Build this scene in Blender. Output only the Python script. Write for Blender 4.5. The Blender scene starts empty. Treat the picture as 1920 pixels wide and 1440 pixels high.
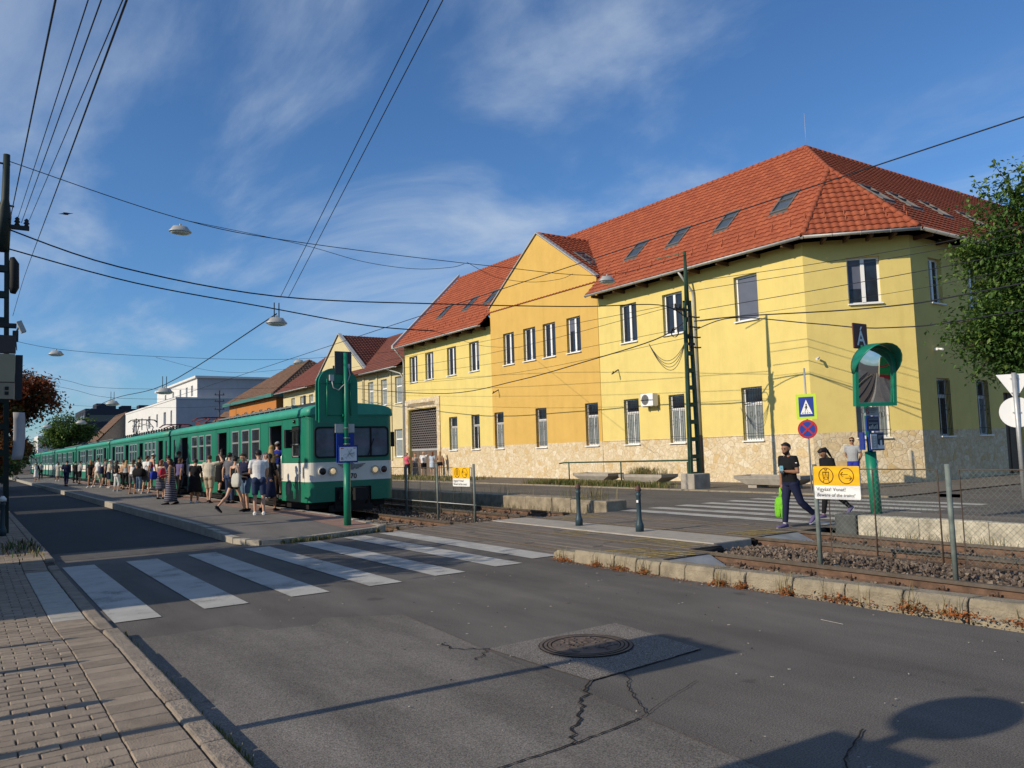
import bpy, bmesh, math, random
from mathutils import Vector, Matrix, Quaternion
random.seed(7)
SC = bpy.context.scene
COL = SC.collection
rad = math.radians

# ------------------------------------------------------------------ camera
cam = bpy.data.cameras.new("camera")
cam_o = bpy.data.objects.new("camera", cam)
COL.objects.link(cam_o)
cam.sensor_width = 36.0
cam.lens = 28.11
cam.clip_start = 0.05
cam.clip_end = 4000
CAM_X = Vector((0.826787, -0.561726, -0.029766))
CAM_Y = Vector((-0.021350, -0.084214, 0.996219))
CAM_Z = Vector((-0.562109, -0.823026, -0.081620))
mw = Matrix((CAM_X, CAM_Y, CAM_Z)).transposed().to_4x4()
mw.translation = Vector((0, 0, 1.75))
cam_o.matrix_world = mw
SC.camera = cam_o

# ------------------------------------------------------------------ light
SUN_EL, SUN_AZ = 27.0, -3.0            # elevation; heading of the light over the ground, degrees from +X
ld = Vector((math.cos(rad(SUN_EL)) * math.cos(rad(SUN_AZ)), math.cos(rad(SUN_EL)) * math.sin(rad(SUN_AZ)), -math.sin(rad(SUN_EL))))
sun = bpy.data.lights.new("sun", 'SUN')
sun.energy = 4.6
sun.angle = rad(0.5)
sun.color = (1.0, 0.87, 0.68)
sun_o = bpy.data.objects.new("sun", sun)
sun_o.rotation_euler = ld.to_track_quat('-Z', 'Y').to_euler()
COL.objects.link(sun_o)

W = bpy.data.worlds.new("World")
SC.world = W
W.use_nodes = True
nt = W.node_tree
nt.nodes.clear()
def wn(t, **k):
    n = nt.nodes.new(t)
    for a, b in k.items(): setattr(n, a, b)
    return n
def wmath(op, a, b=None, clamp=False):
    n = wn('ShaderNodeMath', operation=op, use_clamp=clamp)
    for i, v in enumerate((a, b)):
        if v is None: continue
        if isinstance(v, (int, float)): n.inputs[i].default_value = v
        else: nt.links.new(v, n.inputs[i])
    return n.outputs[0]
sky = wn('ShaderNodeTexSky', sky_type='NISHITA')
sky.sun_disc = False
sky.sun_elevation = rad(SUN_EL)
sky.sun_rotation = math.atan2(-ld.x, -ld.y)
sky.air_density = 1.0; sky.dust_density = 0.35; sky.ozone_density = 3.0
tc = wn('ShaderNodeTexCoord')
sep = wn('ShaderNodeSeparateXYZ')
nt.links.new(tc.outputs['Generated'], sep.inputs[0])
zz = wmath('ADD', wmath('MAXIMUM', sep.outputs[2], 0.0), 0.12)
comb = wn('ShaderNodeCombineXYZ')
nt.links.new(wmath('DIVIDE', sep.outputs[0], zz), comb.inputs[0])
nt.links.new(wmath('DIVIDE', sep.outputs[1], zz), comb.inputs[1])
mp = wn('ShaderNodeMapping')
mp.inputs['Rotation'].default_value = (0, 0, rad(-15))
mp.inputs['Scale'].default_value = (1.4, 0.7, 1.0)
mp.inputs['Location'].default_value = (5.1359, -3.9237, 0)
nt.links.new(comb.outputs[0], mp.inputs[0])
n1 = wn('ShaderNodeTexNoise'); n1.inputs['Scale'].default_value = 1.0; n1.inputs['Detail'].default_value = 9; n1.inputs['Roughness'].default_value = 0.58; n1.inputs['Distortion'].default_value = 0.5
n2 = wn('ShaderNodeTexNoise'); n2.inputs['Scale'].default_value = 0.36; n2.inputs['Detail'].default_value = 3
nt.links.new(mp.outputs[0], n1.inputs['Vector']); nt.links.new(mp.outputs[0], n2.inputs['Vector'])
r1 = wn('ShaderNodeMapRange', interpolation_type='SMOOTHSTEP'); r1.inputs[1].default_value = 0.42; r1.inputs[2].default_value = 0.78
r2 = wn('ShaderNodeMapRange', interpolation_type='SMOOTHSTEP'); r2.inputs[1].default_value = 0.20; r2.inputs[2].default_value = 0.50
nt.links.new(n1.outputs[0], r1.inputs[0]); nt.links.new(n2.outputs[0], r2.inputs[0])
cmask = wmath('MULTIPLY', wmath('MULTIPLY', r1.outputs[0], r2.outputs[0]), 0.85, True)
cmix = wn('ShaderNodeMix', data_type='RGBA')
nt.links.new(cmask, cmix.inputs[0])
tint = wn('ShaderNodeMix', data_type='RGBA', blend_type='MULTIPLY'); tint.inputs[0].default_value = 1.0
tint.inputs[7].default_value = (0.66, 0.98, 1.30, 1)
nt.links.new(sky.outputs[0], tint.inputs[6])
nt.links.new(tint.outputs[2], cmix.inputs[6])
cmix.inputs[7].default_value = (5.0, 6.0, 7.4, 1)
bg = wn('ShaderNodeBackground'); bg.inputs[1].default_value = 0.10
nt.links.new(cmix.outputs[2], bg.inputs[0])
ow = wn('ShaderNodeOutputWorld')
nt.links.new(bg.outputs[0], ow.inputs[0])

SC.view_settings.view_transform = 'Standard'
SC.view_settings.look = 'None'
SC.view_settings.exposure = 0.0
SC.view_settings.gamma = 1.0
SC.view_settings.use_curve_mapping = False

# ------------------------------------------------------------------ helpers
def mat(name, col, rough=0.8, metal=0.0, var=0.12, vs=2.0, bump=0.0, bs=60.0, spec=0.3, emit=None, dirt=0.0):
    m = bpy.data.materials.new(name); m.use_nodes = True
    t = m.node_tree; b = t.nodes['Principled BSDF']
    b.inputs['Roughness'].default_value = rough; b.inputs['Metallic'].default_value = metal
    b.inputs['Specular IOR Level'].default_value = spec
    g = t.nodes.new('ShaderNodeNewGeometry')
    n = t.nodes.new('ShaderNodeTexNoise'); n.inputs['Scale'].default_value = vs; n.inputs['Detail'].default_value = 6; n.inputs['Roughness'].default_value = 0.6
    t.links.new(g.outputs['Position'], n.inputs['Vector'])
    r = t.nodes.new('ShaderNodeValToRGB')
    r.color_ramp.elements[0].position = 0.3; r.color_ramp.elements[1].position = 0.7
    c0 = [max(0, c * (1 - var)) for c in col[:3]]; c1 = [min(1, c * (1 + var)) for c in col[:3]]
    r.color_ramp.elements[0].color = (*c0, 1); r.color_ramp.elements[1].color = (*c1, 1)
    t.links.new(n.outputs[0], r.inputs[0])
    out = r.outputs[0]
    if dirt:
        n3 = t.nodes.new('ShaderNodeTexNoise'); n3.inputs['Scale'].default_value = 0.9; n3.inputs['Detail'].default_value = 8; n3.inputs['Roughness'].default_value = 0.7
        mpd = t.nodes.new('ShaderNodeMapping'); mpd.inputs['Scale'].default_value = (1, 1, 0.35)
        t.links.new(g.outputs['Position'], mpd.inputs[0]); t.links.new(mpd.outputs[0], n3.inputs['Vector'])
        mr = t.nodes.new('ShaderNodeMapRange'); mr.inputs[1].default_value = 0.52; mr.inputs[2].default_value = 0.78; mr.inputs[4].default_value = dirt
        t.links.new(n3.outputs[0], mr.inputs[0])
        mx = t.nodes.new('ShaderNodeMix'); mx.data_type = 'RGBA'
        t.links.new(mr.outputs[0], mx.inputs[0]); t.links.new(out, mx.inputs[6])
        mx.inputs[7].default_value = (col[0] * .55, col[1] * .52, col[2] * .5, 1)
        out = mx.outputs[2]
    t.links.new(out, b.inputs['Base Color'])
    if bump:
        n2 = t.nodes.new('ShaderNodeTexNoise'); n2.inputs['Scale'].default_value = bs; n2.inputs['Detail'].default_value = 4
        t.links.new(g.outputs['Position'], n2.inputs['Vector'])
        bp = t.nodes.new('ShaderNodeBump'); bp.inputs['Strength'].default_value = bump; bp.inputs['Distance'].default_value = 0.02
        t.links.new(n2.outputs[0], bp.inputs['Height']); t.links.new(bp.outputs[0], b.inputs['Normal'])
    if emit:
        b.inputs['Emission Color'].default_value = (*emit[0], 1); b.inputs['Emission Strength'].default_value = emit[1]
    return m

OFF = {}
def thing(name, label, cat, loc=(0, 0, 0), group=None, rz=0.0):
    o = bpy.data.objects.new(name, None); COL.objects.link(o)
    o.empty_display_size = 0.2
    o.location = loc; o.rotation_euler = (0, 0, rz)
    tag(o, label, cat, group)
    OFF[o.name] = Vector(loc)
    return o
def tag(o, label=None, cat=None, group=None, kind=None):
    if label: o['label'] = label
    if cat: o['category'] = cat
    if group: o['group'] = group
    if kind: o['kind'] = kind
    return o
def dup(root, loc, rz=None, label=None, group=None):
    r = root.copy(); COL.objects.link(r); r.location = loc
    if rz is not None: r.rotation_euler = (0, 0, rz)
    if label: r['label'] = label
    if group: r['group'] = group
    for ch in list(root.children):
        c = ch.copy(); COL.objects.link(c); c.parent = r
        for g in ch.children:
            d = g.copy(); COL.objects.link(d); d.parent = c
    return r

V = Vector
class MB:
    def __init__(s): s.bm = bmesh.new()
    def f(s, pts, mi=0, smooth=False):
        fc = s.bm.faces.new([s.bm.verts.new(p) for p in pts]); fc.material_index = mi; fc.smooth = smooth; return fc
    def box(s, x0, x1, y0, y1, z0, z1, mi=0):
        v = [s.bm.verts.new((x, y, z)) for z in (z0, z1) for y in (y0, y1) for x in (x0, x1)]
        for q in ((0, 2, 3, 1), (4, 5, 7, 6), (0, 1, 5, 4), (2, 6, 7, 3), (0, 4, 6, 2), (1, 3, 7, 5)):
            s.bm.faces.new([v[i] for i in q]).material_index = mi
    def obox(s, c, a, b, d, mi=0):
        c, a, b, d = V(c), V(a), V(b), V(d)
        v = [s.bm.verts.new(c + a * i + b * j + d * k) for k in (-1, 1) for j in (-1, 1) for i in (-1, 1)]
        for q in ((0, 2, 3, 1), (4, 5, 7, 6), (0, 1, 5, 4), (2, 6, 7, 3), (0, 4, 6, 2), (1, 3, 7, 5)):
            s.bm.faces.new([v[i] for i in q]).material_index = mi
    def bar(s, p, q, w, h=None, mi=0):
        p, q = V(p), V(q); d = q - p
        if d.length < 1e-6: return
        h = h or w; z = d.normalized(); up = V((0, 0, 1)) if abs(z.z) < .95 else V((0, 1, 0))
        x = z.cross(up).normalized(); y = x.cross(z)
        s.obox((p + q) / 2, x * w / 2, y * h / 2, d / 2, mi)
    def rings(s, rs, mi=0, cap=True, smooth=True, close=True):
        vs = [[s.bm.verts.new(p) for p in r] for r in rs]; n = len(vs[0])
        for a, b in zip(vs, vs[1:]):
            for i in range(n if close else n - 1):
                fc = s.bm.faces.new((a[i], a[(i + 1) % n], b[(i + 1) % n], b[i])); fc.material_index = mi; fc.smooth = smooth
        if cap and close:
            for r, rev in ((vs[0], True), (vs[-1], False)):
                fc = s.bm.faces.new(list(reversed(r)) if rev else r); fc.material_index = mi
    def tube(s, pts, r, n=6, mi=0, cap=True, smooth=True, ry=None):
        pts = [V(p) for p in pts]; k = len(pts); rs = []
        rr = r if isinstance(r, (list, tuple)) else [r] * k
        x = None
        for i, p in enumerate(pts):
            d = (pts[min(i + 1, k - 1)] - pts[max(i - 1, 0)]).normalized()
            if x is None:
                up = V((0, 0, 1)) if abs(d.z) < .9 else V((0, 1, 0))
                x = d.cross(up).normalized()
            else:
                x = (x - d * x.dot(d)).normalized()
            y = d.cross(x)
            rs.append([p + x * rr[i] * math.cos(2 * math.pi * j / n) + y * rr[i] * math.sin(2 * math.pi * j / n) for j in range(n)])
        s.rings(rs, mi, cap, smooth)
    def cyl(s, c, r, z0, z1, n=16, mi=0, r2=None):
        s.tube([(c[0], c[1], z0), (c[0], c[1], z1)], [r, r2 if r2 is not None else r], n, mi)
    def lathe(s, c, prof, n=14, mi=0):
        s.rings([[(c[0] + r * math.cos(2 * math.pi * j / n), c[1] + r * math.sin(2 * math.pi * j / n), c[2] + z) for j in range(n)] for r, z in prof], mi)
    def disc(s, c, u, v, r, n=24, mi=0, th=0.0):
        c, u, v = V(c), V(u).normalized(), V(v).normalized(); w = u.cross(v)
        ring = [c + u * r * math.cos(2 * math.pi * j / n) + v * r * math.sin(2 * math.pi * j / n) for j in range(n)]
        if th: s.rings([[p - w * th / 2 for p in ring], [p + w * th / 2 for p in ring]], mi, smooth=False)
        else: s.f(ring, mi)
    def annulus(s, c, u, v, r0, r1, n=32, mi=0):
        c, u, v = V(c), V(u).normalized(), V(v).normalized()
        for j in range(n):
            a, b = 2 * math.pi * j / n, 2 * math.pi * (j + 1) / n
            d = lambda t, r: c + u * r * math.cos(t) + v * r * math.sin(t)
            s.f([d(a, r0), d(a, r1), d(b, r1), d(b, r0)], mi)
    def plate(s, pts, th, mi=0):
        pts = [V(p) for p in pts]; n = (pts[1] - pts[0]).cross(pts[2] - pts[1]).normalized() * th / 2
        s.rings([[p - n for p in pts], [p + n for p in pts]], mi, smooth=False)
    def text(s, txt, size, o, u, v, mi=0, align='CENTER', shear=0.0, bold=0.0):
        cu = bpy.data.curves.new("t", 'FONT'); cu.body = txt; cu.size = size; cu.align_x = align; cu.shear = shear; cu.offset = bold
        cu.resolution_u = 3
        ob = bpy.data.objects.new("t", cu); COL.objects.link(ob)
        dg = bpy.context.evaluated_depsgraph_get(); me = ob.evaluated_get(dg).to_mesh()
        o, u, v = V(o), V(u), V(v)
        vs = [s.bm.verts.new(o + u * q.co.x + v * q.co.y) for q in me.vertices]
        for pg in me.polygons:
            try: s.bm.faces.new([vs[i] for i in pg.vertices]).material_index = mi
            except ValueError: pass
        ob.evaluated_get(dg).to_mesh_clear()
        bpy.data.objects.remove(ob); bpy.data.curves.remove(cu)
    def obj(s, name, mats, parent=None, bevel=0.0, recalc=False, smooth=None):
        if recalc: bmesh.ops.recalc_face_normals(s.bm, faces=s.bm.faces)
        if parent is not None:
            root = parent
            while root.parent is not None: root = root.parent
            off = OFF.get(root.name, V((0, 0, 0)))
            if off.length > 0: bmesh.ops.translate(s.bm, verts=s.bm.verts, vec=-off)
        me = bpy.data.meshes.new(name); s.bm.to_mesh(me); s.bm.free()
        for m in (mats if isinstance(mats, (list, tuple)) else [mats]): me.materials.append(m)
        if smooth is not None:
            for p in me.polygons: p.use_smooth = smooth
        o = bpy.data.objects.new(name, me); COL.objects.link(o)
        if parent is not None: o.parent = parent
        if bevel:
            md = o.modifiers.new("bevel", 'BEVEL'); md.width = bevel; md.segments = 2; md.limit_method = 'ANGLE'
        return o
def solo(mb, name, mats, label, cat, group=None, **k):
    return tag(mb.obj(name, mats, **k), label, cat, group)
def structure(mb, name, mats, **k):
    return tag(mb.obj(name, mats, **k), kind='structure')

def wall_open(mb, O, U, N, W, z0, z1, ops, mi=0, depth=0.22, mir=None, cuts=(), matf=None, cap=True):
    """wall sheet with real openings and reveals. ops: (u0,u1,z0,z1)"""
    O, U, N = V(O), V(U), V(N); Z = V((0, 0, 1)); mir = mi if mir is None else mir
    us = sorted({0.0, W} | {o[0] for o in ops} | {o[1] for o in ops})
    zs = sorted({z0, z1} | {o[2] for o in ops} | {o[3] for o in ops} | set(cuts))
    us = [u for u in us if 0 <= u <= W]; zs = [z for z in zs if z0 <= z <= z1]
    P = lambda u, z, d=0: O + U * u + Z * z - N * d
    for a, b in zip(us, us[1:]):
        for c, d in zip(zs, zs[1:]):
            mu, mz = (a + b) / 2, (c + d) / 2
            if any(o[0] < mu < o[1] and o[2] < mz < o[3] for o in ops): continue
            mb.f([P(a, c), P(b, c), P(b, d), P(a, d)], matf(mu, mz) if matf else mi)
    for a, b, c, d in ops:
        for q in (((a, c), (a, d)), ((b, d), (b, c)), ((a, d), (b, d)), ((b, c), (a, c))):
            (ua, za), (ub, zb) = q
            mb.f([P(ua, za), P(ub, zb), P(ub, zb, depth), P(ua, za, depth)], mir)
# ------------------------------------------------------------------ materials
def nodes(m): return m.node_tree.nodes, m.node_tree.links
def asphalt(name, col, patch=0.25, fleck=0.5, cracks=False):
    m = mat(name, col, rough=0.88, var=0.10, vs=0.7, bump=0.35, bs=130, spec=0.25)
    N, L = nodes(m); b = N['Principled BSDF']
    src = b.inputs['Base Color'].links[0].from_socket
    g = N.new('ShaderNodeNewGeometry')
    v = N.new('ShaderNodeTexNoise'); v.inputs['Scale'].default_value = 95; v.inputs['Detail'].default_value = 2
    L.new(g.outputs['Position'], v.inputs['Vector'])
    r = N.new('ShaderNodeMapRange'); r.inputs[1].default_value = 0.30; r.inputs[2].default_value = 0.72; r.inputs[3].default_value = 1 - fleck; r.inputs[4].default_value = 1 + fleck
    L.new(v.outputs[0], r.inputs[0])
    mx = N.new('ShaderNodeMix'); mx.data_type = 'RGBA'; mx.blend_type = 'MULTIPLY'; mx.inputs[0].default_value = 1
    L.new(src, mx.inputs[6]); L.new(r.outputs[0], mx.inputs[7])
    # pale grit
    v2 = N.new('ShaderNodeTexVoronoi'); v2.inputs['Scale'].default_value = 42
    L.new(g.outputs['Position'], v2.inputs['Vector'])
    r2 = N.new('ShaderNodeMapRange'); r2.inputs[1].default_value = 0.10; r2.inputs[2].default_value = 0.06; r2.inputs[4].default_value = 0.55
    L.new(v2.outputs['Distance'], r2.inputs[0])
    sc = N.new('ShaderNodeSeparateColor'); L.new(v2.outputs['Color'], sc.inputs[0])
    gt = N.new('ShaderNodeMath'); gt.operation = 'GREATER_THAN'; gt.inputs[1].default_value = 0.80
    L.new(sc.outputs[0], gt.inputs[0])
    mm = N.new('ShaderNodeMath'); mm.operation = 'MULTIPLY'
    L.new(gt.outputs[0], mm.inputs[0]); L.new(r2.outputs[0], mm.inputs[1])
    m2 = N.new('ShaderNodeMix'); m2.data_type = 'RGBA'
    L.new(mm.outputs[0], m2.inputs[0]); L.new(mx.outputs[2], m2.inputs[6]); m2.inputs[7].default_value = (.30, .29, .27, 1)
    # long worn stains along the lane
    n3 = N.new('ShaderNodeTexNoise'); n3.inputs['Scale'].default_value = 0.8; n3.inputs['Detail'].default_value = 7; n3.inputs['Roughness'].default_value = 0.65
    mp3 = N.new('ShaderNodeMapping'); mp3.inputs['Scale'].default_value = (1.6, 0.35, 1)
    L.new(g.outputs['Position'], mp3.inputs[0]); L.new(mp3.outputs[0], n3.inputs['Vector'])
    r3 = N.new('ShaderNodeMapRange'); r3.inputs[1].default_value = 0.35; r3.inputs[2].default_value = 0.7; r3.inputs[3].default_value = 1 - patch; r3.inputs[4].default_value = 1 + patch * .6
    L.new(n3.outputs[0], r3.inputs[0])
    m3 = N.new('ShaderNodeMix'); m3.data_type = 'RGBA'; m3.blend_type = 'MULTIPLY'; m3.inputs[0].default_value = 1
    L.new(m2.outputs[2], m3.inputs[6]); L.new(r3.outputs[0], m3.inputs[7])
    # oil drips and dark repairs with edges of their own
    n4 = N.new('ShaderNodeTexVoronoi'); n4.inputs['Scale'].default_value = 2.1; n4.inputs['Randomness'].default_value = 1
    n5 = N.new('ShaderNodeTexNoise'); n5.inputs['Scale'].default_value = 9; n5.inputs['Detail'].default_value = 4
    ad = N.new('ShaderNodeMix'); ad.data_type = 'VECTOR'; ad.inputs[0].default_value = .12; L.new(g.outputs['Position'], n5.inputs['Vector']); L.new(g.outputs['Position'], ad.inputs[4]); L.new(n5.outputs['Color'], ad.inputs[5]); L.new(ad.outputs[1], n4.inputs['Vector'])
    sc4 = N.new('ShaderNodeSeparateColor'); L.new(n4.outputs['Color'], sc4.inputs[0])
    rad4 = N.new('ShaderNodeMath'); rad4.operation = 'MULTIPLY'; rad4.inputs[1].default_value = .22; L.new(sc4.outputs[1], rad4.inputs[0])
    df = N.new('ShaderNodeMath'); df.operation = 'SUBTRACT'; L.new(rad4.outputs[0], df.inputs[0]); L.new(n4.outputs['Distance'], df.inputs[1])
    r4 = N.new('ShaderNodeMapRange'); r4.inputs[1].default_value = 0; r4.inputs[2].default_value = .06; r4.inputs[4].default_value = .42; L.new(df.outputs[0], r4.inputs[0])
    gt4 = N.new('ShaderNodeMath'); gt4.operation = 'GREATER_THAN'; gt4.inputs[1].default_value = .55; L.new(sc4.outputs[0], gt4.inputs[0])
    mm4 = N.new('ShaderNodeMath'); mm4.operation = 'MULTIPLY'; L.new(r4.outputs[0], mm4.inputs[0]); L.new(gt4.outputs[0], mm4.inputs[1])
    m5 = N.new('ShaderNodeMix'); m5.data_type = 'RGBA'; L.new(mm4.outputs[0], m5.inputs[0]); L.new(m3.outputs[2], m5.inputs[6]); m5.inputs[7].default_value = (.03, .028, .026, 1)
    L.new(m5.outputs[2], b.inputs['Base Color'])
    return m
M = {}
M['asphalt'] = asphalt('asphalt', (.168, .152, .136), .35)
M['asphalt_dark'] = asphalt('asphalt_dark', (.128, .117, .106), .28)
M['asphalt_fine'] = asphalt('asphalt_fine', (.105, .098, .092), .2, .3)
M['asphalt_grit'] = asphalt('asphalt_grit', (.175, .158, .14), .1, .9)
M['platform'] = asphalt('platform_top', (.17, .155, .14), .2, .25)
M['sidewalk_far'] = asphalt('sidewalk_far', (.16, .14, .12), .2, .25)
M['tar'] = mat('tar', (.012, .011, .011), .9, bump=.5, bs=50)
M['concrete'] = mat('concrete', (.33, .30, .25), .9, var=.22, vs=3, bump=.5, bs=60, dirt=.55)
M['concrete_pale'] = mat('concrete_pale', (.33, .30, .255), .9, var=.15, vs=4, bump=.4, bs=50, dirt=.4)
M['kerb_stone'] = mat('kerb_stone', (.27, .23, .165), .95, var=.3, vs=5, bump=.9, bs=45, dirt=.6)
M['rough_wall'] = mat('rough_wall', (.26, .22, .16), .95, var=.35, vs=4, bump=1, bs=20, dirt=.6)
M['white_lime'] = mat('white_lime', (.42, .385, .30), .95, var=.4, vs=6, bump=1, bs=22, dirt=.9)
M['kerb_worn'] = mat('kerb_worn', (.24, .20, .16), .95, var=.25, vs=5, bump=.8, bs=40, dirt=.5)
M['soil'] = mat('soil', (.09, .075, .06), 1, var=.3, vs=4, bump=.6, bs=20)
M['sand_joint'] = mat('sand_joint', (.055, .047, .04), 1, var=.3, vs=8)
M['rust'] = mat('rust', (.135, .082, .055), .85, var=.4, vs=6, bump=.4, bs=60)
M['rail_top'] = mat('rail_top', (.17, .14, .115), .45, metal=.6, var=.2, vs=8)
M['ballast1'] = mat('ballast_dark', (.095, .072, .056), .95, var=.3, vs=10)
M['ballast2'] = mat('ballast_mid', (.15, .115, .09), .95, var=.3, vs=10)
M['ballast3'] = mat('ballast_pale', (.22, .175, .135), .95, var=.3, vs=10)
M['sleeper'] = mat('sleeper', (.24, .21, .175), .95, var=.2, vs=5, bump=.4, bs=50, dirt=.5)
M['white_paint_worn'] = mat('white_paint_worn', (.40, .39, .36), .75, var=.12, vs=2.5, bump=.3, bs=120, dirt=.30)
M['yellow_paint'] = mat('yellow_paint', (.46, .33, .07), .85, var=.4, vs=9, dirt=.7)
M['paver'] = mat('paver', (.265, .215, .165), .95, var=.16, vs=7, bump=.5, bs=90)
M['paver2'] = mat('paver2', (.23, .187, .143), .95, var=.16, vs=7, bump=.5, bs=90)
M['paver3'] = mat('paver3', (.30, .243, .185), .95, var=.16, vs=7, bump=.5, bs=90)
M['tactile'] = mat('tactile', (.38, .355, .31), .9, var=.12, vs=6, bump=.4, bs=90)
M['black_rubber'] = mat('black_rubber', (.012, .012, .012), .8, bump=.3)
M['grey_steel'] = mat('grey_steel', (.30, .32, .33), .5, metal=.4, var=.2, vs=4)
M['iron'] = mat('iron', (.12, .095, .08), .7, metal=.3, var=.3, vs=9, bump=.4, bs=40)
M['plank'] = mat('plank', (.15, .128, .108), .95, var=.3, vs=3, bump=.6, bs=60)
# grain stretched along the crossing boards (they run with the track)
N_, L_ = nodes(M['plank'])
for n in list(N_):
    if n.type == 'TEX_NOISE':
        k = N_.new('ShaderNodeMapping'); k.inputs['Scale'].default_value = (2.5, .25, 1)
        L_.new(n.inputs['Vector'].links[0].from_socket, k.inputs[0]); L_.new(k.outputs[0], n.inputs['Vector'])

# tyre wear in the white paint: the asphalt shows through
def wear(m, lo, hi, under):
    N, L = nodes(m); b = N['Principled BSDF']; src = b.inputs['Base Color'].links[0].from_socket
    g = N.new('ShaderNodeNewGeometry'); a = N.new('ShaderNodeTexNoise'); a.inputs['Scale'].default_value = 38; a.inputs['Detail'].default_value = 5; a.inputs['Roughness'].default_value = .7
    c = N.new('ShaderNodeTexNoise'); c.inputs['Scale'].default_value = 1.7; c.inputs['Detail'].default_value = 5
    for q in (a, c): L.new(g.outputs['Position'], q.inputs['Vector'])
    s = N.new('ShaderNodeMath'); s.operation = 'MULTIPLY_ADD'; s.inputs[1].default_value = .55; L.new(a.outputs[0], s.inputs[0]); L.new(c.outputs[0], s.inputs[2])
    r = N.new('ShaderNodeMapRange'); r.inputs[1].default_value = lo; r.inputs[2].default_value = hi; r.inputs[4].default_value = .85; L.new(s.outputs[0], r.inputs[0])
    x = N.new('ShaderNodeMix'); x.data_type = 'RGBA'; L.new(r.outputs[0], x.inputs[0]); L.new(src, x.inputs[6]); x.inputs[7].default_value = (*under, 1); L.new(x.outputs[2], b.inputs['Base Color'])
wear(M['white_paint_worn'], .80, 1.02, (.12, .11, .10)); wear(M['yellow_paint'], .80, 1.08, (.13, .115, .10))
# ------------------------------------------------------------------ ground, roads
g = MB(); g.box(-600, 900, -300, 1400, -0.9, -0.30); structure(g, 'ground', M['soil'])
XK = 1.30                                                  # kerb line of the near sidewalk
g = MB()
g.f([(XK, -40, 0), (7.75, -40, 0), (7.75, 16.9, 0), (XK, 16.9, 0)])
g.f([(XK, 16.9, 0), (4.62, 16.9, 0), (4.3, 260, 0), (XK, 260, 0)])
g.f([(7.75, 9.3, 0), (8.05, 9.3, 0), (8.05, 16.3, 0), (7.75, 16.3, 0)])
structure(g, 'road', M['asphalt_dark'])
# resurfaced lanes and patches and one shade-coloured area, each a sheet of its own a few millimetres up
def fan(mb, pts, z): mb.f([(x, y, z) for x, y in pts])
g = MB(); fan(g, [(XK + .02, -40), (3.3, -40), (3.55, 2.7), (3.80, 6.0), (3.95, 8.0), (3.2, 8.45), (3.05, 8.2), (2.55, 8.25), (2.4, 8.7), (XK + .02, 8.75)], .004)
structure(g, 'road_patch', M['asphalt'])
g = MB(); fan(g, [(3.84, 6.12), (3.91, 4.78), (5.22, 4.90), (5.36, 6.15)], .008)
structure(g, 'road_patch', M['asphalt_grit'])
g = MB(); fan(g, [(XK + .02, 16.55), (4.6, 16.45), (4.6, 17.6), (XK + .02, 17.9)], .004)
g2 = MB(); fan(g2, [(XK + .02, 17.92), (4.59, 17.62), (4.4, 120), (XK + .02, 120)], .0035); structure(g2, 'road_patch', asphalt('asphalt_shaded', (.040, .041, .044), .12, .3))  # near-black sheet: the shade over the road beyond is put into its colour
structure(g, 'road_patch', M['asphalt_fine'])
# tar seams and cracks
def crack(mb, pts, w, z=.012, jag=.02, seed=1):
    rnd = random.Random(seed); L = []; 
    for (a, b) in zip(pts, pts[1:]):
        a, b = V((*a, 0)), V((*b, 0)); n = max(2, int((b - a).length / .05)); side = (b - a).normalized().cross(V((0, 0, 1)))
        for i in range(n): L.append(a.lerp(b, i / n) + side * rnd.uniform(-jag, jag))
    L.append(V((*pts[-1], 0)))
    for i in range(len(L) - 1):
        d = (L[i + 1] - L[i]).normalized().cross(V((0, 0, 1)))
        w *= 1.0; w0, w1 = w * .72 * (.35 + .9 * abs(math.sin(i * 1.7 + seed))), w * .72 * (.35 + .9 * abs(math.sin((i + 1) * 1.7 + seed)))
        q = [L[i] - d * w0 / 2, L[i] + d * w0 / 2, L[i + 1] + d * w1 / 2, L[i + 1] - d * w1 / 2]
        mb.f([(p.x, p.y, z) for p in q])
g = MB()
crack(g, [(1.9, 3.78), (2.4, 3.83), (3.05, 3.86), (3.6, 3.94)], .020, jag=.008, seed=3); crack(g, [(3.6, 3.94), (4.05, 4.12), (4.5, 4.28)], .007, jag=.006, seed=13)
crack(g, [(3.91, 4.78), (3.55, 4.45), (3.25, 4.15), (2.98, 3.86)], .022, jag=.03, seed=5)
crack(g, [(4.25, 4.78), (3.98, 4.45), (3.7, 3.98)], .014, jag=.02, seed=6)
crack(g, [(3.84, 6.12), (3.55, 5.85)], .015, jag=.03, seed=8)
crack(g, [(3.84, 6.1), (3.6, 6.3), (3.62, 6.55)], .02, jag=.03, seed=9)
crack(g, [(3.91, 4.78), (4.6, 4.83), (5.22, 4.9)], .012, jag=.006, seed=4); crack(g, [(5.22, 4.9), (5.6, 4.97)], .005, jag=.006, seed=24)
crack(g, [(3.6, 2.4), (4.0, 2.75), (4.5, 2.95)], .016, jag=.006, seed=14)
structure(g, 'road_crack', M['tar'])
# thin joints of the paving lanes
g = MB()
crack(g, [(3.55, 2.7), (3.8, 6.0), (3.95, 8.0)], .010, z=.0105, jag=.004, seed=21)
crack(g, [(1.4, 7.2), (2.2, 7.25), (3.1, 7.2)], .008, z=.0105, jag=.01, seed=23)
structure(g, 'road_seam', M['iron'])

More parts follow.
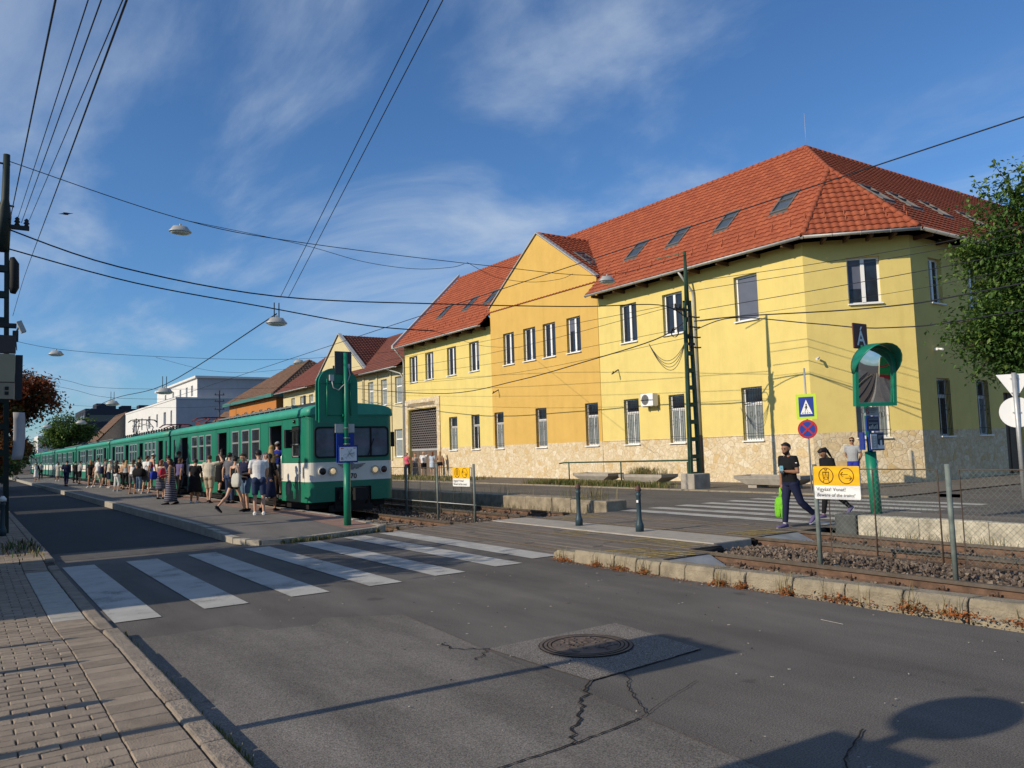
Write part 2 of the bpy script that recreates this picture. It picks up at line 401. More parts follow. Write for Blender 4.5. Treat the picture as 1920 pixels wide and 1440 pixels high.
# near zebra: nine bars along the street
g = MB()
bars = [(1.36, 1.84, 9.76, 15.48), (2.33, 2.84, 9.90, 15.50), (3.38, 3.88, 9.95, 15.62), (4.44, 4.92, 9.98, 15.76), (5.50, 6.00, 10.12, 15.92), (6.60, 7.10, 10.25, 16.15), (7.50, 8.02, 10.55, 16.33)]
for x0, x1, y0, y1 in bars:
    n = 6
    for i in range(n):
        a, b = y0 + (y1 - y0) * i / n, y0 + (y1 - y0) * (i + 1) / n
        g.f([(x0, a, .009), (x1, a, .009), (x1, b, .009), (x0, b, .009)])
structure(g, 'zebra_crossing', M['white_paint_worn'])
# far road, its zebra, far sidewalk
g = MB(); g.f([(14.9, -60, -.004), (22.6, -60, -.004), (22.6, 320, -.004), (14.9, 320, -.004)])
g.f([(22.6, -60, -.004), (120, -60, -.004), (120, 13.4, -.004), (22.6, 13.4, -.004)])
g.f([(14.35, 9.7, -.004), (14.9, 9.7, -.004), (14.9, 16.75, -.004), (14.35, 16.75, -.004)])
structure(g, 'far_road', M['asphalt_dark'])
g = MB()
for k in range(7):
    x0 = 14.75 + k * 1.06
    g.f([(x0, 10.2, .004), (x0 + .5, 10.2, .004), (x0 + .5, 16.6, .004), (x0, 16.6, .004)])
structure(g, 'far_zebra_crossing', M['white_paint_worn'])
g = MB(); g.f([(22.75, 13.4, .03), (120, 13.4, .03), (120, 16.9, .03), (30.7, 16.9, .03), (27.9, 19.7, .03), (27.9, 320, .03), (22.75, 320, .03)])
structure(g, 'far_sidewalk', M['sidewalk_far'])
g = MB()
for k in range(150):
    y = 13.5 + k * 1.0
    g.box(22.6, 22.78, y + .01, y + .99, -.2, .045 + random.uniform(-.006, .006))
structure(g, 'far_kerb', M['kerb_stone'])

# near sidewalk: pavers laid in stretcher bond with a border course and kerb stones
def zs(y):
    def sm(a, b, t): t = max(0, min(1, (t - a) / (b - a))); return t * t * (3 - 2 * t)
    return .105 - .085 * sm(8.0, 10.2, y) + .085 * sm(15.0, 16.8, y)
g = MB(); 
ys = [-12 + i for i in range(0, 62)]
for a, b in zip(ys, ys[1:]): g.f([(-3.4, a, zs(a) - .012), (XK - .02, a, zs(a) - .012), (XK - .02, b, zs(b) - .012), (-3.4, b, zs(b) - .012)])
structure(g, 'sidewalk_bed', M['sand_joint'])
g = MB(); rnd = random.Random(3)
def slab(x0, x1, y0, y1, mi, gap=.004, rise=0):
    dz = rnd.uniform(-.003, .003) + rise; tx, ty = rnd.uniform(-.002, .002), rnd.uniform(-.002, .002)
    j = lambda: rnd.uniform(-.0015, .0015)
    zc = lambda x, y: zs(y) + dz + (tx if x > (x0 + x1) / 2 else -tx) + (ty if y > (y0 + y1) / 2 else -ty)
    a, b, c, d = x0 + gap + j(), x1 - gap + j(), y0 + gap + j(), y1 - gap + j(); e = .006
    top = [(a + e, c + e), (b - e, c + e), (b - e, d - e), (a + e, d - e)]; lo = [(a, c), (b, c), (b, d), (a, d)]
    tv = [g.bm.verts.new((x, y, zc(x, y))) for x, y in top]; lv = [g.bm.verts.new((x, y, zc(x, y) - .007)) for x, y in lo]
    bv = [g.bm.verts.new((x, y, zc(x, y) - .05)) for x, y in lo]
    g.bm.faces.new(tv).material_index = mi
    for i in range(4):
        g.bm.faces.new((lv[i], lv[(i + 1) % 4], tv[(i + 1) % 4], tv[i])).material_index = mi
        g.bm.faces.new((bv[i], bv[(i + 1) % 4], lv[(i + 1) % 4], lv[i])).material_index = mi
y = 2.5; row = 0
while y < 30:
    x = .80 - (row % 2) * .1
    if row % 2: slab(.70, .80, y, y + .115, rnd.choice((0, 0, 1, 2)))
    while x > -1.2:
        slab(x - .21, x, y, y + .115, rnd.choice((0, 0, 0, 1, 2))); x -= .21
    y += .118; row += 1
y = 2.5
while y < 30:
    if 10.2 < y < 15: slab(.80, 1.14, y, y + .2, 3)
    else: slab(.80, 1.14, y, y + .2, rnd.choice((0, 1, 2)))
    y += .203
structure(g, 'sidewalk_paving', [M['paver'], M['paver2'], M['paver3'], M['tactile']])
g = MB(); y = -12
while y < 250:
    h = zs(y + .5) + rnd.uniform(-.004, .004); g.box(1.15, XK, y + .006, y + .994, -.2, h + .004); y += 1.0
structure(g, 'near_kerb', M['kerb_worn'], bevel=.02)
g = MB(); g.f([(-3.4, 30, .1), (1.15, 30, .1), (1.15, 250, .1), (-3.4, 250, .1)])
structure(g, 'sidewalk_beyond', M['asphalt_fine'])

# platform between the road and the train
def zp(y): return .08 + .12 * max(0, min(1, (y - 16) / 4.0))
g = MB(); Ys = [16.9 + 1.5 * i for i in range(85)]
edge = lambda y: 4.60 - .35 * max(0, (y - 24)) / 120
front = [(4.72, 16.45), (4.9, 16.2), (5.3, 16.15), (6.0, 16.25), (6.9, 16.5), (7.6, 16.75)]
g.f([(edge(16.9), 16.9, zp(16.9))] + [(x, y, zp(y)) for x, y in front] + [(7.86, 16.9, zp(16.9))])
for a, b in zip(Ys, Ys[1:]): g.f([(edge(a), a, zp(a)), (7.86, a, zp(a)), (7.86, b, zp(b)), (edge(b), b, zp(b))])
structure(g, 'platform', M['platform'])
g = MB(); line = [(edge(y), y) for y in Ys[::-1]] + front + [(7.86, 16.95)] + [(7.86, y) for y in Ys]
for (a, b) in zip(line, line[1:]):
    d = V((b[0] - a[0], b[1] - a[1], 0)); 
    if d.length < .01: continue
    n = max(1, round(d.length / .9)); sd = V((-d.y, d.x, 0)).normalized() * .075
    for i in range(n):
        p, q = V((*a, 0)) + d * (i / n + .004), V((*a, 0)) + d * ((i + 1) / n - .004); zt = zp((p.y + q.y) / 2) + .012
        m_ = (p + q) / 2; g.obox((m_.x, m_.y, zt / 2 - .1), (q - p) / 2, sd, (0, 0, zt / 2 + .1))
structure(g, 'platform_kerb', M['concrete'])
# red pavers at the platform edge
g = MB()
for a, b in zip(Ys[:40], Ys[1:]): g.f([(7.0, a, zp(a) + .004), (7.78, a, zp(a) + .004), (7.78, b, zp(b) + .004), (7.0, b, zp(b) + .004)])
structure(g, 'platform_strip', mat('red_paver', (.24, .15, .12), .9, var=.2, vs=5, bump=.4, bs=50))

# ------------------------------------------------------------------ track
g = MB(); g.f([(7.8, -60, -.17), (15, -60, -.17), (15, 300, -.17), (7.8, 300, -.17)])
structure(g, 'track_bed', M['ballast1'])
def rock(mb, c, r, rr, mi):
    q = Quaternion((rr.uniform(-1, 1), rr.uniform(-1, 1), rr.uniform(-1, 1), rr.uniform(-1, 1))).normalized()
    b = [V((1, 0, 0)), V((-1, 0, 0)), V((0, 1, 0)), V((0, -1, 0)), V((0, 0, .8)), V((0, 0, -.8))]
    vs = [mb.bm.verts.new(V(c) + q @ (p * r * rr.uniform(.65, 1.3))) for p in b]
    for a, b_, d in ((0, 2, 4), (2, 1, 4), (1, 3, 4), (3, 0, 4), (2, 0, 5), (1, 2, 5), (3, 1, 5), (0, 3, 5)):
        mb.bm.faces.new((vs[a], vs[b_], vs[d])).material_index = mi
g = MB(); rr = random.Random(11)
def strew(n, x0, x1, y0, y1, z=-.165, hump=0.0):
    for _ in range(n):
        x, y = rr.uniform(x0, x1), rr.uniform(y0, y1)
        if 8.47 < x < 8.63 or 9.90 < x < 10.06 or 12.04 < x < 12.2 or 13.42 < x < 13.58: continue
        h = hump * max(0, 1 - abs(x - 11.05) / 1.3)
        rock(g, (x, y, z + h + rr.uniform(-.01, .025)), rr.uniform(.022, .05), rr, rr.choices((0, 1, 2), (4, 4, 1.3))[0])
strew(5200, 9.7, 13.9, 3.0, 9.6, hump=.07); strew(900, 8.2, 9.8, 2.0, 9.2); strew(2600, 7.95, 14.2, 16.6, 26, hump=.05); strew(900, 10.4, 14.2, 26, 45, hump=.05)
structure(g, 'ballast', [M['ballast1'], M['ballast2'], M['ballast3']]); COL.objects['ballast']['kind'] = 'stuff'
# rails
for i, x in enumerate((8.55, 9.98, 12.12, 13.5)):
    t = thing('rail', ('rusty rail hidden closest to the concrete kerb, under the near wheels of the train', 'rusty rail of the train track next to the fence between the tracks', 'rusty rail of the empty track beside the bollards and fence', 'rusty rail of the empty track along the white kerb wall')[i], 'rail', (x, 0, 0), 'tram rails')
    g = MB(); Y0, Y1 = -30, 160
    g.box(x - .036, x + .036, Y0, Y1, -.04, .004, 1); g.box(x - .009, x + .009, Y0, Y1, -.14, -.04, 0); g.box(x - .07, x + .07, Y0, Y1, -.158, -.14, 0)
    g.f([(x - .036, Y0, -.04), (x - .036, Y1, -.04), (x - .009, Y1, -.058), (x - .009, Y0, -.058)]); g.f([(x - .07, Y0, -.14), (x - .07, Y1, -.14), (x - .009, Y1, -.122), (x - .009, Y0, -.122)])
    g.obj('rail_profile', [M['rust'], M['rail_top']], t)
# sleepers with their clips
def clip(mb, x, y):
    mb.box(x - .055, x + .055, y - .06, y + .06, -.14, -.115, 0)
    mb.cyl((x, y - .03), .018, -.12, -.055, 6, 0); mb.cyl((x, y + .03), .02, -.12, -.07, 6, 0)
    mb.tube([(x, y - .05, -.10), (x - .03, y, -.07), (x, y + .05, -.10)], .014, 5, 0)
base = thing('sleeper', 'concrete sleeper half buried in the ballast', 'sleeper', (0, 0, 0), 'sleepers under the rails')
g = MB(); g.box(-1.05, 1.05, -.12, .12, -.26, -.145); g.obj('sleeper_block', M['sleeper'], base, bevel=.015)
for x in (-.615 - .105, -.615 + .205, .615 + .105 + .1, .615 - .105):
    pass
for x in (-.83, -.60, .60, .83):
    g = MB(); clip(g, x, 0); g.obj('rail_clip', M['rust'], base)
first = True
for cx, ylist in ((9.265, [2.2 + .62 * i for i in range(11)] + [17.0 + .62 * i for i in range(8)]), (12.81, [3.0 + .62 * i for i in range(11)] + [17.1 + .62 * i for i in range(14)])):
    for y in ylist:
        lb = 'concrete sleeper of the %s track, half buried in the ballast %s the crossing' % ('train' if cx < 11 else 'empty far', 'right of' if y < 12 else 'beyond')
        if first: base.location = (cx, y, 0); base['label'] = lb; first = False
        else: dup(base, (cx, y, 0), label=lb)
# crossing boards, concrete strip, deflectors
def boards(name, x0, x1, y0, y1, n):
    g = MB(); rnd = random.Random(int(x0 * 10))
    w = (x1 - x0) / n
    for i in range(n):
        yy = y0 - rnd.uniform(0, .25)
        while yy < y1:
            l = rnd.uniform(1.6, 2.6); e = min(yy + l, y1); s = max(yy, y0)
            if e - s > .05: g.box(x0 + i * w + .006, x0 + (i + 1) * w - .006, s + .006, e - .006, -.12, rnd.uniform(-.006, .004))
            yy = e
            if e >= y1: break
    structure(g, name, M['plank'], bevel=.006)
boards('crossing_boards', 8.02, 8.50, 9.0, 16.7, 2); boards('crossing_boards', 8.64, 9.90, 9.05, 16.9, 5); boards('crossing_boards', 10.06, 10.80, 9.6, 16.9, 3)
boards('crossing_boards', 12.21, 13.42, 9.95, 16.7, 5); boards('crossing_boards', 13.60, 14.35, 10.0, 16.6, 3); boards('crossing_boards', 11.85, 12.04, 9.9, 16.7, 1)
g = MB(); rnd = random.Random(5)
def hatch(x0, x1, y0, y1, n):
    for i in range(n):
        y = y0 + (y1 - y0) * i / n; d = -.20 * (x1 - x0) + rnd.uniform(-.02, .02); w = rnd.uniform(.03, .05); xa = x0 + rnd.uniform(0, .1) * (x1 - x0); xb = x1 - rnd.uniform(0, .25) * (x1 - x0)
        g.f([(xa, y + .25, .009), (xb, y + .25 + d, .009), (xb, y + .25 + d + w, .009), (xa, y + .25 + w, .009)])
hatch(8.66, 9.88, 9.0, 10.3, 9); hatch(10.08, 10.78, 9.6, 11.2, 9); hatch(12.23, 13.4, 9.9, 10.6, 5); hatch(12.23, 13.4, 15.4, 16.2, 4); hatch(10.08, 10.78, 12.5, 13.4, 4)
structure(g, 'hatched_markings', M['yellow_paint'])
g = MB(); g.box(10.82, 11.83, 9.75, 16.9, -.17, .016); structure(g, 'concrete_strip', M['concrete_pale'], bevel=.02)
for x0, x1, y in ((8.66, 9.86, 9.0), (12.24, 13.38, 9.93)):
    d = thing('rail_deflector', 'grey steel ramp between the rails, at the board end of the %s track' % ('train' if x0 < 10 else 'empty far'), 'deflector', ((x0 + x1) / 2, y, 0), 'deflector ramps at the crossing')
    g = MB(); g.plate([(x0, y - .02, -.02), (x1, y - .02, -.02), (x1 - .12, y - .50, -.16), (x0 + .12, y - .50, -.16)], .012); g.obj('ramp_plate', M['grey_steel'], d)
    g = MB(); g.box(x0 - .02, x1 + .02, y - .02, y + .03, -.16, -.008); g.obj('rubber_edge', M['black_rubber'], d)
for x0, x1, y in ((10.08, 10.78, 9.53), (13.62, 14.3, 9.95), (8.05, 8.48, 8.95), (11.86, 12.02, 9.84)):
    g = MB(); g.box(x0, x1, y, y + .06, -.16, -.004); g.tube([(x0 + .05, y - .04, -.06), (x1 - .05, y - .04, -.06)], .05, 8)
    structure(g, 'board_end', M['black_rubber'])
# low kerb wall on the near side of the track
g = MB(); rnd = random.Random(9)
def kx(y): return 7.74 if y > 7.3 else 7.74 + (7.3 - y) * .105
y = 10.25
while y > -25:
    l = .46 if y > 6.6 else .62
    y1 = y - l
    h = .188 + rnd.uniform(-.012, .012)
    if y > 9.9: h = .15
    a, b = kx(y - .006), kx(y1 + .006); w = .34
    bulge = .02
    top = [V((b + .03, y1 + .008, h)), V((b + w, y1 + .008, h - .02)), V((a + w, y - .008, h - .02)), V((a + .03, y - .008, h))]
    lowp = [V((b - bulge * .2, y1 + .008, h - .05)), V((b + w, y1 + .008, h - .06)), V((a + w, y - .008, h - .06)), V((a - bulge * .2, y - .008, h - .05))]
    bot = [V((p.x + (-.02 if i in (0, 3) else 0), p.y, -.2)) for i, p in enumerate(lowp)]
    for q in (top, lowp, bot):
        for p in q: p.x += rnd.uniform(-.008, .008)
    g.rings([bot, lowp, top], 0, True, False); y = y1
g.rings([[V((x, 10.27, -.2)) for x in (7.76, 8.06)] + [V((x, 10.5, -.2)) for x in (7.98, 7.84)], [V((x, 10.27, .14)) for x in (7.78, 8.06)] + [V((x, 10.46, .08)) for x in (7.96, 7.86)]], 0, True, False)
structure(g, 'kerb_wall', M['kerb_stone'], bevel=.015)
# low stone wall of the other platform, and the limewashed island on the right
g = MB(); rnd = random.Random(2); y = 16.6
while y < 75:
    l = rnd.uniform(.8, 1.6); g.box(14.28 + rnd.uniform(-.02, .02), 15.05, y + .006, y + l - .006, -.2, .30 + rnd.uniform(-.02, .02)); y += l
structure(g, 'far_platform_wall', M['rough_wall'], bevel=.03)
g = MB(); y = 9.15
while y > -30:
    g.box(14.2, 14.42, y - 1.2 + .006, y, -.2, .29 + .008 * math.sin(y)); y -= 1.2
structure(g, 'island_kerb', M['white_lime'], bevel=.02)
g = MB(); g.box(14.16, 14.75, 9.17, 9.62, -.2, .30); structure(g, 'island_kerb_end', mat('dark_concrete', (.07, .075, .075), .7, var=.3, vs=4), bevel=.03)  # end block in a darker concrete tone
g = MB(); g.f([(14.42, -30, .285), (15.2, -30, .34), (15.2, 9.15, .30), (14.42, 9.15, .28)]); g.f([(15.2, -30, .34), (17.6, -30, .34), (16.6, 9.3, .16), (15.2, 9.15, .30)]); g.f([(17.6, -30, .34), (19, -30, 0), (17.2, 9.6, 0), (16.6, 9.3, .16)])
structure(g, 'island_top', M['sidewalk_far'])
# manhole in its square patch
mh = thing('manhole_cover', 'round rusty iron manhole cover in a square patch of the road', 'manhole cover', (4.55, 5.63, .012))
g = MB()
for r0, r1, z in ((0, .30, .006), (.31, .335, .010), (.345, .37, .008), (.385, .41, .006)):
    n = 40
    for j in range(n):
        a, b = 2 * math.pi * j / n, 2 * math.pi * (j + 1) / n
        P = lambda r, t: (4.55 + r * math.cos(t), 5.63 + r * math.sin(t), .012 + z)
        g.f([P(r0, a), P(r1, a), P(r1, b), P(r0, b)] if r0 else [(4.55, 5.63, .012 + z), P(r1, a), P(r1, b)])
g.obj('cover_rings', M['iron'], mh)
g = MB(); g.disc((4.55, 5.63, .0145), (1, 0, 0), (0, 1, 0), .42, 40); g.obj('frame_ring', M['tar'], mh)
g = MB(); rnd = random.Random(4)
for i in range(60):
    a, r = rnd.uniform(0, 6.28), .27 * math.sqrt(rnd.random()); x, y = 4.55 + r * math.cos(a), 5.63 + r * math.sin(a)
    g.obox((x, y, .020), (.014, .006 * rnd.choice((-1, 1)), 0), (-.006, .014, 0), (0, 0, .004))
g.obj('tread_studs', M['iron'], mh)
# bits of litter on the road
lit = solo((lambda q: (q.bar((6.91, 4.91, .013), (6.88, 4.65, .013), .006, .003), q)[1])(MB()), 'straw', M['tactile'], 'thin white straw lying alone on the dark asphalt', 'litter')
g = MB(); rnd = random.Random(8)
for i in range(110):
    x, y = rnd.uniform(2.5, 7.5), rnd.uniform(2.5, 10.2); s_ = rnd.uniform(.003, .008)
    g.obox((x, y, .014), (s_, rnd.uniform(-s_, s_), 0), (-rnd.uniform(0, s_) * .5, s_ * .6, 0), (0, 0, .002), rnd.choice((0, 0, 1)))
structure(g, 'road_litter', [M['tactile'], M['tar']]); COL.objects['road_litter']['kind'] = 'stuff'
# ------------------------------------------------------------------ building materials
def plaster(name, col):
    m = mat(name, col, .92, var=.05, vs=1.2, bump=.25, bs=22, spec=.15, dirt=.16)
    N, L = nodes(m); b = N['Principled BSDF']; src = b.inputs['Base Color'].links[0].from_socket
    g = N.new('ShaderNodeNewGeometry'); k = N.new('ShaderNodeMapping'); k.inputs['Scale'].default_value = (2.6, 2.6, .16); L.new(g.outputs['Position'], k.inputs[0])
    n = N.new('ShaderNodeTexNoise'); n.inputs['Scale'].default_value = 1; n.inputs['Detail'].default_value = 7; n.inputs['Roughness'].default_value = .65; L.new(k.outputs[0], n.inputs['Vector'])
    r = N.new('ShaderNodeMapRange'); r.inputs[1].default_value = .50; r.inputs[2].default_value = .82; r.inputs[4].default_value = .22; L.new(n.outputs[0], r.inputs[0])
    x = N.new('ShaderNodeMix'); x.data_type = 'RGBA'; L.new(r.outputs[0], x.inputs[0]); L.new(src, x.inputs[6]); x.inputs[7].default_value = (col[0] * .62, col[1] * .58, col[2] * .55, 1); L.new(x.outputs[2], b.inputs['Base Color'])
    return m
M['yellow'] = plaster('yellow_plaster', (.66, .53, .185))
M['ochre'] = plaster('ochre_plaster', (.58, .375, .105))
M['cream'] = plaster('cream_plaster', (.55, .47, .27))
M['white_wall'] = plaster('white_plaster', (.62, .615, .60))
M['white_wall_shaded'] = plaster('white_wall_shaded', (.40, .39, .41))  # white plaster darkened: shade on the faces turned from the sun, as colour
M['orange_wall'] = plaster('orange_plaster', (.42, .17, .05))
M['grey_wall'] = plaster('grey_plaster', (.30, .29, .28))
M['dark_wall'] = plaster('dark_cladding', (.04, .045, .06))
M['brick_pale'] = mat('pale_brick', (.26, .21, .17), .95, var=.2, vs=3, bump=.5, bs=20)
def stone(name):
    m = mat(name, (.5, .4, .27), .9, bump=0); N, L = nodes(m); b = N['Principled BSDF']
    g = N.new('ShaderNodeNewGeometry')
    nz = N.new('ShaderNodeTexNoise'); nz.inputs['Scale'].default_value = 2.2; nz.inputs['Detail'].default_value = 3
    L.new(g.outputs['Position'], nz.inputs['Vector'])
    ad = N.new('ShaderNodeMix'); ad.data_type = 'VECTOR'; ad.inputs[0].default_value = .30
    L.new(g.outputs['Position'], ad.inputs[4]); L.new(nz.outputs['Color'], ad.inputs[5])
    ve = N.new('ShaderNodeTexVoronoi'); ve.feature = 'DISTANCE_TO_EDGE'; ve.inputs['Scale'].default_value = 5.6
    vc = N.new('ShaderNodeTexVoronoi'); vc.inputs['Scale'].default_value = 5.6
    L.new(ad.outputs[1], ve.inputs['Vector']); L.new(ad.outputs[1], vc.inputs['Vector'])
    sc = N.new('ShaderNodeSeparateColor'); L.new(vc.outputs['Color'], sc.inputs[0])
    r = N.new('ShaderNodeValToRGB'); e = r.color_ramp.elements
    e[0].position = 0; e[0].color = (.60, .49, .32, 1); e[1].position = 1; e[1].color = (.66, .58, .43, 1)
    for p_, c in ((.25, (.64, .53, .36, 1)), (.5, (.58, .46, .28, 1)), (.72, (.68, .60, .45, 1)), (.88, (.55, .40, .20, 1))):
        x = e.new(p_); x.color = c
    L.new(sc.outputs[0], r.inputs[0])
    n2 = N.new('ShaderNodeTexNoise'); n2.inputs['Scale'].default_value = 9; n2.inputs['Detail'].default_value = 6; L.new(g.outputs['Position'], n2.inputs['Vector'])
    mr = N.new('ShaderNodeMapRange'); mr.inputs[1].default_value = .3; mr.inputs[2].default_value = .7; mr.inputs[3].default_value = .82; mr.inputs[4].default_value = 1.1
    L.new(n2.outputs[0], mr.inputs[0])
    mu = N.new('ShaderNodeMix'); mu.data_type = 'RGBA'; mu.blend_type = 'MULTIPLY'; mu.inputs[0].default_value = 1
    L.new(r.outputs[0], mu.inputs[6]); L.new(mr.outputs[0], mu.inputs[7])
    je = N.new('ShaderNodeMapRange'); je.inputs[1].default_value = .012; je.inputs[2].default_value = .035; L.new(ve.outputs['Distance'], je.inputs[0])
    mj = N.new('ShaderNodeMix'); mj.data_type = 'RGBA'; L.new(je.outputs[0], mj.inputs[0]); mj.inputs[6].default_value = (.46, .37, .24, 1); L.new(mu.outputs[2], mj.inputs[7])
    L.new(mj.outputs[2], b.inputs['Base Color'])
    hs = N.new('ShaderNodeMapRange'); hs.inputs[1].default_value = 0; hs.inputs[2].default_value = .07; L.new(ve.outputs['Distance'], hs.inputs[0])
    hm = N.new('ShaderNodeMath'); hm.operation = 'MULTIPLY_ADD'; hm.inputs[1].default_value = .35; L.new(n2.outputs[0], hm.inputs[0]); L.new(hs.outputs[0], hm.inputs[2])
    bp = N.new('ShaderNodeBump'); bp.inputs['Strength'].default_value = .5; bp.inputs['Distance'].default_value = .025
    L.new(hm.outputs[0], bp.inputs['Height']); L.new(bp.outputs[0], b.inputs['Normal'])
    return m
M['stone'] = stone('stone_cladding')
def tilemat(name, c):
    m = mat(name, c, .75, var=.14, vs=3.5, spec=.3, dirt=.15); return m
M['tile_red'] = tilemat('tile_red', (.295, .074, .033)); M['tile_red2'] = tilemat('tile_red2', (.27, .066, .031)); M['tile_red3'] = tilemat('tile_red3', (.32, .084, .038))
M['tile_dark'] = tilemat('tile_dark', (.15, .050, .036)); M['tile_dark2'] = tilemat('tile_dark2', (.13, .044, .033))
M['tile_brown'] = tilemat('tile_brown', (.15, .085, .055)); M['tile_brown2'] = tilemat('tile_brown2', (.12, .07, .045))
M['zinc'] = mat('zinc', (.40, .40, .39), .5, metal=.2, var=.12, vs=3, dirt=.2)
M['soffit'] = mat('soffit_wood', (.10, .055, .03), .8, var=.2, vs=3)
M['pvc'] = mat('white_pvc', (.78, .78, .77), .4, var=.03)
M['glass'] = mat('window_glass', (.018, .022, .032), .06, var=.2, vs=1, spec=.6)
M['blind'] = mat('window_blind', (.10, .115, .16), .5, var=.08, vs=2)
M['curtain'] = mat('curtain', (.22, .25, .255), .6, var=.15, vs=5)
M['bars'] = mat('window_bars', (.035, .035, .037), .6, metal=.3)
M['brown_door'] = mat('brown_door', (.13, .10, .075), .7, var=.12, vs=2)
M['green_trim'] = mat('green_trim', (.05, .16, .14), .6)

def tiles(mb, O, U, Vv, lim, L, tw=.30, th=.36, amp=.05, lift=.045, mis=(0, 1, 2), seg=5, v0=0.0, holes=()):
    """real roman tiles: rows of waves stepped over each other. lim(v)->(ua,ub)"""
    O, U, Vv = V(O), V(U).normalized(), V(Vv).normalized(); Nn = U.cross(Vv)
    if Nn.z < 0: Nn = -Nn
    rnd = random.Random(int(abs(O.x * 7 + O.y * 13)))
    v = v0
    while v < L - .02:
        vt = min(v + th, L); ua, ub = lim((v + vt) / 2)
        if ub - ua > .05:
            n = max(1, int((ub - ua) / tw * seg)); k0 = math.floor(ua / tw * seg)
            us = [ua] + [j * tw / seg for j in range(k0 + 1, int(math.floor(ub / tw * seg)) + 1) if ua < j * tw / seg < ub] + [ub]
            prof = lambda u: amp * (abs(math.sin(math.pi * u / tw)) ** 0.8)
            A = []; B = []; D = []
            for u in us:
                h = prof(u)
                A.append(mb.bm.verts.new(O + U * u + Vv * v + Nn * (h + lift)))
                B.append(mb.bm.verts.new(O + U * u + Vv * vt + Nn * h))
                D.append(mb.bm.verts.new(O + U * u + Vv * v + Nn * (h * .9 - .005)))
            mi = 0; last = None
            for i in range(len(us) - 1):
                um = (us[i] + us[i + 1]) / 2
                if any(h0 < um < h1 and g0 < (v + vt) / 2 < g1 for h0, h1, g0, g1 in holes): continue
                t = math.floor(um / tw)
                if t != last: mi = rnd.choice(mis); last = t
                a = mb.bm.faces.new((A[i], A[i + 1], B[i + 1], B[i])); a.material_index = mi; a.smooth = True
                c = mb.bm.faces.new((D[i], D[i + 1], A[i + 1], A[i])); c.material_index = mi
        v = vt
def ridge_caps(mb, p, q, r=.13, step=.38, mi=0):
    p, q = V(p), V(q); n = max(1, int((q - p).length / step))
    for i in range(n):
        a, b = p.lerp(q, i / n), p.lerp(q, (i + 1.12) / n); mb.tube([a, b], [r, r * .86], 8, mi)
M['roof_mats'] = None
RM = [M['tile_red'], M['tile_red2'], M['tile_red3']]

def window(parent, O, U, N, u0, u1, z0, z1, depth=.22, kind='upper', rnd=random.Random(1), sill=True):
    """frame, panes and sill set back in the wall; kind: upper / barred"""
    O, U, N = V(O), V(U), V(N); Z = V((0, 0, 1)); P = lambda u, z, d: O + U * u + Z * z - N * d
    w = u1 - u0; fw = .075 if kind != 'small' else .05
    g = MB()
    def fr(a, b, c, d, dd=.06, off=depth - .06): g.obox(P((a + b) / 2, (c + d) / 2, off + dd / 2), U * (b - a) / 2, Z * (d - c) / 2, N * dd / 2)
    fr(u0, u0 + fw, z0, z1); fr(u1 - fw, u1, z0, z1); fr(u0 + fw, u1 - fw, z1 - fw, z1); fr(u0 + fw, u1 - fw, z0, z0 + fw)
    mid = (u0 + u1) / 2
    if kind == 'upper': fr(mid - .07, mid + .07, z0 + fw, z1 - fw, .075, depth - .08)
    if kind == 'barred':
        zt = z1 - (z1 - z0) * .28; fr(u0 + fw, u1 - fw, zt - .14, zt); 
        fr(mid - .03, mid + .03, z0 + fw, zt - .14)
    if kind == 'casement':
        zt = z1 - (z1 - z0) * .36; fr(u0 + fw, u1 - fw, zt - .05, zt + .05)
    f = g.obj('window', M['pvc'], parent)
    g = MB(); d = depth - .02
    g.f([P(u0 + .03, z0 + .03, d), P(u1 - .03, z0 + .03, d), P(u1 - .03, z1 - .03, d), P(u0 + .03, z1 - .03, d)])
    pm = M['glass']
    if kind == 'blind': pm = M['blind']
    if kind == 'casement': pm = M['curtain']
    if kind == 'barred' and rnd.random() < .75:
        pm = M['curtain']
    if kind == 'upper' and rnd.random() < .4:
        zc = z1 - (z1 - z0) * rnd.uniform(.25, .7); a_ = u0 if rnd.random() < .6 else mid
        g2 = MB(); g2.f([P(a_ + .04, zc, d - .003), P(a_ + w / 2 - .04 if a_ == u0 else u1 - .04, zc, d - .003), P(a_ + w / 2 - .04 if a_ == u0 else u1 - .04, z1 - .04, d - .003), P(a_ + .04, z1 - .04, d - .003)]); g2.obj('roller_blind', M['blind'], f)
    pane = g.obj('pane', pm, f)
    if kind == 'barred':
        zt = z1 - (z1 - z0) * .28
        g = MB(); g.f([P(u0 + .03, zt, d - .004), P(u1 - .03, zt, d - .004), P(u1 - .03, z1 - .03, d - .004), P(u0 + .03, z1 - .03, d - .004)]); g.obj('top_pane', M['glass'], f)
    if sill:
        g = MB(); g.obox(P((u0 + u1) / 2, z0 - .025, depth / 2 - .05), U * (w / 2 + .03), Z * .025, N * (depth / 2 + .05)); g.obj('sill', M['pvc'], f)
    if kind == 'barred':
        g = MB(); e = -.01; nb = 8
        for i in range(nb + 1):
            u = u0 + .03 + (w - .06) * i / nb; g.bar(P(u, z0 + .02, e), P(u, z1 - .06, e), .014)
        for z in (z0 + .30, z0 + (z1 - z0) * .72, z1 - .15): g.bar(P(u0, z, e), P(u1, z, e), .018)
        for i in (1, 4, 6):
            u = u0 + .03 + (w - .06) * (i + .5) / nb; c = P(u, z0 + (z1 - z0) * (.42 + .07 * (i % 3)), e)
            g.tube([c + U * .055 * math.cos(t) + Z * .12 * math.sin(t) for t in [k * math.pi / 5 for k in range(11)]], .008, 4)
        g.obj('grille', M['bars'], f)
    return f

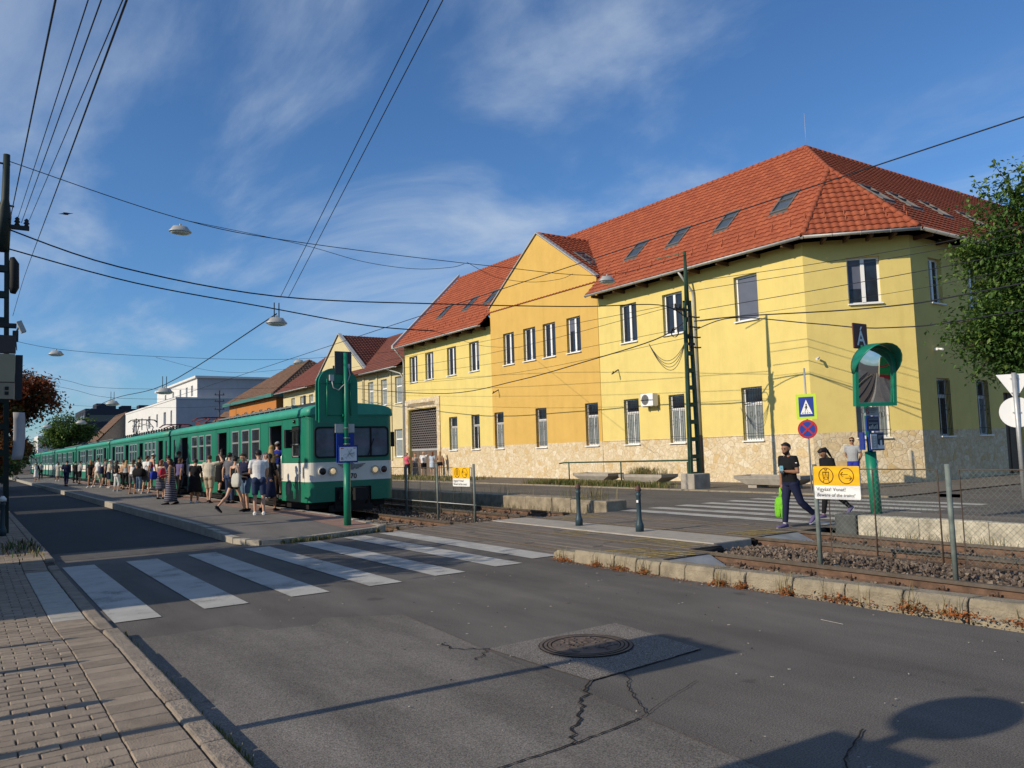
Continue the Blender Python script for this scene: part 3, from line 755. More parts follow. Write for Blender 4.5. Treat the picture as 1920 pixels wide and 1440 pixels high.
# ------------------------------------------------------------------ corner building
FX = 27.8
yb = thing('corner_building', 'long yellow two storey corner building with red tiled roof and stone base', 'building', (FX, 19.6, 0))
U, Nf = (0, 1, 0), (-1, 0, 0)                              # along +Y, facing the street
UP = {'R': [(21.9, 23.15), (26.25, 27.55), (29.38, 30.6)], 'O': [(33.82, 35.05), (36.1, 37.3), (38.05, 39.3), (40.3, 41.5)], 'L': [(44.45, 45.7), (47.45, 48.7), (50.7, 51.95), (53.2, 54.5)]}
LO = {'R': [(21.95, 23.05), (26.4, 27.42), (29.5, 30.6)], 'O': [(32.6, 33.68), (37.2, 38.28), (41.7, 42.75)], 'L': [(44.6, 45.62), (47.5, 48.62)]}
GATE = (50.35, 54.75, 0.03, 4.95)
rndw = random.Random(12)
def band(u, z): return 1 if z < 2.04 else 0
secs = [('R', 19.6, 32.34, FX, 9.75, M['yellow']), ('O', 32.34, 42.95, FX - .03, 10.83, M['ochre']), ('L', 42.95, 55.35, FX, 9.75, M['yellow'])]
for key, ya, yb_, X, zt, m in secs:
    ops = [(a - ya, b - ya, 7.02, 9.0) for a, b in UP[key]] + [(a - ya, b - ya, 1.83, 4.12) for a, b in LO[key]]
    if key == 'L': ops.append((GATE[0] - ya, GATE[1] - ya, GATE[2], GATE[3]))
    g = MB(); wall_open(g, (X, ya, 0), U, Nf, yb_ - ya, 0, zt, ops, 0, .24, 0, cuts=(2.04,), matf=lambda u, z: 1 if z < 2.04 else 0)
    if key == 'O':
        g.f([(X, ya, zt), (X, yb_, zt), (X, 37.6, 14.45)])
        [g.f([(X, y_, a_), (FX + .01, y_, a_), (FX + .01, y_, b_), (X, y_, b_)], i_) for y_ in (ya, yb_) for a_, b_, i_ in ((0, 2.04, 1), (2.04, 10.83, 0))]
        # gable roof cheek walls behind the parapet
        for yy in (32.36, 42.93): g.f([(FX, yy, 9.75), (29.2, yy, 9.75), (29.2, yy, 10.8), (FX, yy, 10.8)])
    g.obj({'R': 'facade_wall', 'O': 'gable_wall', 'L': 'facade_wall'}[key], [m, M['stone']], yb)
    for a, b in UP[key]: window(yb, (X, 0, 0), U, Nf, a, b, 7.02, 9.0, .24, 'blind' if (key == 'R' and a < 23) else 'upper', rndw)
    for a, b in LO[key]: window(yb, (X, 0, 0), U, Nf, a, b, 1.83, 4.12, .24, 'barred', rndw)
# little step on top of the stone cladding
g = MB(); g.box(FX - .035, FX - .005, 19.62, 21.93, .0, 2.03); g.bm.clear(); g.box(FX - .03, FX + .0, 23.07, 26.38, 2.025, 2.05); g.box(FX - .03, FX, 19.62, 21.93, 2.025, 2.05); g.box(FX - .03, FX, 27.44, 29.48, 2.025, 2.05); g.box(FX - .03, FX, 30.62, 32.3, 2.025, 2.05); g.obj('stone_ledge', M['stone'], yb)
# chamfer and side street faces
c0, c1 = V((27.8, 19.6, 0)), V((30.66, 16.74, 0)); CU = (c1 - c0).normalized(); CN = V((-1, -1, 0)).normalized(); CL = (c1 - c0).length
s0 = (V((28.97, 18.43, 0)) - c0).length; s1 = (V((29.85, 17.55, 0)) - c0).length
g = MB(); wall_open(g, c0, CU, CN, CL, 0, 9.75, [(s0, s1, 7.12, 9.0), (s0, s1, 1.80, 3.95)], 0, .24, 0, cuts=(2.04,), matf=lambda u, z: 1 if z < 2.04 else 0); g.obj('chamfer_wall', [M['yellow'], M['stone']], yb)
window(yb, c0, CU, CN, s0, s1, 7.12, 9.0, .24, 'upper', rndw); window(yb, c0, CU, CN, s0, s1, 1.80, 3.95, .24, 'barred', rndw)
RU, RN = (1, 0, 0), (0, -1, 0); R0 = V((30.66, 16.74, 0))
wx = [(31.95, 32.95), (35.1, 36.1), (40.6, 41.6), (44, 45), (48, 49)]
g = MB(); wall_open(g, R0, RU, RN, 24, 0, 9.75, [(a - 30.66, b - 30.66, 7.15, 9.0) for a, b in wx] + [(a - 30.66, b - 30.66, 1.78, 4.1) for a, b in wx] + [(37.4 - 30.66, 39.0 - 30.66, .05, 3.6)], 0, .24, 0, cuts=(2.04,), matf=lambda u, z: 1 if z < 2.04 else 0)
g.obj('side_wall', [M['yellow'], M['stone']], yb)
for a, b in wx:
    window(yb, (0, 16.74, 0), RU, RN, a, b, 7.15, 9.0, .24, 'upper', rndw); window(yb, (0, 16.74, 0), RU, RN, a, b, 1.78, 4.1, .24, 'barred', rndw)
g = MB(); g.f([(37.4, 16.97, .05), (39, 16.97, .05), (39, 16.97, 3.6), (37.4, 16.97, 3.6)]); g.box(38.17, 38.23, 16.92, 16.96, .05, 3.6); g.obj('door', M['brown_door'], yb)
# back and end walls close the body
g = MB(); g.f([(38.6, 28.7, 0), (54.6, 28.7, 0), (54.6, 28.7, 9.75), (38.6, 28.7, 9.75)]); g.f([(38.6, 28.7, 0), (38.6, 55.35, 0), (38.6, 55.35, 9.75), (38.6, 28.7, 9.75)])
g.f([(54.66, 16.74, 0), (54.66, 28.7, 0), (54.66, 28.7, 9.75), (54.66, 22.74, 15.6), (54.66, 16.74, 9.75)])
g.f([(27.8, 55.35, 0), (38.6, 55.35, 0), (38.6, 55.35, 9.75), (33, 55.35, 15.6), (27.8, 55.35, 10.3)]); g.obj('rear_wall', M['yellow'], yb)
# roof: two wings meeting in a chamfered hip
EZ = 9.78; PK = V((33, 22.74, 15.78)); e1, e2 = V((27.0, 19.0, EZ)), V((30.05, 15.95, EZ)); HQ = V((27, 15.95, 9.8)).lerp(PK, .60) + V((0, 0, .06))
S2 = math.sqrt(.5)
def lim_poly(poly):
    def f(v):
        xs = []
        for (u0, v0), (u1, v1) in zip(poly, poly[1:] + poly[:1]):
            if (v0 - v) * (v1 - v) < 0 or v0 == v:
                if v1 != v0: xs.append(u0 + (u1 - u0) * (v - v0) / (v1 - v0))
        return (min(xs), max(xs)) if len(xs) >= 2 else (0, 0)
    return f
rf = MB()
mainV = V((6, 0, 6)).normalized(); LM = 6 * math.sqrt(2)
mp2 = lambda p: (p.y, (p - V((27, 0, EZ))).dot(mainV))
SKY = [(20.9, 21.75), (24.15, 24.95), (27.25, 28.05), (30.2, 31.1), (44.5, 45.3), (47.3, 48.1), (51.0, 51.8)]
main_poly = [(19.0, 0), (55.5, 0), (55.5, LM), (PK.y, LM), mp2(HQ)]
holes = [(a, b, 2.52, 4.02) for a, b in SKY] + [(32.33, 42.97, 0, 1.12)]
def glim(v): return lim_poly(main_poly)(v)
tiles(rf, (27, 0, EZ), (0, 1, 0), mainV, glim, LM, holes=holes)
chV_d = (HQ - (e1 + e2) / 2); chU = (e2 - e1).normalized(); chV = (chV_d - chU * chV_d.dot(chU)).normalized(); chL = (HQ - e1).dot(chV)
tiles(rf, e1, chU, chV, lim_poly([(0, 0), ((e2 - e1).length, 0), ((HQ - e1).dot(chU), chL)]), chL)
riV_d = V((0, PK.y - 15.95, PK.z - EZ)); riL = riV_d.length; riV = riV_d.normalized()
rp2 = lambda p: (p.x, (p - V((0, 15.95, EZ))).dot(riV))
SKR = [(31.0, 31.85), (33.1, 33.95), (35.7, 36.55), (39.0, 39.85)]
tiles(rf, (0, 15.95, EZ), (1, 0, 0), riV, lim_poly([(30.05, 0), (55, 0), (55, riL), (PK.x, riL), rp2(HQ)]), riL, holes=[(a, b, 2.6, 4.1) for a, b in SKR])
ridge_caps(rf, PK, (33, 55.5, 15.78)); ridge_caps(rf, PK, (55, 22.74, 15.78)); ridge_caps(rf, e1 + V((.05, .0, .05)), HQ); ridge_caps(rf, e2 + V((0, .05, .05)), HQ); ridge_caps(rf, HQ, PK)
roof = rf.obj('roof', RM, yb)
g = MB(); g.f([(39, 28.7, EZ), (39, 55.5, EZ), (33, 55.5, 15.75), PK - V((0, 0, .03))]); g.f([(39, 28.7, EZ), PK - V((0, 0, .03)), (55, 22.74, 15.75), (55, 28.7, EZ)])
DK = lambda v: V((27, 0, EZ - .05)) + mainV * v
for ya_, yb__, v_ in ((19.0, 32.33, 0), (32.33, 42.97, 1.1), (42.97, 55.5, 0)):
    p_, q_ = DK(v_), DK(1.12); g.f([(p_.x, ya_, p_.z), (p_.x, yb__, p_.z), (q_.x, yb__, q_.z), (q_.x, ya_ + (1.12 - v_) * (.5 if ya_ == 19.0 else 0), q_.z)])
p_ = DK(1.12); g.f([(p_.x, 19.56, p_.z), (p_.x, 55.5, p_.z), (33, 55.5, 15.7), PK - V((0, 0, .08)), HQ - V((0, 0, .1))]); g.f([e2 - V((0, 0, .05)), HQ - V((0, 0, .1)), PK - V((0, 0, .08)), (55, 22.74, 15.7), (55, 15.95, EZ - .05)]); g.f([e1 - V((0, 0, .05)), HQ - V((0, 0, .1)), e2 - V((0, 0, .05))])
g.obj('roof_deck', M['soffit'], yb)
# skylights lie in the roof as parts
SKG = mat('skylight_glass', (.05, .065, .085), .12, spec=.6); SKF = mat('skylight_frame', (.13, .12, .11), .5, metal=.2)
def skylight(O, U, Vv, u0, u1, v0, v1):
    O, U, Vv = V(O), V(U), V(Vv); Nn = U.cross(Vv); Nn = Nn if Nn.z > 0 else -Nn
    P = lambda u, v, h: O + U * u + Vv * v + Nn * h
    g = MB()
    for a, b, c, d in ((u0 - .05, u0 + .04, v0, v1), (u1 - .04, u1 + .05, v0, v1), (u0 + .04, u1 - .04, v0, v0 + .12), (u0 + .04, u1 - .04, v1 - .10, v1), (u0 + .04, u1 - .04, (v0 + v1) / 2 + .15, (v0 + v1) / 2 + .2)):
        g.obox(P((a + b) / 2, (c + d) / 2, .05), U * (b - a) / 2, Vv * (d - c) / 2, Nn * .06)
    g.obox(P((u0 + u1) / 2, v0 - .08, .03), U * ((u1 - u0) / 2 + .1), Vv * .10, Nn * .03)
    f = g.obj('skylight', SKF, roof)
    g = MB(); g.f([P(u0, v0, .06), P(u1, v0, .06), P(u1, v1, .06), P(u0, v1, .06)]); g.obj('skylight_pane', SKG, yb)
    return f
for a, b in SKY: skylight((27, 0, EZ), (0, 1, 0), mainV, a, b, 2.55, 4.0)
for a, b in SKR: skylight((0, 15.95, EZ), (1, 0, 0), riV, a, b, 2.62, 4.08)
# orange gable roof
g = MB(); gp = V((FX - .1, 37.6, 14.5)); hx = 32.0
for sgn, ye in ((-1, 32.3), (1, 43.0)):
    dv = V((0, 37.6 - ye, 14.5 - 10.85)); L = dv.length
    k = (hx - 27.7) / L
    tiles(g, (27.75, ye, 10.85), (1, 0, 0), dv, lambda v, k=k: (.1, 1.0 + k * v * .88), L)
ridge_caps(g, gp + V((.2, 0, 0)), (31.9, 37.6, 14.5)); g.obj('gable_roof', RM, yb)
for ye in (32.28, 43.02):
    g = MB(); a, b = V((FX - .06, ye, 10.86)), V((FX - .06, 37.6, 14.52))
    g.rings([[a + V((-.06, 0, 0)), a + V((.30, 0, 0)), a + V((.30, 0, .07)), a + V((-.06, 0, .07))], [b + V((-.06, 0, 0)), b + V((.30, 0, 0)), b + V((.30, 0, .07)), b + V((-.06, 0, .07))]], 0, True, False); g.obj('parapet_flashing', M['zinc'], yb)
g = MB(); g.rings([[V((28.0, 32.25, 10.8)), V((28.3, 32.25, 10.8)), V((28.3, 32.25, 10.9)), V((28, 32.25, 10.9))], [V((29.0, 32.25, 11.8)), V((29.3, 32.25, 11.8)), V((29.3, 32.25, 11.9)), V((29.0, 32.25, 11.9))]], 0, True, False); g.obj('valley_flashing', M['zinc'], yb)
g = MB(); g.rings([[V((26.9, 55.45, 9.75)), V((26.9, 55.75, 9.75)), V((26.9, 55.75, 10.0)), V((26.9, 55.45, 10.0))], [V((33, 55.45, 15.9)), V((33, 55.75, 15.9)), V((33, 55.75, 16.15)), V((33, 55.45, 16.15))]], 0, True, False)
g.obj('parapet_flashing', M['zinc'], yb)
skylight((27.75, 32.3, 10.85), (1, 0, 0), V((0, 5.3, 3.65)).normalized(), .95, 1.75, 1.9, 3.7)
# snow guards: little hooks in two rows above the gutter
g = MB()
for row in (.85, 1.25):
    y = 19.6 + row * .4
    while y < 54.5:
        if not 31.8 < y < 43.2:
            p = V((27, y, EZ)) + mainV * row + V((-S2, 0, S2)) * .06; g.box(p.x - .02, p.x + .02, p.y - .02, p.y + .02, p.z - .02, p.z + .16)
        y += .9
    for t in [i * .75 + .3 for i in range(6)]:
        p = e1 + chU * t + chV * row; g.box(p.x - .02, p.x + .02, p.y - .02, p.y + .02, p.z, p.z + .2)
g.obj('snow_guards', M['tile_red3'], yb)
# gutters, soffit, rafters, downpipes
def gutter(mb, p, q, r=.10):
    p, q = V(p), V(q); d = (q - p).normalized(); s = d.cross(V((0, 0, 1)))
    for a, b in ((p, q),):
        ring = lambda c: [c + s * r * math.cos(t) + V((0, 0, 1)) * r * math.sin(t) for t in [math.pi + math.pi * i / 6 for i in range(7)]] + [c + s * (r - .012) * math.cos(t) + V((0, 0, 1)) * (r - .012) * math.sin(t) for t in [2 * math.pi - math.pi * i / 6 for i in range(7)]]
        mb.rings([ring(p), ring(q)], 0, True, True)
    n = max(1, int((q - p).length / .9))
    for i in range(n + 1):
        c = p.lerp(q, i / n); mb.tube([c + s * r * 1.06 * math.cos(t) + V((0, 0, 1)) * r * 1.06 * math.sin(t) for t in [math.pi + math.pi * k / 6 for k in range(7)]], .012, 4)
g = MB(); gz = EZ - .02
for pq in (((26.93, 19.0, gz), (26.93, 32.3, gz)), (e1 + V((-.05, -.05, -.02)), e2 + V((-.05, -.05, -.02))), ((30.05, 15.88, gz), (55, 15.88, gz)), ((26.93, 43.0, gz), (26.93, 55.5, gz))):
    g = MB(); gutter(g, *pq); g.obj('gutter', M['zinc'], yb)
def rafter(f):
    g = MB(); f(g); g.obj('rafter_end', M['soffit'], yb)
for y in [20 + 1.7 * i for i in range(8)] + [43.6 + 1.7 * i for i in range(7)]: rafter(lambda g: g.box(27.02, 27.79, y - .05, y + .05, EZ - .21, EZ - .05))
for i in range(1, 5):
    c = e1.lerp(e2, i / 5); rafter(lambda g: g.bar(c + V((0, 0, -.12)), c + V((.62, .62, -.12)), .1, .15))
for x in [31 + 1.7 * i for i in range(7)]: rafter(lambda g: g.box(x - .05, x + .05, 15.97, 16.73, EZ - .21, EZ - .05))

g = MB(); g.tube([(26.95, 25.6, 9.68), (27.2, 25.55, 9.35), (27.66, 25.46, 8.8), (27.70, 25.45, 8.5), (27.70, 25.45, 2.1)], .055, 8); g.obj('downpipe', M['zinc'], yb)
g = MB(); g.tube([(27.70, 25.45, 2.15), (27.70, 25.45, .03)], .075, 8); g.obj('downpipe_base', mat('cast_iron_brown', (.035, .022, .02), .6), yb)
g = MB(); g.tube([(26.95, 55.3, 9.68), (27.3, 55.3, 9.3), (27.66, 55.3, 8.9), (27.70, 55.3, 8.6), (27.70, 55.3, .03)], .06, 8); g.obj('downpipe', M['zinc'], yb)
# gate: stone surround, roller grille, brown panel
g = MB()
g.box(FX - .07, FX - .003, 49.85, 50.3, .03, 5.72); g.box(FX - .07, FX - .003, 54.8, 55.33, .03, 5.72); g.box(FX - .07, FX - .003, 50.3, 54.8, 5.0, 5.72)
g.obj('gate_surround', M['stone'], yb)
g = MB()
for i in range(26):
    y = 50.6 + i * .165; g.obox((FX - .085, y, 5.28), (.012, 0, 0), (0, .025, .0), (0, -.05, .13))
g.obj('gate_ornament', M['brown_door'], yb)
bt = mat('roller_grille', (.14, .12, .115), .6, var=.1)
N_, L_ = nodes(bt); b_ = N_['Principled BSDF']
g = MB(); X = FX + .22
g.f([(X + .6, 50.35, .03), (X + .6, 54.75, .03), (X + .6, 54.75, 4.95), (X + .6, 50.35, 4.95)], 1)
for r in range(17):
    z = 2.0 + r * .17; g.box(X - .02, X + .02, 50.35, 54.75, z, z + .055)
    for k in range(16):
        y = 50.35 + (k + (.5 if r % 2 else 0)) * .285
        if y < 54.7: g.box(X - .018, X + .018, y, y + .055, z + .055, z + .17)
g.box(X - .03, X + .03, 50.35, 54.75, 1.86, 2.0, 2); g.obj('roller_grille', [bt, M['tar'], M['zinc']], yb)
g = MB(); g.box(X + .02, X + .08, 50.35, 54.75, .03, 1.86)
for y in (51.45, 52.55, 53.65): g.box(X - .0, X + .018, y - .02, y + .02, .03, 1.86)
g.obj('gate_panel', M['brown_door'], yb)
# small fixtures on the walls
g = MB()
for y, z in ((42.2, 5.55), (30.9, 5.7)): g.bar((FX - .02, y, z), (FX - .55, y - .1, z - .25), .05); g.bar((FX - .5, y - .1, z - .25), (FX - .45, y - .1, z - .1), .04)
g.obj('flag_holders', M['bars'], yb)
g = MB(); c = c0 + CU * .35 + CN * .1 + V((0, 0, 5.0)); g.tube([c, c + CN * .12 + V((0, 0, .02)), c + CN * .3 + CU * -.12 - V((0, 0, .05))], .045, 8); g.box(32.0 - .05, 32.0 + .05, 16.6, 16.74, 5.2, 5.3); g.tube([(32.0, 16.6, 5.25), (31.85, 16.35, 5.2)], .045, 8); g.obj('wall_cameras', M['pvc'], yb)
g = MB(); g.tube([(33.3, 22.9, 15.8), (33.3, 22.9, 17.6)], .008, 5); g.obj('lightning_rod', M['zinc'], yb)
# air conditioner
ac = thing('air_conditioner', 'white air conditioner unit mounted on yellow wall between two barred windows', 'air conditioner', (FX, 28.4, 3.62))
g = MB(); g.box(FX - .47, FX - .12, 28.02, 28.86, 3.66, 4.27); g.obj('casing', M['pvc'], ac, bevel=.015)
g = MB(); c = V((FX - .476, 28.55, 3.97)); 
for r in (.06, .11, .16, .21, .25): g.annulus(c, (0, 1, 0), (0, 0, 1), r - .018, r)
for k in range(6): g.bar(c, c + V((0, .25 * math.cos(k * 1.05), .25 * math.sin(k * 1.05))), .012, .006)
g.obj('fan_guard', M['grey_wall'], ac)
g = MB(); g.disc(c + V((.002, 0, 0)), (0, 1, 0), (0, 0, 1), .255, 28); g.obj('fan', M['bars'], ac)
g = MB()
for y in (28.15, 28.72): g.box(FX - .47, FX, y - .02, y + .02, 3.62, 3.655); g.box(FX - .04, FX - .003, y - .02, y + .02, 3.40, 3.62)
g.obj('bracket', M['zinc'], ac)

# ------------------------------------------------------------------ cream building next door
cb = thing('cream_building', 'cream two storey building with dark red roof and gable, next to the yellow one', 'building', (27.9, 70, 0))
X = 27.95
wu = [(56.15, 57.35), (58.85, 59.95), (61.45, 62.5), (65, 66.1), (67.5, 68.6), (70.2, 71.3), (75.5, 76.6), (78.1, 79.2), (80.8, 81.9)]
wl = [(56.2, 57.6), (61.5, 62.6), (65, 66.1), (70.2, 71.3), (75.5, 76.6), (80.8, 81.9)]
g = MB(); wall_open(g, (X, 55.45, 0), U, Nf, 29, 0, 8.6, [(a - 55.45, b - 55.45, 5.65, 7.75) for a, b in wu] + [(a - 55.45, b - 55.45, 1.45, 3.6) for a, b in wl], 0, .22, 0, cuts=(1.2,), matf=lambda u, z: 1 if z < 1.2 else 0)
g.f([(X, 62.9, 8.6), (X, 74.8, 8.6), (X, 68.86, 12.6)])
for y in (55.6, 57.9, 60.5, 63.2, 74.6): g.box(X - .09, X - .002, y, y + .3, 1.2, 8.55)
g.f([(X, 84.45, 0), (38, 84.45, 0), (38, 84.45, 8.6), (33, 84.45, 12.5), (X, 84.45, 8.6)]); g.f([(38, 55.45, 0), (38, 84.45, 0), (38, 84.45, 8.6), (38, 55.45, 8.6)])
g.obj('facade_wall', [M['cream'], M['stone']], cb)
for a, b in wu: window(cb, (X, 0, 0), U, Nf, a, b, 5.65, 7.75, .22, 'casement', rndw)
for a, b in wl: window(cb, (X, 0, 0), U, Nf, a, b, 1.45, 3.6, .22, 'casement', rndw)
g = MB(); dv = V((5.8, 0, 4.2)); L = dv.length
tiles(g, (27.2, 0, 8.45), (0, 1, 0), dv, lambda v: (55.5, 84.8), L, mis=(0, 1), seg=4)
for ye, s in ((62.6, 1), (75.1, -1)):
    d2 = V((0, 68.86 - ye, 12.65 - 8.5)); k = 5.6 / d2.length
    tiles(g, (27.95, ye, 8.5), (1, 0, 0), d2, lambda v, k=k: (0, .3 + k * v), d2.length, mis=(0, 1), seg=4)
ridge_caps(g, (33, 55.6, 12.65), (33, 84.8, 12.65)); g.obj('roof', [M['tile_dark'], M['tile_dark2']], cb)
g = MB(); g.f([(33, 55.5, 12.6), (33, 84.8, 12.6), (38.6, 84.8, 8.4), (38.6, 55.5, 8.4)]); g.f([(27.2, 55.5, 8.36), (27.2, 84.8, 8.36), (33, 84.8, 12.55), (33, 55.5, 12.55)]); g.obj('roof_deck', M['soffit'], cb)
g = MB()
for ye in (62.5, 75.2):
    a, b = V((X - .1, ye, 8.55)), V((X - .1, 68.86, 12.75)); g.rings([[a, a + V((.35, 0, 0)), a + V((.35, 0, .1)), a + V((0, 0, .1))], [b, b + V((.35, 0, 0)), b + V((.35, 0, .1)), b + V((0, 0, .1))]], 0, True, False)
g.obj('verge', M['zinc'], cb)
g = MB(); gutter(g, (27.12, 75.2, 8.42), (27.12, 84.8, 8.42)); g.obj('gutter', M['zinc'], cb)
g = MB(); gutter(g, (27.12, 55.6, 8.42), (27.12, 62.4, 8.42)); g.tube([(27.15, 57.2, 8.35), (27.7, 55.9, 7.9), (27.8, 55.7, 7.6), (27.8, 55.7, 0.03)], .055, 8); g.obj('gutter', M['zinc'], cb)

# ------------------------------------------------------------------ buildings farther down the street
def far_house(name, label, x, y0, y1, dep_, h, wallm, roofm, rh, wins, over=.5, hip=True, floors=((1.2, 2.6),), kind='casement', gutterm=None):
    t = thing(name, label, 'building', (x, y0, 0))
    ops = [(a, b, c, d) for c, d in floors for a, b in wins]
    g = MB(); wall_open(g, (x, y0, 0), U, Nf, y1 - y0, 0, h, ops, 0, .2, 0)
    g.f([(x, y0, 0), (x + dep_, y0, 0), (x + dep_, y0, h), (x, y0, h)]); g.f([(x, y1, 0), (x + dep_, y1, 0), (x + dep_, y1, h), (x, y1, h)]); g.f([(x + dep_, y0, 0), (x + dep_, y1, 0), (x + dep_, y1, h), (x + dep_, y0, h)])
    if roofm is None or not hip: 
        g.f([(x, y0, h), (x + dep_, y0, h), (x + dep_ / 2, y0, h + rh)]) if roofm else g.f([(x, y0, h), (x + dep_, y0, h), (x + dep_, y1, h), (x, y1, h)])
        if roofm: g.f([(x, y1, h), (x + dep_, y1, h), (x + dep_ / 2, y1, h + rh)])
    g.obj('wall', wallm, t)
    for c, d in floors:
        for a, b in wins: window(t, (x, y0, 0), U, Nf, a, b, c, d, .2, kind, rndw, sill=False)
    if roofm:
        g = MB(); xa, xb, ya, yb2 = x - over, x + dep_ + over, y0 - over, y1 + over; hd = dep_ / 2 + over; i = hd if hip else 0
        A, B, C_, D = (xa, ya, h), (xb, ya, h), (xb, yb2, h), (xa, yb2, h); R1, R2 = (x + dep_ / 2, ya + i, h + rh), (x + dep_ / 2, yb2 - i, h + rh)
        dv = V((hd, 0, rh)); L = dv.length
        tiles(g, (xa, 0, h), (0, 1, 0), dv, lim_poly([(ya, 0), (yb2, 0), (yb2 - i, L), (ya + i, L)]), L, mis=(0, 1), seg=4, tw=.4, th=.45)
        g.f([C_, B, R1, R2])
        if hip:
            dv = V((0, hd, rh)); tiles(g, (0, ya, h), (1, 0, 0), dv, lim_poly([(xa, 0), (xb, 0), (x + dep_ / 2, dv.length)]), dv.length, mis=(0, 1), seg=4, tw=.4, th=.45); g.f([C_, D, R2])
            ridge_caps(g, A, R1); ridge_caps(g, B, R1)
        ridge_caps(g, R1, R2); g.f([(p[0], p[1], p[2] - .06) for p in (A, B, C_, D)])
        g.obj('roof', roofm, t)
    if gutterm:
        g = MB(); g.box(x - over - .12, x - over, y0 - over, y1 + over, h - .32, h + .06); g.box(x - over, x + dep_ + over, y0 - over - .12, y0 - over, h - .32, h + .06); g.obj('eave_board', gutterm, t)
    return t
oc = far_house('orange_house', 'orange house with green eaves and brown hipped roof beyond the cream building', 28.0, 87, 106, 12, 8.6, M['orange_wall'], [M['tile_brown'], M['tile_brown2']], 4.6, [(2, 3.2), (5, 6.2), (8, 9.2), (11, 12.2), (14.5, 15.7)], .6, True, ((1.2, 3.2), (5.2, 7.2)), gutterm=M['green_trim'])
g = MB(); g.box(35.6, 36.6, 91.5, 92.4, 9, 12.9); g.box(35.5, 36.7, 91.4, 92.5, 12.6, 12.8); g.obj('chimney', M['tile_dark'], oc)
bh = far_house('brown_roof_house', 'low house with dark brown roof in front of the white apartment block', 27.6, 110, 124, 9, 4.6, M['brick_pale'], [M['tile_brown'], M['tile_brown2']], 4.0, [(2, 3.2), (5, 6.2), (9, 10.2)], .4, False)
g = MB(); g.box(31.6, 32.2, 118, 118.8, 7.5, 9.4); g.obj('chimney', M['tile_dark'], bh)
wb = thing('white_apartment_block', 'white modern flat roofed apartment block with a set back top floor', 'building', (28, 140, 0))
wn_ = [(3, 4.3), (8, 10), (15, 16.3), (22, 24), (30, 31.3), (38, 40)]
g = MB(); wall_open(g, (28, 138, 0), U, Nf, 50, 0, 11.6, [(a, b, c, d) for c, d in ((1, 3), (4.2, 6.2), (7.6, 9.9)) for a, b in wn_], 0, .3, 0)
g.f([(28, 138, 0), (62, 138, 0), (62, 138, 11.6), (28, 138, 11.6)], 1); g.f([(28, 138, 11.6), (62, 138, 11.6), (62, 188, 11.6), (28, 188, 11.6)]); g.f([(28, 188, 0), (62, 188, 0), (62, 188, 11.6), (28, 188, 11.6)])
g.obj('wall', [M['white_wall'], M['white_wall_shaded']], wb)
for c, d in ((1, 3), (4.2, 6.2), (7.6, 9.9)):
    for a, b in wn_: window(wb, (28, 138, 0), U, Nf, a, b, c, d, .3, 'upper', rndw, sill=False)
g = MB(); wall_open(g, (31.5, 139, 0), U, Nf, 34, 11.62, 15.2, [(a, a + 1.4, 12.4, 14.2) for a in (3, 7, 12, 18, 25)], 0, .3, 0)
g.f([(31.5, 139, 11.62), (62, 139, 11.62), (62, 139, 15.2), (31.5, 139, 15.2)], 1); g.box(31.1, 62, 138.6, 173.4, 15.2, 15.55); g.box(50, 56, 139.2, 150, 15.55, 16.6); g.f([(31.5, 173, 11.62), (62, 173, 11.62), (62, 173, 15.2), (31.5, 173, 15.2)]); g.obj('top_floor', [M['white_wall'], M['white_wall_shaded']], wb)
for a in (3, 7, 12, 18, 25): window(wb, (31.5, 139, 0), U, Nf, a, a + 1.4, 12.4, 14.2, .3, 'upper', rndw, sill=False)
g = MB(); g.box(27.9, 28.2, 137.9, 188, 11.6, 11.9); g.box(28.2, 62, 137.9, 138.2, 11.6, 11.9); g.obj('parapet', M['white_wall'], wb)
gh = far_house('grey_gabled_house', 'grey brown gabled house between the green tree and the white block', 22.8, 190, 206, 11.5, 5.9, M['brick_pale'], [M['tile_brown2'], M['tile_brown']], 6.4, [(3, 4.5), (8, 9.5)], .3, False)
db = thing('dark_flat_roof_block', 'dark flat roofed block with rooftop plant far down the street', 'building', (36, 250, 0))
g = MB(); g.box(27, 62, 250, 275, 0, 16.6); g.obj('wall', M['dark_wall'], db)
g = MB(); g.box(30, 35, 252, 260, 16.6, 18.2); g.box(36.5, 39, 252, 258, 16.6, 17.6); g.box(41, 44, 252, 256, 16.6, 17.8); g.obj('rooftop_plant', M['dark_wall'], db)
g = MB()
for z in (5, 9, 13):
    g.box(26.93, 26.99, 252, 273, z, z + 1.8); g.box(28, 60, 249.93, 249.99, z, z + 1.8)
g.obj('window_band', M['glass'], db)
fh = far_house('narrow_white_house', 'narrow white far off house showing above the tail of the train', 13.6, 215, 228, 8, 8.2, M['white_wall'], None, 0, [(2, 3.5), (6, 7.5)], .3, False, ((2, 4), (5, 7)))
# houses on the near side whose roofs shade the road (their eaves lie left of the picture)
for i, (y0, y1, h) in enumerate(((11.6, 16.2, 4.4), (18.4, 33, 4.7), (36, 50, 4.9), (53, 75, 5.1))):
    far_house('street_house', ('low house beside the near pavement at the crossing', 'long low house shading the near road', 'low house behind the red tree', 'farther low house on the near side')[i], -10.5, y0, y1, 7.3, h - .6, M['cream'], [M['tile_dark'], M['tile_dark2']], 1.7, [(1.5, 2.7)], .4, False)
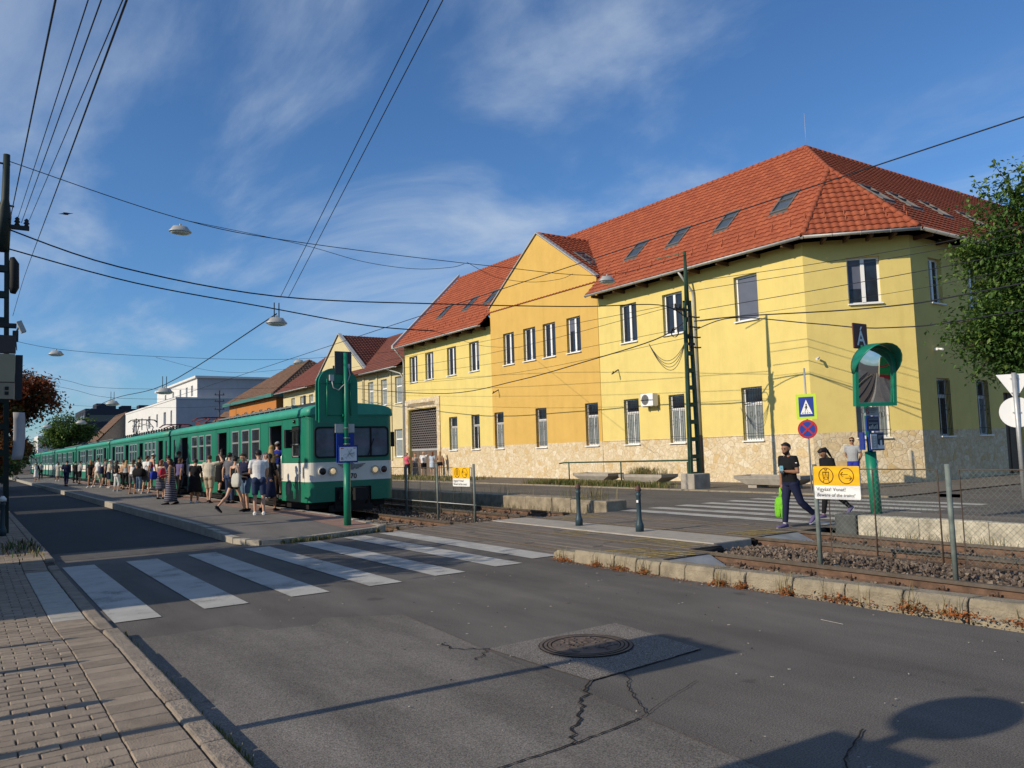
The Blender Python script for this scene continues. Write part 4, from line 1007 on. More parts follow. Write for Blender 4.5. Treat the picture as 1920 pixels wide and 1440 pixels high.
# ------------------------------------------------------------------ green train
M['train_green'] = mat('train_green', (.009, .162, .096), .38, var=.07, vs=1.5, spec=.45, dirt=.35)
M['train_roof'] = mat('train_roof', (.035, .28, .19), .5, var=.14, vs=1.2, spec=.4, dirt=.2)
M['train_white'] = mat('train_white', (.66, .635, .56), .45, var=.05, vs=2, spec=.4, dirt=.3)
M['train_black'] = mat('train_black', (.012, .012, .013), .7, var=.3, vs=6)
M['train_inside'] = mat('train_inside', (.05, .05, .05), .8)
M['aluminium'] = mat('aluminium', (.55, .56, .57), .35, metal=.7, var=.1)
M['roof_gear'] = mat('roof_gear', (.19, .20, .20), .6, metal=.3, var=.2, vs=6)
M['roof_gear_dark'] = mat('roof_gear_dark', (.035, .04, .045), .6, metal=.3, var=.2)
M['pant_red'] = mat('pantograph_red', (.16, .03, .03), .6, metal=.2)
M['train_glass'] = mat('train_glass', (.014, .017, .022), .05, spec=.6)
M['chrome'] = mat('chrome', (.6, .6, .6), .2, metal=1)
TX0, TX1 = 7.95, 10.60
M['seam'] = mat('train_seam', (.006, .05, .035), .6)
def tp(y0, y1, side):
    return None
DOORC = 'doors'
def carriage(name, label, y0, y1, cab=False):
    t = thing(name, label, 'train carriage', ((TX0 + TX1) / 2, y0, 0), 'carriages of the green train')
    L = y1 - y0; bm_ = {0: 'g'}
    if cab: doors = [(2.05, 3.30), (8.32, 9.62), (14.65, 16.05)]; wins = [(4.25, 5.13), (5.45, 6.30), (6.70, 7.55), (10.55, 11.42), (11.73, 12.55), (12.85, 13.85)]; slim = [(17.0, 17.5)]
    else:
        doors = [(1.5, 2.75), (6.9, 8.15), (11.6, 12.85), (16.9, 18.1)]; wins = [(3.2, 4.05), (4.3, 5.15), (5.4, 6.25), (8.75, 9.35), (9.6, 10.2), (10.4, 11.1), (13.4, 14.25), (14.5, 15.35), (15.6, 16.4)]; slim = [(.4, .85)]
        doors = [d for d in doors if d[1] < L - .5]; wins = [w for w in wins if w[1] < L - .5]
    cabw = [(.42, 1.12, 1.70, 2.62)] if cab else []
    zc = lambda u, z: 1 if 1.0 < z < 1.545 else 0
    ops = [(a, b, .48, 2.70) for a, b in doors] + [(a, b, 1.66, 2.68) for a, b in wins] + [(a, b, 1.68, 2.66) for a, b in slim] + cabw
    g = MB()
    inset = .16 if cab else .0
    for X, N_ in ((TX0, (-1, 0, 0)), (TX1, (1, 0, 0))):
        wall_open(g, (X, y0, 0), (0, 1, 0), N_, L, .42, 2.9, [(max(o[0], inset + .02), o[1], o[2], o[3]) for o in ops], 0, .05, 0, cuts=(1.0, 1.545), matf=zc)
    # ends
    fy = y0 - (.06 if cab else 0)
    for yy, is_front in ((y0, cab), (y1, False)):
        if not is_front:
            for a, b, mi in ((.42, 1.0, 0), (1.0, 1.545, 1), (1.545, 2.9, 0)):
                g.f([(TX0, yy, a), (TX1, yy, a), (TX1, yy, b), (TX0, yy, b)], mi)
    if cab:
        # rounded nose corners
        n = 6; R_ = .22
        def prof(): 
            P = [(TX0, y0 + .0)]
            P = [(TX0 + R_ - R_ * math.cos(math.pi / 2 * i / n), y0 - .0 - R_ * math.sin(math.pi / 2 * i / n)) for i in range(n + 1)]
            P += [(TX1 - x + TX0, y) for x, y in reversed(P)]
            return P
        P = prof()
        for a, b, mi in ((.42, 1.0, 0), (1.0, 1.545, 1), (1.545, 2.9, 0)):
            for p, q in zip(P, P[1:]):
                if mi == 0 and b == 1.0 and abs(p[0] - q[0]) > 1:
                    for xa, xb in ((p[0], 8.74), (9.86, q[0])): g.f([(xa, p[1], a), (xb, p[1], a), (xb, p[1], b), (xa, p[1], b)], mi)
                    g.f([(8.74, p[1], .82), (9.86, p[1], .82), (9.86, p[1], b), (8.74, p[1], b)], mi)
                else:
                    fc = g.f([(p[0], p[1], a), (q[0], q[1], a), (q[0], q[1], b), (p[0], p[1], b)], mi); 
        # side skirts close to the corner keep the step below the cab
    g.obj('body', [M['train_green'], M['train_white']], t)
    NY = y0 - .22
    # roof with a curved crown; slight cornice
    def sect(y, s=1.0, dz=0):
        pts = []
        for i in range(15):
            a = math.pi * i / 14; x = (TX0 + TX1) / 2 - math.cos(a) * (TX1 - TX0 + .08) / 2 * s; pts.append(V((x, y, 2.88 + dz + (.38 * s) * math.sin(a) ** .45)))
        return pts
    g = MB(); ss = [sect(y0 + .0 + (y1 - y0) * k / 6) for k in range(7)]
    if cab: ss = [sect(NY - .02, .93, .0), sect(NY + .06, .985), sect(NY + .2, 1.0)] + ss[1:]
    g.rings(ss, 0, True, True, close=True)
    roof = g.obj('roof', M['train_roof'], t)
    g = MB()
    for X in (TX0 - .035, TX1 + .035): g.bar((X, NY + .22 if cab else y0, 2.885), (X, y1, 2.885), .03, .035)
    if cab: g.bar((TX0 + .1, NY - .02, 2.90), (TX1 - .1, NY - .02, 2.90), .03, .03)
    g.obj('roof_gutter', M['train_green'], t)
    g = MB()
    for k in range(1, int(L / 1.9)):
        u = k * 1.9 + .35
        if any(a - .1 < u < b + .1 for a, b in doors + wins + slim): continue
        g.box(TX0 - .004, TX0 + .002, y0 + u - .006, y0 + u + .006, .44, 2.88)
    for a, b in doors:
        for u in (a - .06, b + .06): g.box(TX0 - .003, TX0 + .002, y0 + u - .005, y0 + u + .005, .44, 2.88)
    g.box(TX0 - .006, TX0 + .002, y0 + .25, y1, .985, 1.0); g.box(TX0 - .006, TX0 + .002, y0 + .25, y1, 1.545, 1.56)
    g.obj('panel_seams', M['seam'], t)
    for a, b in doors:
        g = MB(); g.tube([(TX0 - .01, y0 + a - .12, 1.05), (TX0 - .05, y0 + a - .12, 1.1), (TX0 - .05, y0 + a - .12, 1.75), (TX0 - .01, y0 + a - .12, 1.8)], .014, 6); g.obj('grab_rail', M['aluminium'], t)
    # floor, interior, underframe
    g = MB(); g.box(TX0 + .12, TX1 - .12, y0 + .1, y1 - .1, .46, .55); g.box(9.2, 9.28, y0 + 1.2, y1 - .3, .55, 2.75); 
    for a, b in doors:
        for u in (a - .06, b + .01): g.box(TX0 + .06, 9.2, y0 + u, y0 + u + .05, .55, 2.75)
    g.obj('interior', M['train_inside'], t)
    g = MB(); g.box(TX0 + .15, TX1 - .15, y0 + .15, y1 - .1, .22, .42)
    for u in (3.2, 5.4, L - 4.6, L - 2.4):
        for X in (8.55, 9.98): g.tube([(X - .06, y0 + u, .36), (X + .06, y0 + u, .36)], .36, 18)
    for u in (2.5, L - 5.2): g.box(8.3, 10.25, y0 + u, y0 + u + 3.6, .1, .32)
    g.obj('bogies', M['train_black'], t)
    # doors: open leaf posts and steps
    for a, b in doors:
        g = MB(); g.box(TX0 + .01, TX0 + .055, y0 + b - .07, y0 + b - .02, .5, 2.68); g.box(TX0 + .05, TX0 + .10, y0 + a + .02, y0 + a + .10, .5, 2.68); g.obj('door_post', M['aluminium'], t)
        g = MB(); g.box(TX0 - .14, TX0 + .3, y0 + a, y0 + b, .42, .46); g.box(TX0 - .2, TX0 - .0, y0 + a + .05, y0 + b - .05, .28, .31); g.obj('door_step', M['train_black'], t)
    for a, b in wins:
        g = MB(); c = V((TX0 - .012, 0, 0)); fw = .045
        for X in (TX0 - .012,):
            ya, yb_ = y0 + a, y0 + b
            g.box(X, X + .05, ya - fw * .4, ya + fw, 1.64, 2.70); g.box(X, X + .05, yb_ - fw, yb_ + fw * .4, 1.64, 2.70); g.box(X, X + .05, ya + fw, yb_ - fw, 2.655, 2.70); g.box(X, X + .05, ya + fw, yb_ - fw, 1.64, 1.685); g.box(X, X + .05, ya + fw, yb_ - fw, 2.24, 2.30)
        w = g.obj('window', M['aluminium'], t)
        g = MB(); g.f([(TX0 + .03, y0 + a, 1.66), (TX0 + .03, y0 + b, 1.66), (TX0 + .03, y0 + b, 2.68), (TX0 + .03, y0 + a, 2.68)]); g.obj('pane', M['train_glass'], w)
    for a, b in slim:
        g = MB(); g.f([(TX0 + .03, y0 + a, 1.68), (TX0 + .03, y0 + b, 1.68), (TX0 + .03, y0 + b, 2.66), (TX0 + .03, y0 + a, 2.66)]); g.obj('slim_window', M['train_glass'], t)
    g = MB(); g.box(8.3, 10.25, y1 + .0, y1 + .42, .55, 2.8); g.obj('gangway', M['train_black'], t)
    return t, roof, NY
def rack(t, y0, y1):
    g = MB()
    for X in (8.62, 9.93):
        g.bar((X, y0, 3.33), (X, y1, 3.33), .06, .05, 0); g.bar((X, y0, 3.22), (X, y1, 3.22), .05, .05, 1)
    n = int((y1 - y0) / .55)
    for i in range(n + 1):
        y = y0 + (y1 - y0) * i / n
        g.box(8.6, 9.95, y - .02, y + .02, 3.20, 3.38, 0); g.box(8.66, 9.9, y + .04, y + .42, 3.24, 3.35, 2)
        g.box(8.60, 8.64, y - .03, y + .03, 3.1, 3.25, 1); g.box(9.91, 9.95, y - .03, y + .03, 3.1, 3.25, 1)
    g.obj('roof_rack', [M['roof_gear'], M['train_green'], M['roof_gear_dark']], t)
def pantograph(t, y, up, m):
    g = MB(); zb = 3.36; c = 9.275; h = .95 if up else .22
    g.box(8.75, 9.8, y - .9, y + .9, zb - .06, zb)
    for x in (8.85, 9.70):
        for s in (-1, 1):
            g.cyl((x, y + s * .8), .05, 3.2, zb - .05, 8)
            k = (x, y + s * (1.05 if up else 1.25), zb + h * .5); g.tube([(x, y + s * .35, zb), k], .028, 6); g.tube([k, (c + (x - c) * .55, y + s * .12, zb + h)], .022, 6)
        g.tube([(x, y - (1.05 if up else 1.25), zb + h * .5), (c - (x - c) * .6, y, zb + h * .8)], .014, 5)
    for s in (-1, 1):
        zt = zb + h + .03; g.tube([(c - .85, y + s * .14, zt - .16), (c - .68, y + s * .14, zt - .02), (c - .5, y + s * .14, zt), (c + .5, y + s * .14, zt), (c + .68, y + s * .14, zt - .02), (c + .85, y + s * .14, zt - .16)], .025, 6)
    for s in (-1, 1): g.bar((c - .4, y + s * .14, zb + h + .03), (c + .4, y + s * .14, zb + h + .03), .05)
    g.obj('pantograph', m, t)
c1_, r1_, NY = carriage('train_carriage', 'leading green and white train carriage with driver cab facing the crossing', 22.16, 40.2, True)
rack(c1_, 25.2, 34.2); 
g = MB(); g.box(8.7, 9.85, 23.2, 24.9, 3.22, 3.36); g.cyl((8.95, 24.95), .04, 3.2, 3.68, 8); g.obj('roof_box', M['roof_gear_dark'], c1_)
pantograph(c1_, 38.0, False, M['pant_red'])
# cab front: windscreen, lamps, emblem, number, coupler, mirrors
fy = NY
def rrect(x0, x1, z0, z1, r, y, n=5):
    pts = []
    for cx, cz, a0 in ((x1 - r, z1 - r, 0), (x0 + r, z1 - r, 90), (x0 + r, z0 + r, 180), (x1 - r, z0 + r, 270)):
        for i in range(n + 1):
            a = rad(a0 + 90 * i / n); pts.append(V((cx + r * math.cos(a), y, cz + r * math.sin(a))))
    return pts
g = MB(); o_, i_ = rrect(8.14, 10.44, 1.66, 2.56, .13, fy - .025), rrect(8.19, 10.39, 1.71, 2.51, .10, fy - .025)
for k in range(len(o_)):
    j = (k + 1) % len(o_); g.f([o_[k], o_[j], i_[j], i_[k]]); g.f([o_[k], o_[j], o_[j] + V((0, .04, 0)), o_[k] + V((0, .04, 0))])
for x in (8.76, 9.86): g.box(x - .025, x + .025, fy - .03, fy - .008, 1.70, 2.52)
ws = g.obj('windscreen_frame', M['black_rubber'], c1_)
g = MB(); g.f(rrect(8.17, 10.41, 1.69, 2.53, .11, fy - .008)); g.obj('windscreen', mat('windscreen_glass', (.13, .135, .17), .05, var=.35, vs=2.2, spec=.8), ws)  # purple-grey base colour stands in for a reflection on the glass
g = MB(); g.bar((9.05, fy - .045, 1.68), (8.85, fy - .05, 2.2), .02); g.bar((9.75, fy - .045, 1.68), (9.95, fy - .05, 2.2), .02); g.obj('wiper', M['train_black'], c1_)
lit_m = mat('headlamp_lit', (.8, .6, .35), .3, emit=((1.0, .72, .38), .35)); red_m = mat('tail_lamp', (.05, .006, .006), .25, spec=.6); blk = mat('lamp_dark', (.01, .01, .012), .2)
for x, m in ((8.37, blk), (8.67, lit_m), (9.98, lit_m), (10.26, red_m)):
    g = MB(); g.tube([(x, fy + .02, 1.285), (x, fy - .05, 1.285)], .125, 20, cap=False); g.annulus((x, fy - .05, 1.285), (1, 0, 0), (0, 0, 1), .10, .125, 20); h = g.obj('headlight', M['train_white'] if x in (8.37, 10.26) else M['chrome'], c1_)
    g = MB(); g.rings([[V((x + r * math.cos(t), fy - .03 - d, 1.285 + r * math.sin(t))) for t in [2 * math.pi * i / 20 for i in range(20)]] for r, d in ((.10, 0), (.085, .02), (.045, .035), (.01, .04))], 0, True); g.obj('lens', m, h)
    if m is lit_m:
        g = MB(); g.annulus((x, fy - .052, 1.285), (1, 0, 0), (0, 0, 1), .072, .10, 20); g.obj('reflector_ring', M['chrome'], h)
g = MB()
for s in (-1, 1):
    for k, (a, b, z) in enumerate(((.07, .42, 1.46), (.08, .36, 1.42), (.10, .30, 1.38), (.12, .22, 1.345))):
        g.obox((9.26 + s * (a + b) / 2, fy - .012, z), ((b - a) / 2, 0, .012 * (1 if s > 0 else -1)), (0, .006, 0), (0, 0, .013))
g.disc((9.26, fy - .016, 1.41), (1, 0, 0), (0, 0, 1), .10, 20, 0, .02); g.bar((9.26, fy - .014, 1.5), (9.26, fy - .014, 1.60), .03, .01); g.obj('winged_wheel_emblem', M['roof_gear'], c1_)
g = MB(); g.text('970', .20, (9.26, fy - .012, 1.06), (1, 0, 0), (0, 0, 1), bold=.004); g.obj('number', M['train_black'], c1_)
g = MB(); g.text('970', .17, (TX0 - .008, 23.60, 2.02), (0, -1, 0), (0, 0, 1), bold=.004); g.text('BKV HÉV', .06, (TX0 - .008, 23.60, 2.22), (0, -1, 0), (0, 0, 1)); g.obj('side_number', M['train_white'], c1_)
g = MB(); g.box(TX0 - .006, TX0 - .002, 23.45, 23.75, .62, .95); g.obj('data_plate', M['roof_gear'], c1_)
g = MB(); g.box(8.76, 9.84, fy + .05, fy + .5, .2, .80, 0); g.box(8.85, 9.0, fy - .1, fy + .05, .45, .72); g.box(9.25, 9.45, fy - .35, fy + .06, .5, .74); g.box(9.16, 9.54, fy - .48, fy - .3, .45, .8); g.tube([(9.62, fy - .05, .75), (9.7, fy - .2, .5), (9.66, fy - .05, .32)], .03, 6); g.tube([(8.9, fy - .05, .7), (8.85, fy - .18, .45), (8.95, fy - .05, .3)], .03, 6); g.box(8.6, 9.95, fy + .1, fy + .2, .12, .3); g.obj('coupler', M['train_black'], c1_)
g = MB(); g.f([(TX0 - .004, 22.60, 1.72), (TX0 - .004, 23.27, 1.72), (TX0 - .004, 23.27, 2.60), (TX0 - .004, 22.60, 2.60)]); g.obj('cab_window', M['train_glass'], c1_)
g = MB(); 
for z0_, z1_ in ((1.72, 2.1),):
    g.box(TX0 - .02, TX0, 22.6, 22.64, z0_, z1_); g.box(TX0 - .02, TX0, 23.15, 23.19, z0_, z1_); g.box(TX0 - .02, TX0, 22.6, 23.19, z1_ - .03, z1_); g.box(TX0 - .02, TX0, 22.6, 23.19, z0_, z0_ + .03)
g.obj('cab_window_frame', M['aluminium'], c1_)
g = MB(); g.box(TX0 - .30, TX0 - .10, 22.95, 23.10, 1.98, 2.52); g.bar((TX0, 22.8, 2.5), (TX0 - .2, 23.0, 2.45), .03); g.bar((TX0, 22.8, 2.05), (TX0 - .2, 23.0, 2.08), .03); g.obj('wing_mirror', M['black_rubber'], c1_, bevel=.05)
g = MB(); g.box(TX1 + .06, TX1 + .22, 22.3, 22.42, 1.95, 2.4); g.bar((TX1, 22.35, 2.35), (TX1 + .12, 22.35, 2.3), .03); g.obj('wing_mirror', M['black_rubber'], c1_, bevel=.04)
g = MB(); g.cyl((TX0 - .03, 22.98), .04, 2.70, 2.80, 10); g.obj('door_lamp', red_m, c1_)
for k, (a, b, lb) in enumerate(((40.65, 59.5, 'second green train carriage, with a raised pantograph on its roof'), (60.0, 79.3, 'third green train carriage from the front, behind the one with the pantograph'), (79.9, 99.8, 'fourth green train carriage from the front'), (100.4, 120.3, 'fifth carriage, next to last of the green train'), (120.9, 140.5, 'last carriage of the green train, farthest down the platform'))):
    c_, _, _ = carriage('train_carriage', lb, a, b)
    if k == 0:
        pantograph(c_, 55.5, True, M['roof_gear_dark']); g = MB(); g.tube([(8.6, 41.5, 3.34), (8.6, 58.5, 3.34)], .03, 6); g.tube([(9.95, 41.5, 3.34), (9.95, 58.5, 3.34)], .03, 6)
        for i in range(24): g.box(8.56, 8.64, 41.5 + i * .73, 41.56 + i * .73, 3.1, 3.42); g.box(9.0, 9.3, 41.7 + i * .7, 41.95 + i * .7, 3.2, 3.36)
        g.obj('roof_pipes', M['roof_gear_dark'], c_)
        pantograph(c_, 45.5, False, M['pant_red'])
    elif k == 1: rack(c_, 63, 70); rack(c_, 71.5, 77)
    elif k == 2: rack(c_, 82, 97); pantograph(c_, 84, False, M['roof_gear_dark'])
    else: rack(c_, a + 3, b - 3)
# ------------------------------------------------------------------ street furniture
M['post_green'] = mat('post_green', (.006, .17, .10), .4, var=.06, spec=.4, dirt=.15)
M['mast_green'] = mat('mast_green', (.035, .075, .045), .55, metal=.2, var=.25, vs=4, dirt=.3)
M['sign_blue'] = mat('sign_blue', (.008, .035, .25), .4)
M['sign_white'] = mat('sign_white', (.74, .74, .73), .45, var=.03)
M['sign_yellow'] = mat('sign_yellow', (.80, .45, .012), .45, var=.03)
M['sign_lime'] = mat('sign_lime', (.45, .62, .03), .45, var=.03)
M['sign_red'] = mat('sign_red', (.36, .012, .015), .45)
M['sign_black'] = mat('sign_black', (.012, .012, .013), .5)
M['sign_brown'] = mat('sign_brown', (.10, .022, .012), .5)
M['text_grey'] = mat('text_grey', (.10, .10, .10), .6)
M['galv'] = mat('galvanised', (.42, .43, .43), .5, metal=.5, var=.12, vs=6)
M['galv_green'] = mat('post_greygreen', (.15, .18, .165), .6, var=.25, vs=6, dirt=.3)
M['bollard'] = mat('bollard_blue', (.030, .055, .070), .45, var=.12, vs=8)
M['bollard_cap'] = mat('bollard_cap', (.09, .045, .035), .6, var=.3, vs=8)
M['fence_rust'] = mat('fence_rust', (.085, .06, .045), .8, var=.3, vs=8)
M['lamp_glass'] = mat('lamp_diffuser', (.62, .60, .52), .3)
M['lamp_grey'] = mat('lamp_grey', (.42, .42, .40), .5, metal=.2, var=.1)

# lattice masts carrying the wires
def lattice(t, x, y, z0, z1, w0, w1, nm='lattice'):
    g = MB(); n = int((z1 - z0) / .62)
    for s in (-1, 1): g.rings([[V((x + s * w0 - .06, y - .08, z0)), V((x + s * w0 + .06, y - .08, z0)), V((x + s * w0 + .06, y + .08, z0)), V((x + s * w0 - .06, y + .08, z0))], [V((x + s * w1 - .05, y - .06, z1)), V((x + s * w1 + .05, y - .06, z1)), V((x + s * w1 + .05, y + .06, z1)), V((x + s * w1 - .05, y + .06, z1))]], 0, True, False)
    for i in range(n + 1):
        f = i / n; z = z0 + (z1 - z0) * f; w = w0 + (w1 - w0) * f
        for yy in (-.075, .075): g.box(x - w - .03, x + w + .03, y + yy - .006, y + yy + .006, z - .08, z + .08)
    g.obj(nm, M['mast_green'], t)
def insulator(mb, p, s=1.0): mb.lathe(p, [(.02 * s, 0), (.05 * s, .01 * s), (.03 * s, .05 * s), (.055 * s, .07 * s), (.03 * s, .11 * s), (.045 * s, .13 * s), (.01 * s, .17 * s)], 10)
rm = thing('lattice_mast', 'dark green lattice mast on a concrete block in front of the yellow building', 'mast', (23.3, 21.75, 0))
g = MB(); g.box(22.85, 23.75, 21.4, 22.1, 0, .62); g.obj('base_block', M['concrete'], rm, bevel=.03)
lattice(rm, 23.3, 21.75, .6, 7.3, .24, .13)
g = MB(); g.tube([(23.3, 21.75, 7.2), (23.3, 21.75, 9.36)], [.10, .055], 8); g.bar((23.3, 21.75, 9.3), (22.8, 22.9, 9.22), .03); g.obj('mast_top', M['mast_green'], rm)
g = MB(); g.box(22.6, 23.3, 21.7, 21.8, 6.95, 7.05); g.box(23.1, 23.5, 21.62, 21.68, 5.6, 5.7); g.box(23.22, 23.3, 21.6, 21.68, 5.4, 6.9)
for z in (5.5, 5.9, 6.3, 6.7): g.box(23.2, 23.55, 21.6, 21.66, z, z + .05); g.tube([(23.5, 21.6, z), (23.75, 21.55, z + .02)], .03, 6)
insulator(g, (22.65, 21.75, 7.05)); insulator(g, (22.9, 21.75, 7.05))
g.obj('crossarm', M['bars'], rm)
g = MB()
for k in range(3): g.tube([(22.9 + .02 * k, 22.1 + .19 * math.cos(t), 6.15 + .19 * math.sin(t)) for t in [i * math.pi / 8 for i in range(17)]], .010, 5)
for k in range(4): g.tube([V((23.2, 21.85, 5.75)).lerp(V((22.75, 23.4, 5.85)), t / 16) - V((0, .05 * k * math.sin(t / 16 * math.pi), (.72 + .13 * k) * (1 - (2 * t / 16 - 1) ** 2))) for t in range(17)], .012, 5)
g.obj('cable_coil', M['bars'], rm)
lm = thing('lattice_mast', 'dark green lattice mast at the left edge of the picture carrying the wire bundle', 'mast', (.55, 23, .1))
keep = M['mast_green']; M['mast_green'] = mat('mast_backlit', (.014, .024, .019), .6, var=.3, vs=4)  # darker copy of the mast green: backlit shade put into the colour
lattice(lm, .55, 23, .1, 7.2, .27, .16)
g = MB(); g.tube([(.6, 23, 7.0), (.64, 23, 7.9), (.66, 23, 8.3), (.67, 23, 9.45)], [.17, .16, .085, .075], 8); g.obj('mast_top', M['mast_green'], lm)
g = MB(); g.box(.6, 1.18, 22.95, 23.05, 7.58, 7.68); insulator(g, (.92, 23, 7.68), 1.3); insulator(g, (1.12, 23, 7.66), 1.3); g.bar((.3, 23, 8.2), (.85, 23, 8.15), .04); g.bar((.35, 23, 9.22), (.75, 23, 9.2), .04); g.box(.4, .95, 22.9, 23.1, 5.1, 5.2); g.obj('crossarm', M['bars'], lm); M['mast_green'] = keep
g = MB(); g.tube([(.86, 22.95, 5.95), (.88, 22.95, 6.1), (.87, 22.95, 6.7), (.83, 22.95, 6.85)], [.06, .11, .11, .05], 10); g.obj('cable_drum', M['train_black'], lm)
# camera on the mast
sc_ = thing('security_camera', 'grey boxy camera fixed to the left mast above the beige sign box', 'camera', (.9, 22.7, 4.9))
g = MB(); g.obox((1.03, 22.5, 5.06), (.055, 0, -.13), (0, .10, 0), (.05, 0, .022)); g.obj('housing', M['lamp_grey'], sc_); g = MB(); g.box(.86, .98, 22.6, 22.75, 4.72, 4.98); g.bar((.93, 22.7, 4.95), (1.0, 22.55, 5.1), .03); g.tube([(.9, 22.6, 4.72), (.85, 22.6, 4.55), (.95, 22.6, 4.5), (.93, 22.6, 4.72)], .012, 5); g.obj('bracket', M['bars'], sc_)
# sign box at the left mast
sb = thing('sign_box', 'beige and brown illuminated sign box fixed on the left mast', 'sign', (.4, 19.5, 3.3))
g = MB(); g.box(-.4, .80, 19.40, 19.52, 4.05, 4.42); g.obj('header_panel', mat('brown_panel', (.07, .055, .05), .6), sb)
g = MB(); g.box(-.4, .79, 19.40, 19.52, 3.45, 4.03); g.obj('upper_panel', mat('beige_panel', (.36, .30, .19), .6, var=.05), sb)
g = MB(); g.box(-.4, .78, 19.40, 19.52, 3.1, 3.43); g.obj('lower_panel', mat('beige_panel2', (.33, .27, .19), .6, var=.05), sb)
g = MB(); g.box(.80, .93, 19.45, 19.9, 3.1, 4.02); g.box(.5, .66, 19.55, 22.9, 3.6, 3.7); g.obj('side_frame', M['bars'], sb)
g = MB(); g.box(.62, .69, 19.385, 19.398, 3.18, 3.25); g.box(.62, .69, 19.385, 19.398, 3.28, 3.35); g.box(.46, .53, 19.385, 19.398, 3.22, 3.29); g.obj('dark_marks', M['sign_black'], sb)
pb = solo((lambda q: (q.rings([[V((.78 + .04 * math.sin(k * .5), 19.9, z)), V((.98 + .05 * math.sin(k * .5), 20.0, z)), V((.97 + .05 * math.sin(k * .5), 20.03, z)), V((.77 + .04 * math.sin(k * .5), 19.93, z))] for k, z in enumerate((1.85, 1.95, 2.1, 2.4, 2.7, 2.85))], 0, True, True), q)[1])(MB()), 'poster_sheet', mat('poster_grey', (.38, .38, .40), .6), 'curled white sheet hanging from the left mast', 'poster')

# bollards
def bollard(label, x, y, z=0):
    t = thing('bollard', label, 'bollard', (x, y, z), 'dark blue bollards')
    g = MB(); g.lathe((x, y, z), [(.085, 0), (.085, .13), (.078, .16), (.07, .17), (.066, .20), (.052, .24), (.046, .70), (.056, .72), (.056, .75), (.048, .76), (.048, .80), (.062, .82)], 14); g.obj('shaft', M['bollard'], t)
    g = MB(); g.lathe((x, y, z), [(.062, .82), (.066, .84), (.045, .89), (.018, .93), (.0, .95)], 14); g.obj('cap', M['bollard_cap'], t)
    return t
bollard('dark blue bollard on the pale concrete strip, nearer the train', 11.33, 14.1, .016)
b2 = bollard('dark blue bollard on the pale concrete strip, nearer the man, with a white sticker', 11.33, 12.15, .016)
g = MB(); g.box(11.27, 11.285, 12.10, 12.15, .60, .65); g.obj('sticker', M['sign_white'], b2)
for k, y in enumerate((22.2, 10.9, 8.95, 7.75, 6.4)):
    t = bollard('dark bollard with pale cap at the foot of the left mast' if k == 0 else 'dark bollard on the near pavement left of the picture', .72 if k == 0 else -.95, y, .1)
    if k == 0:
        g = MB(); g.lathe((.72, y, .1), [(.075, .80), (.075, .86), (.03, .92), (0, .93)], 12); g.obj('pale_cap', M['sign_white'], t)

# stop post at the train
sp = thing('stop_post', 'green stop post with a big rounded green board and route map beside the train front', 'stop sign', (7.28, 17.53, .15))
X, Y = 7.28, 17.53; zb = .10
g = MB(); g.cyl((X, Y), .083, zb, 1.65, 16); g.cyl((X, Y), .048, 1.65, 4.12, 12); g.cyl((X, Y), .095, zb, zb + .02, 16); g.obj('post', M['post_green'], sp)
def rounded_top(x0, x1, z0, z1, y, r, n=8):
    pts = [V((x0, y, z0)), V((x1, y, z0))]
    pts += [V((x1 - r + r * math.cos(a), y, z1 - r + r * math.sin(a))) for a in [math.pi / 2 * i / n for i in range(n + 1)]]
    pts += [V((x0 + r - r * math.sin(a), y, z1 - r + r * math.cos(a))) for a in [math.pi / 2 * i / n for i in range(n + 1)]]
    return pts
g = MB(); p = rounded_top(6.66, 7.61, 2.50, 3.76, Y + .09, .36); g.rings([p, [q + V((0, .07, 0)) for q in p]], 0, True, False); g.obj('board', M['post_green'], sp)
g = MB(); p = rounded_top(6.63, 7.58, 2.55, 3.74, Y + .20, .36); g.rings([p, [q + V((0, .05, 0)) for q in p]], 0, True, False); g.obj('rear_board', M['post_green'], sp)
g = MB(); g.tube([(6.84, Y + .06, 3.5), (6.84, Y + .06, 2.66), (7.42, Y + .06, 2.66), (7.42, Y + .06, 3.48)], .014, 6); g.bar((6.7, Y + .06, 3.42), (7.5, Y + .06, 3.42), .02); g.bar((7.2, Y + .02, 2.66), (7.36, Y + .02, 2.66), .06, .05); g.bar((7.2, Y + .02, 3.42), (7.36, Y + .02, 3.42), .06, .05); g.obj('board_bracket', M['post_green'], sp)
g = MB(); g.box(7.05, 7.46, Y + .07, Y + .10, 3.62, 4.16); g.obj('top_plate', mat('dark_plate', (.05, .055, .06), .5), sp)
g = MB(); g.box(6.90, 7.0, Y + .02, Y + .08, 3.46, 3.60); g.tube([(6.95, Y + .03, 3.46), (6.98, Y + .02, 3.3), (7.10, Y, 3.24), (7.2, Y, 3.34), (7.3, Y - .03, 3.42), (7.37, Y - .03, 3.6), (7.34, Y - .02, 3.8)], .012, 6); g.box(7.31, 7.38, Y - .02, Y + .05, 3.76, 3.86); g.obj('junction_box', M['lamp_grey'], sp)
g = MB(); g.box(7.03, 7.50, Y + .05, Y + .08, 2.26, 2.46); g.obj('grey_plate', M['lamp_grey'], sp)
g = MB(); g.box(7.06, 7.49, Y + .05, Y + .08, 1.56, 2.24); g.box(7.04, 7.51, Y - .10, Y - .08, 1.56, 1.96); g.obj('blue_panel', M['sign_blue'], sp)
g = MB(); g.box(7.07, 7.48, Y - .108, Y - .102, 1.60, 1.92); g.obj('map_sheet', M['sign_white'], sp)
g = MB(); rnd = random.Random(31)
g.box(7.09, 7.16, Y - .112, Y - .109, 1.885, 1.90, 1); g.box(7.40, 7.46, Y - .112, Y - .109, 1.885, 1.90, 0)
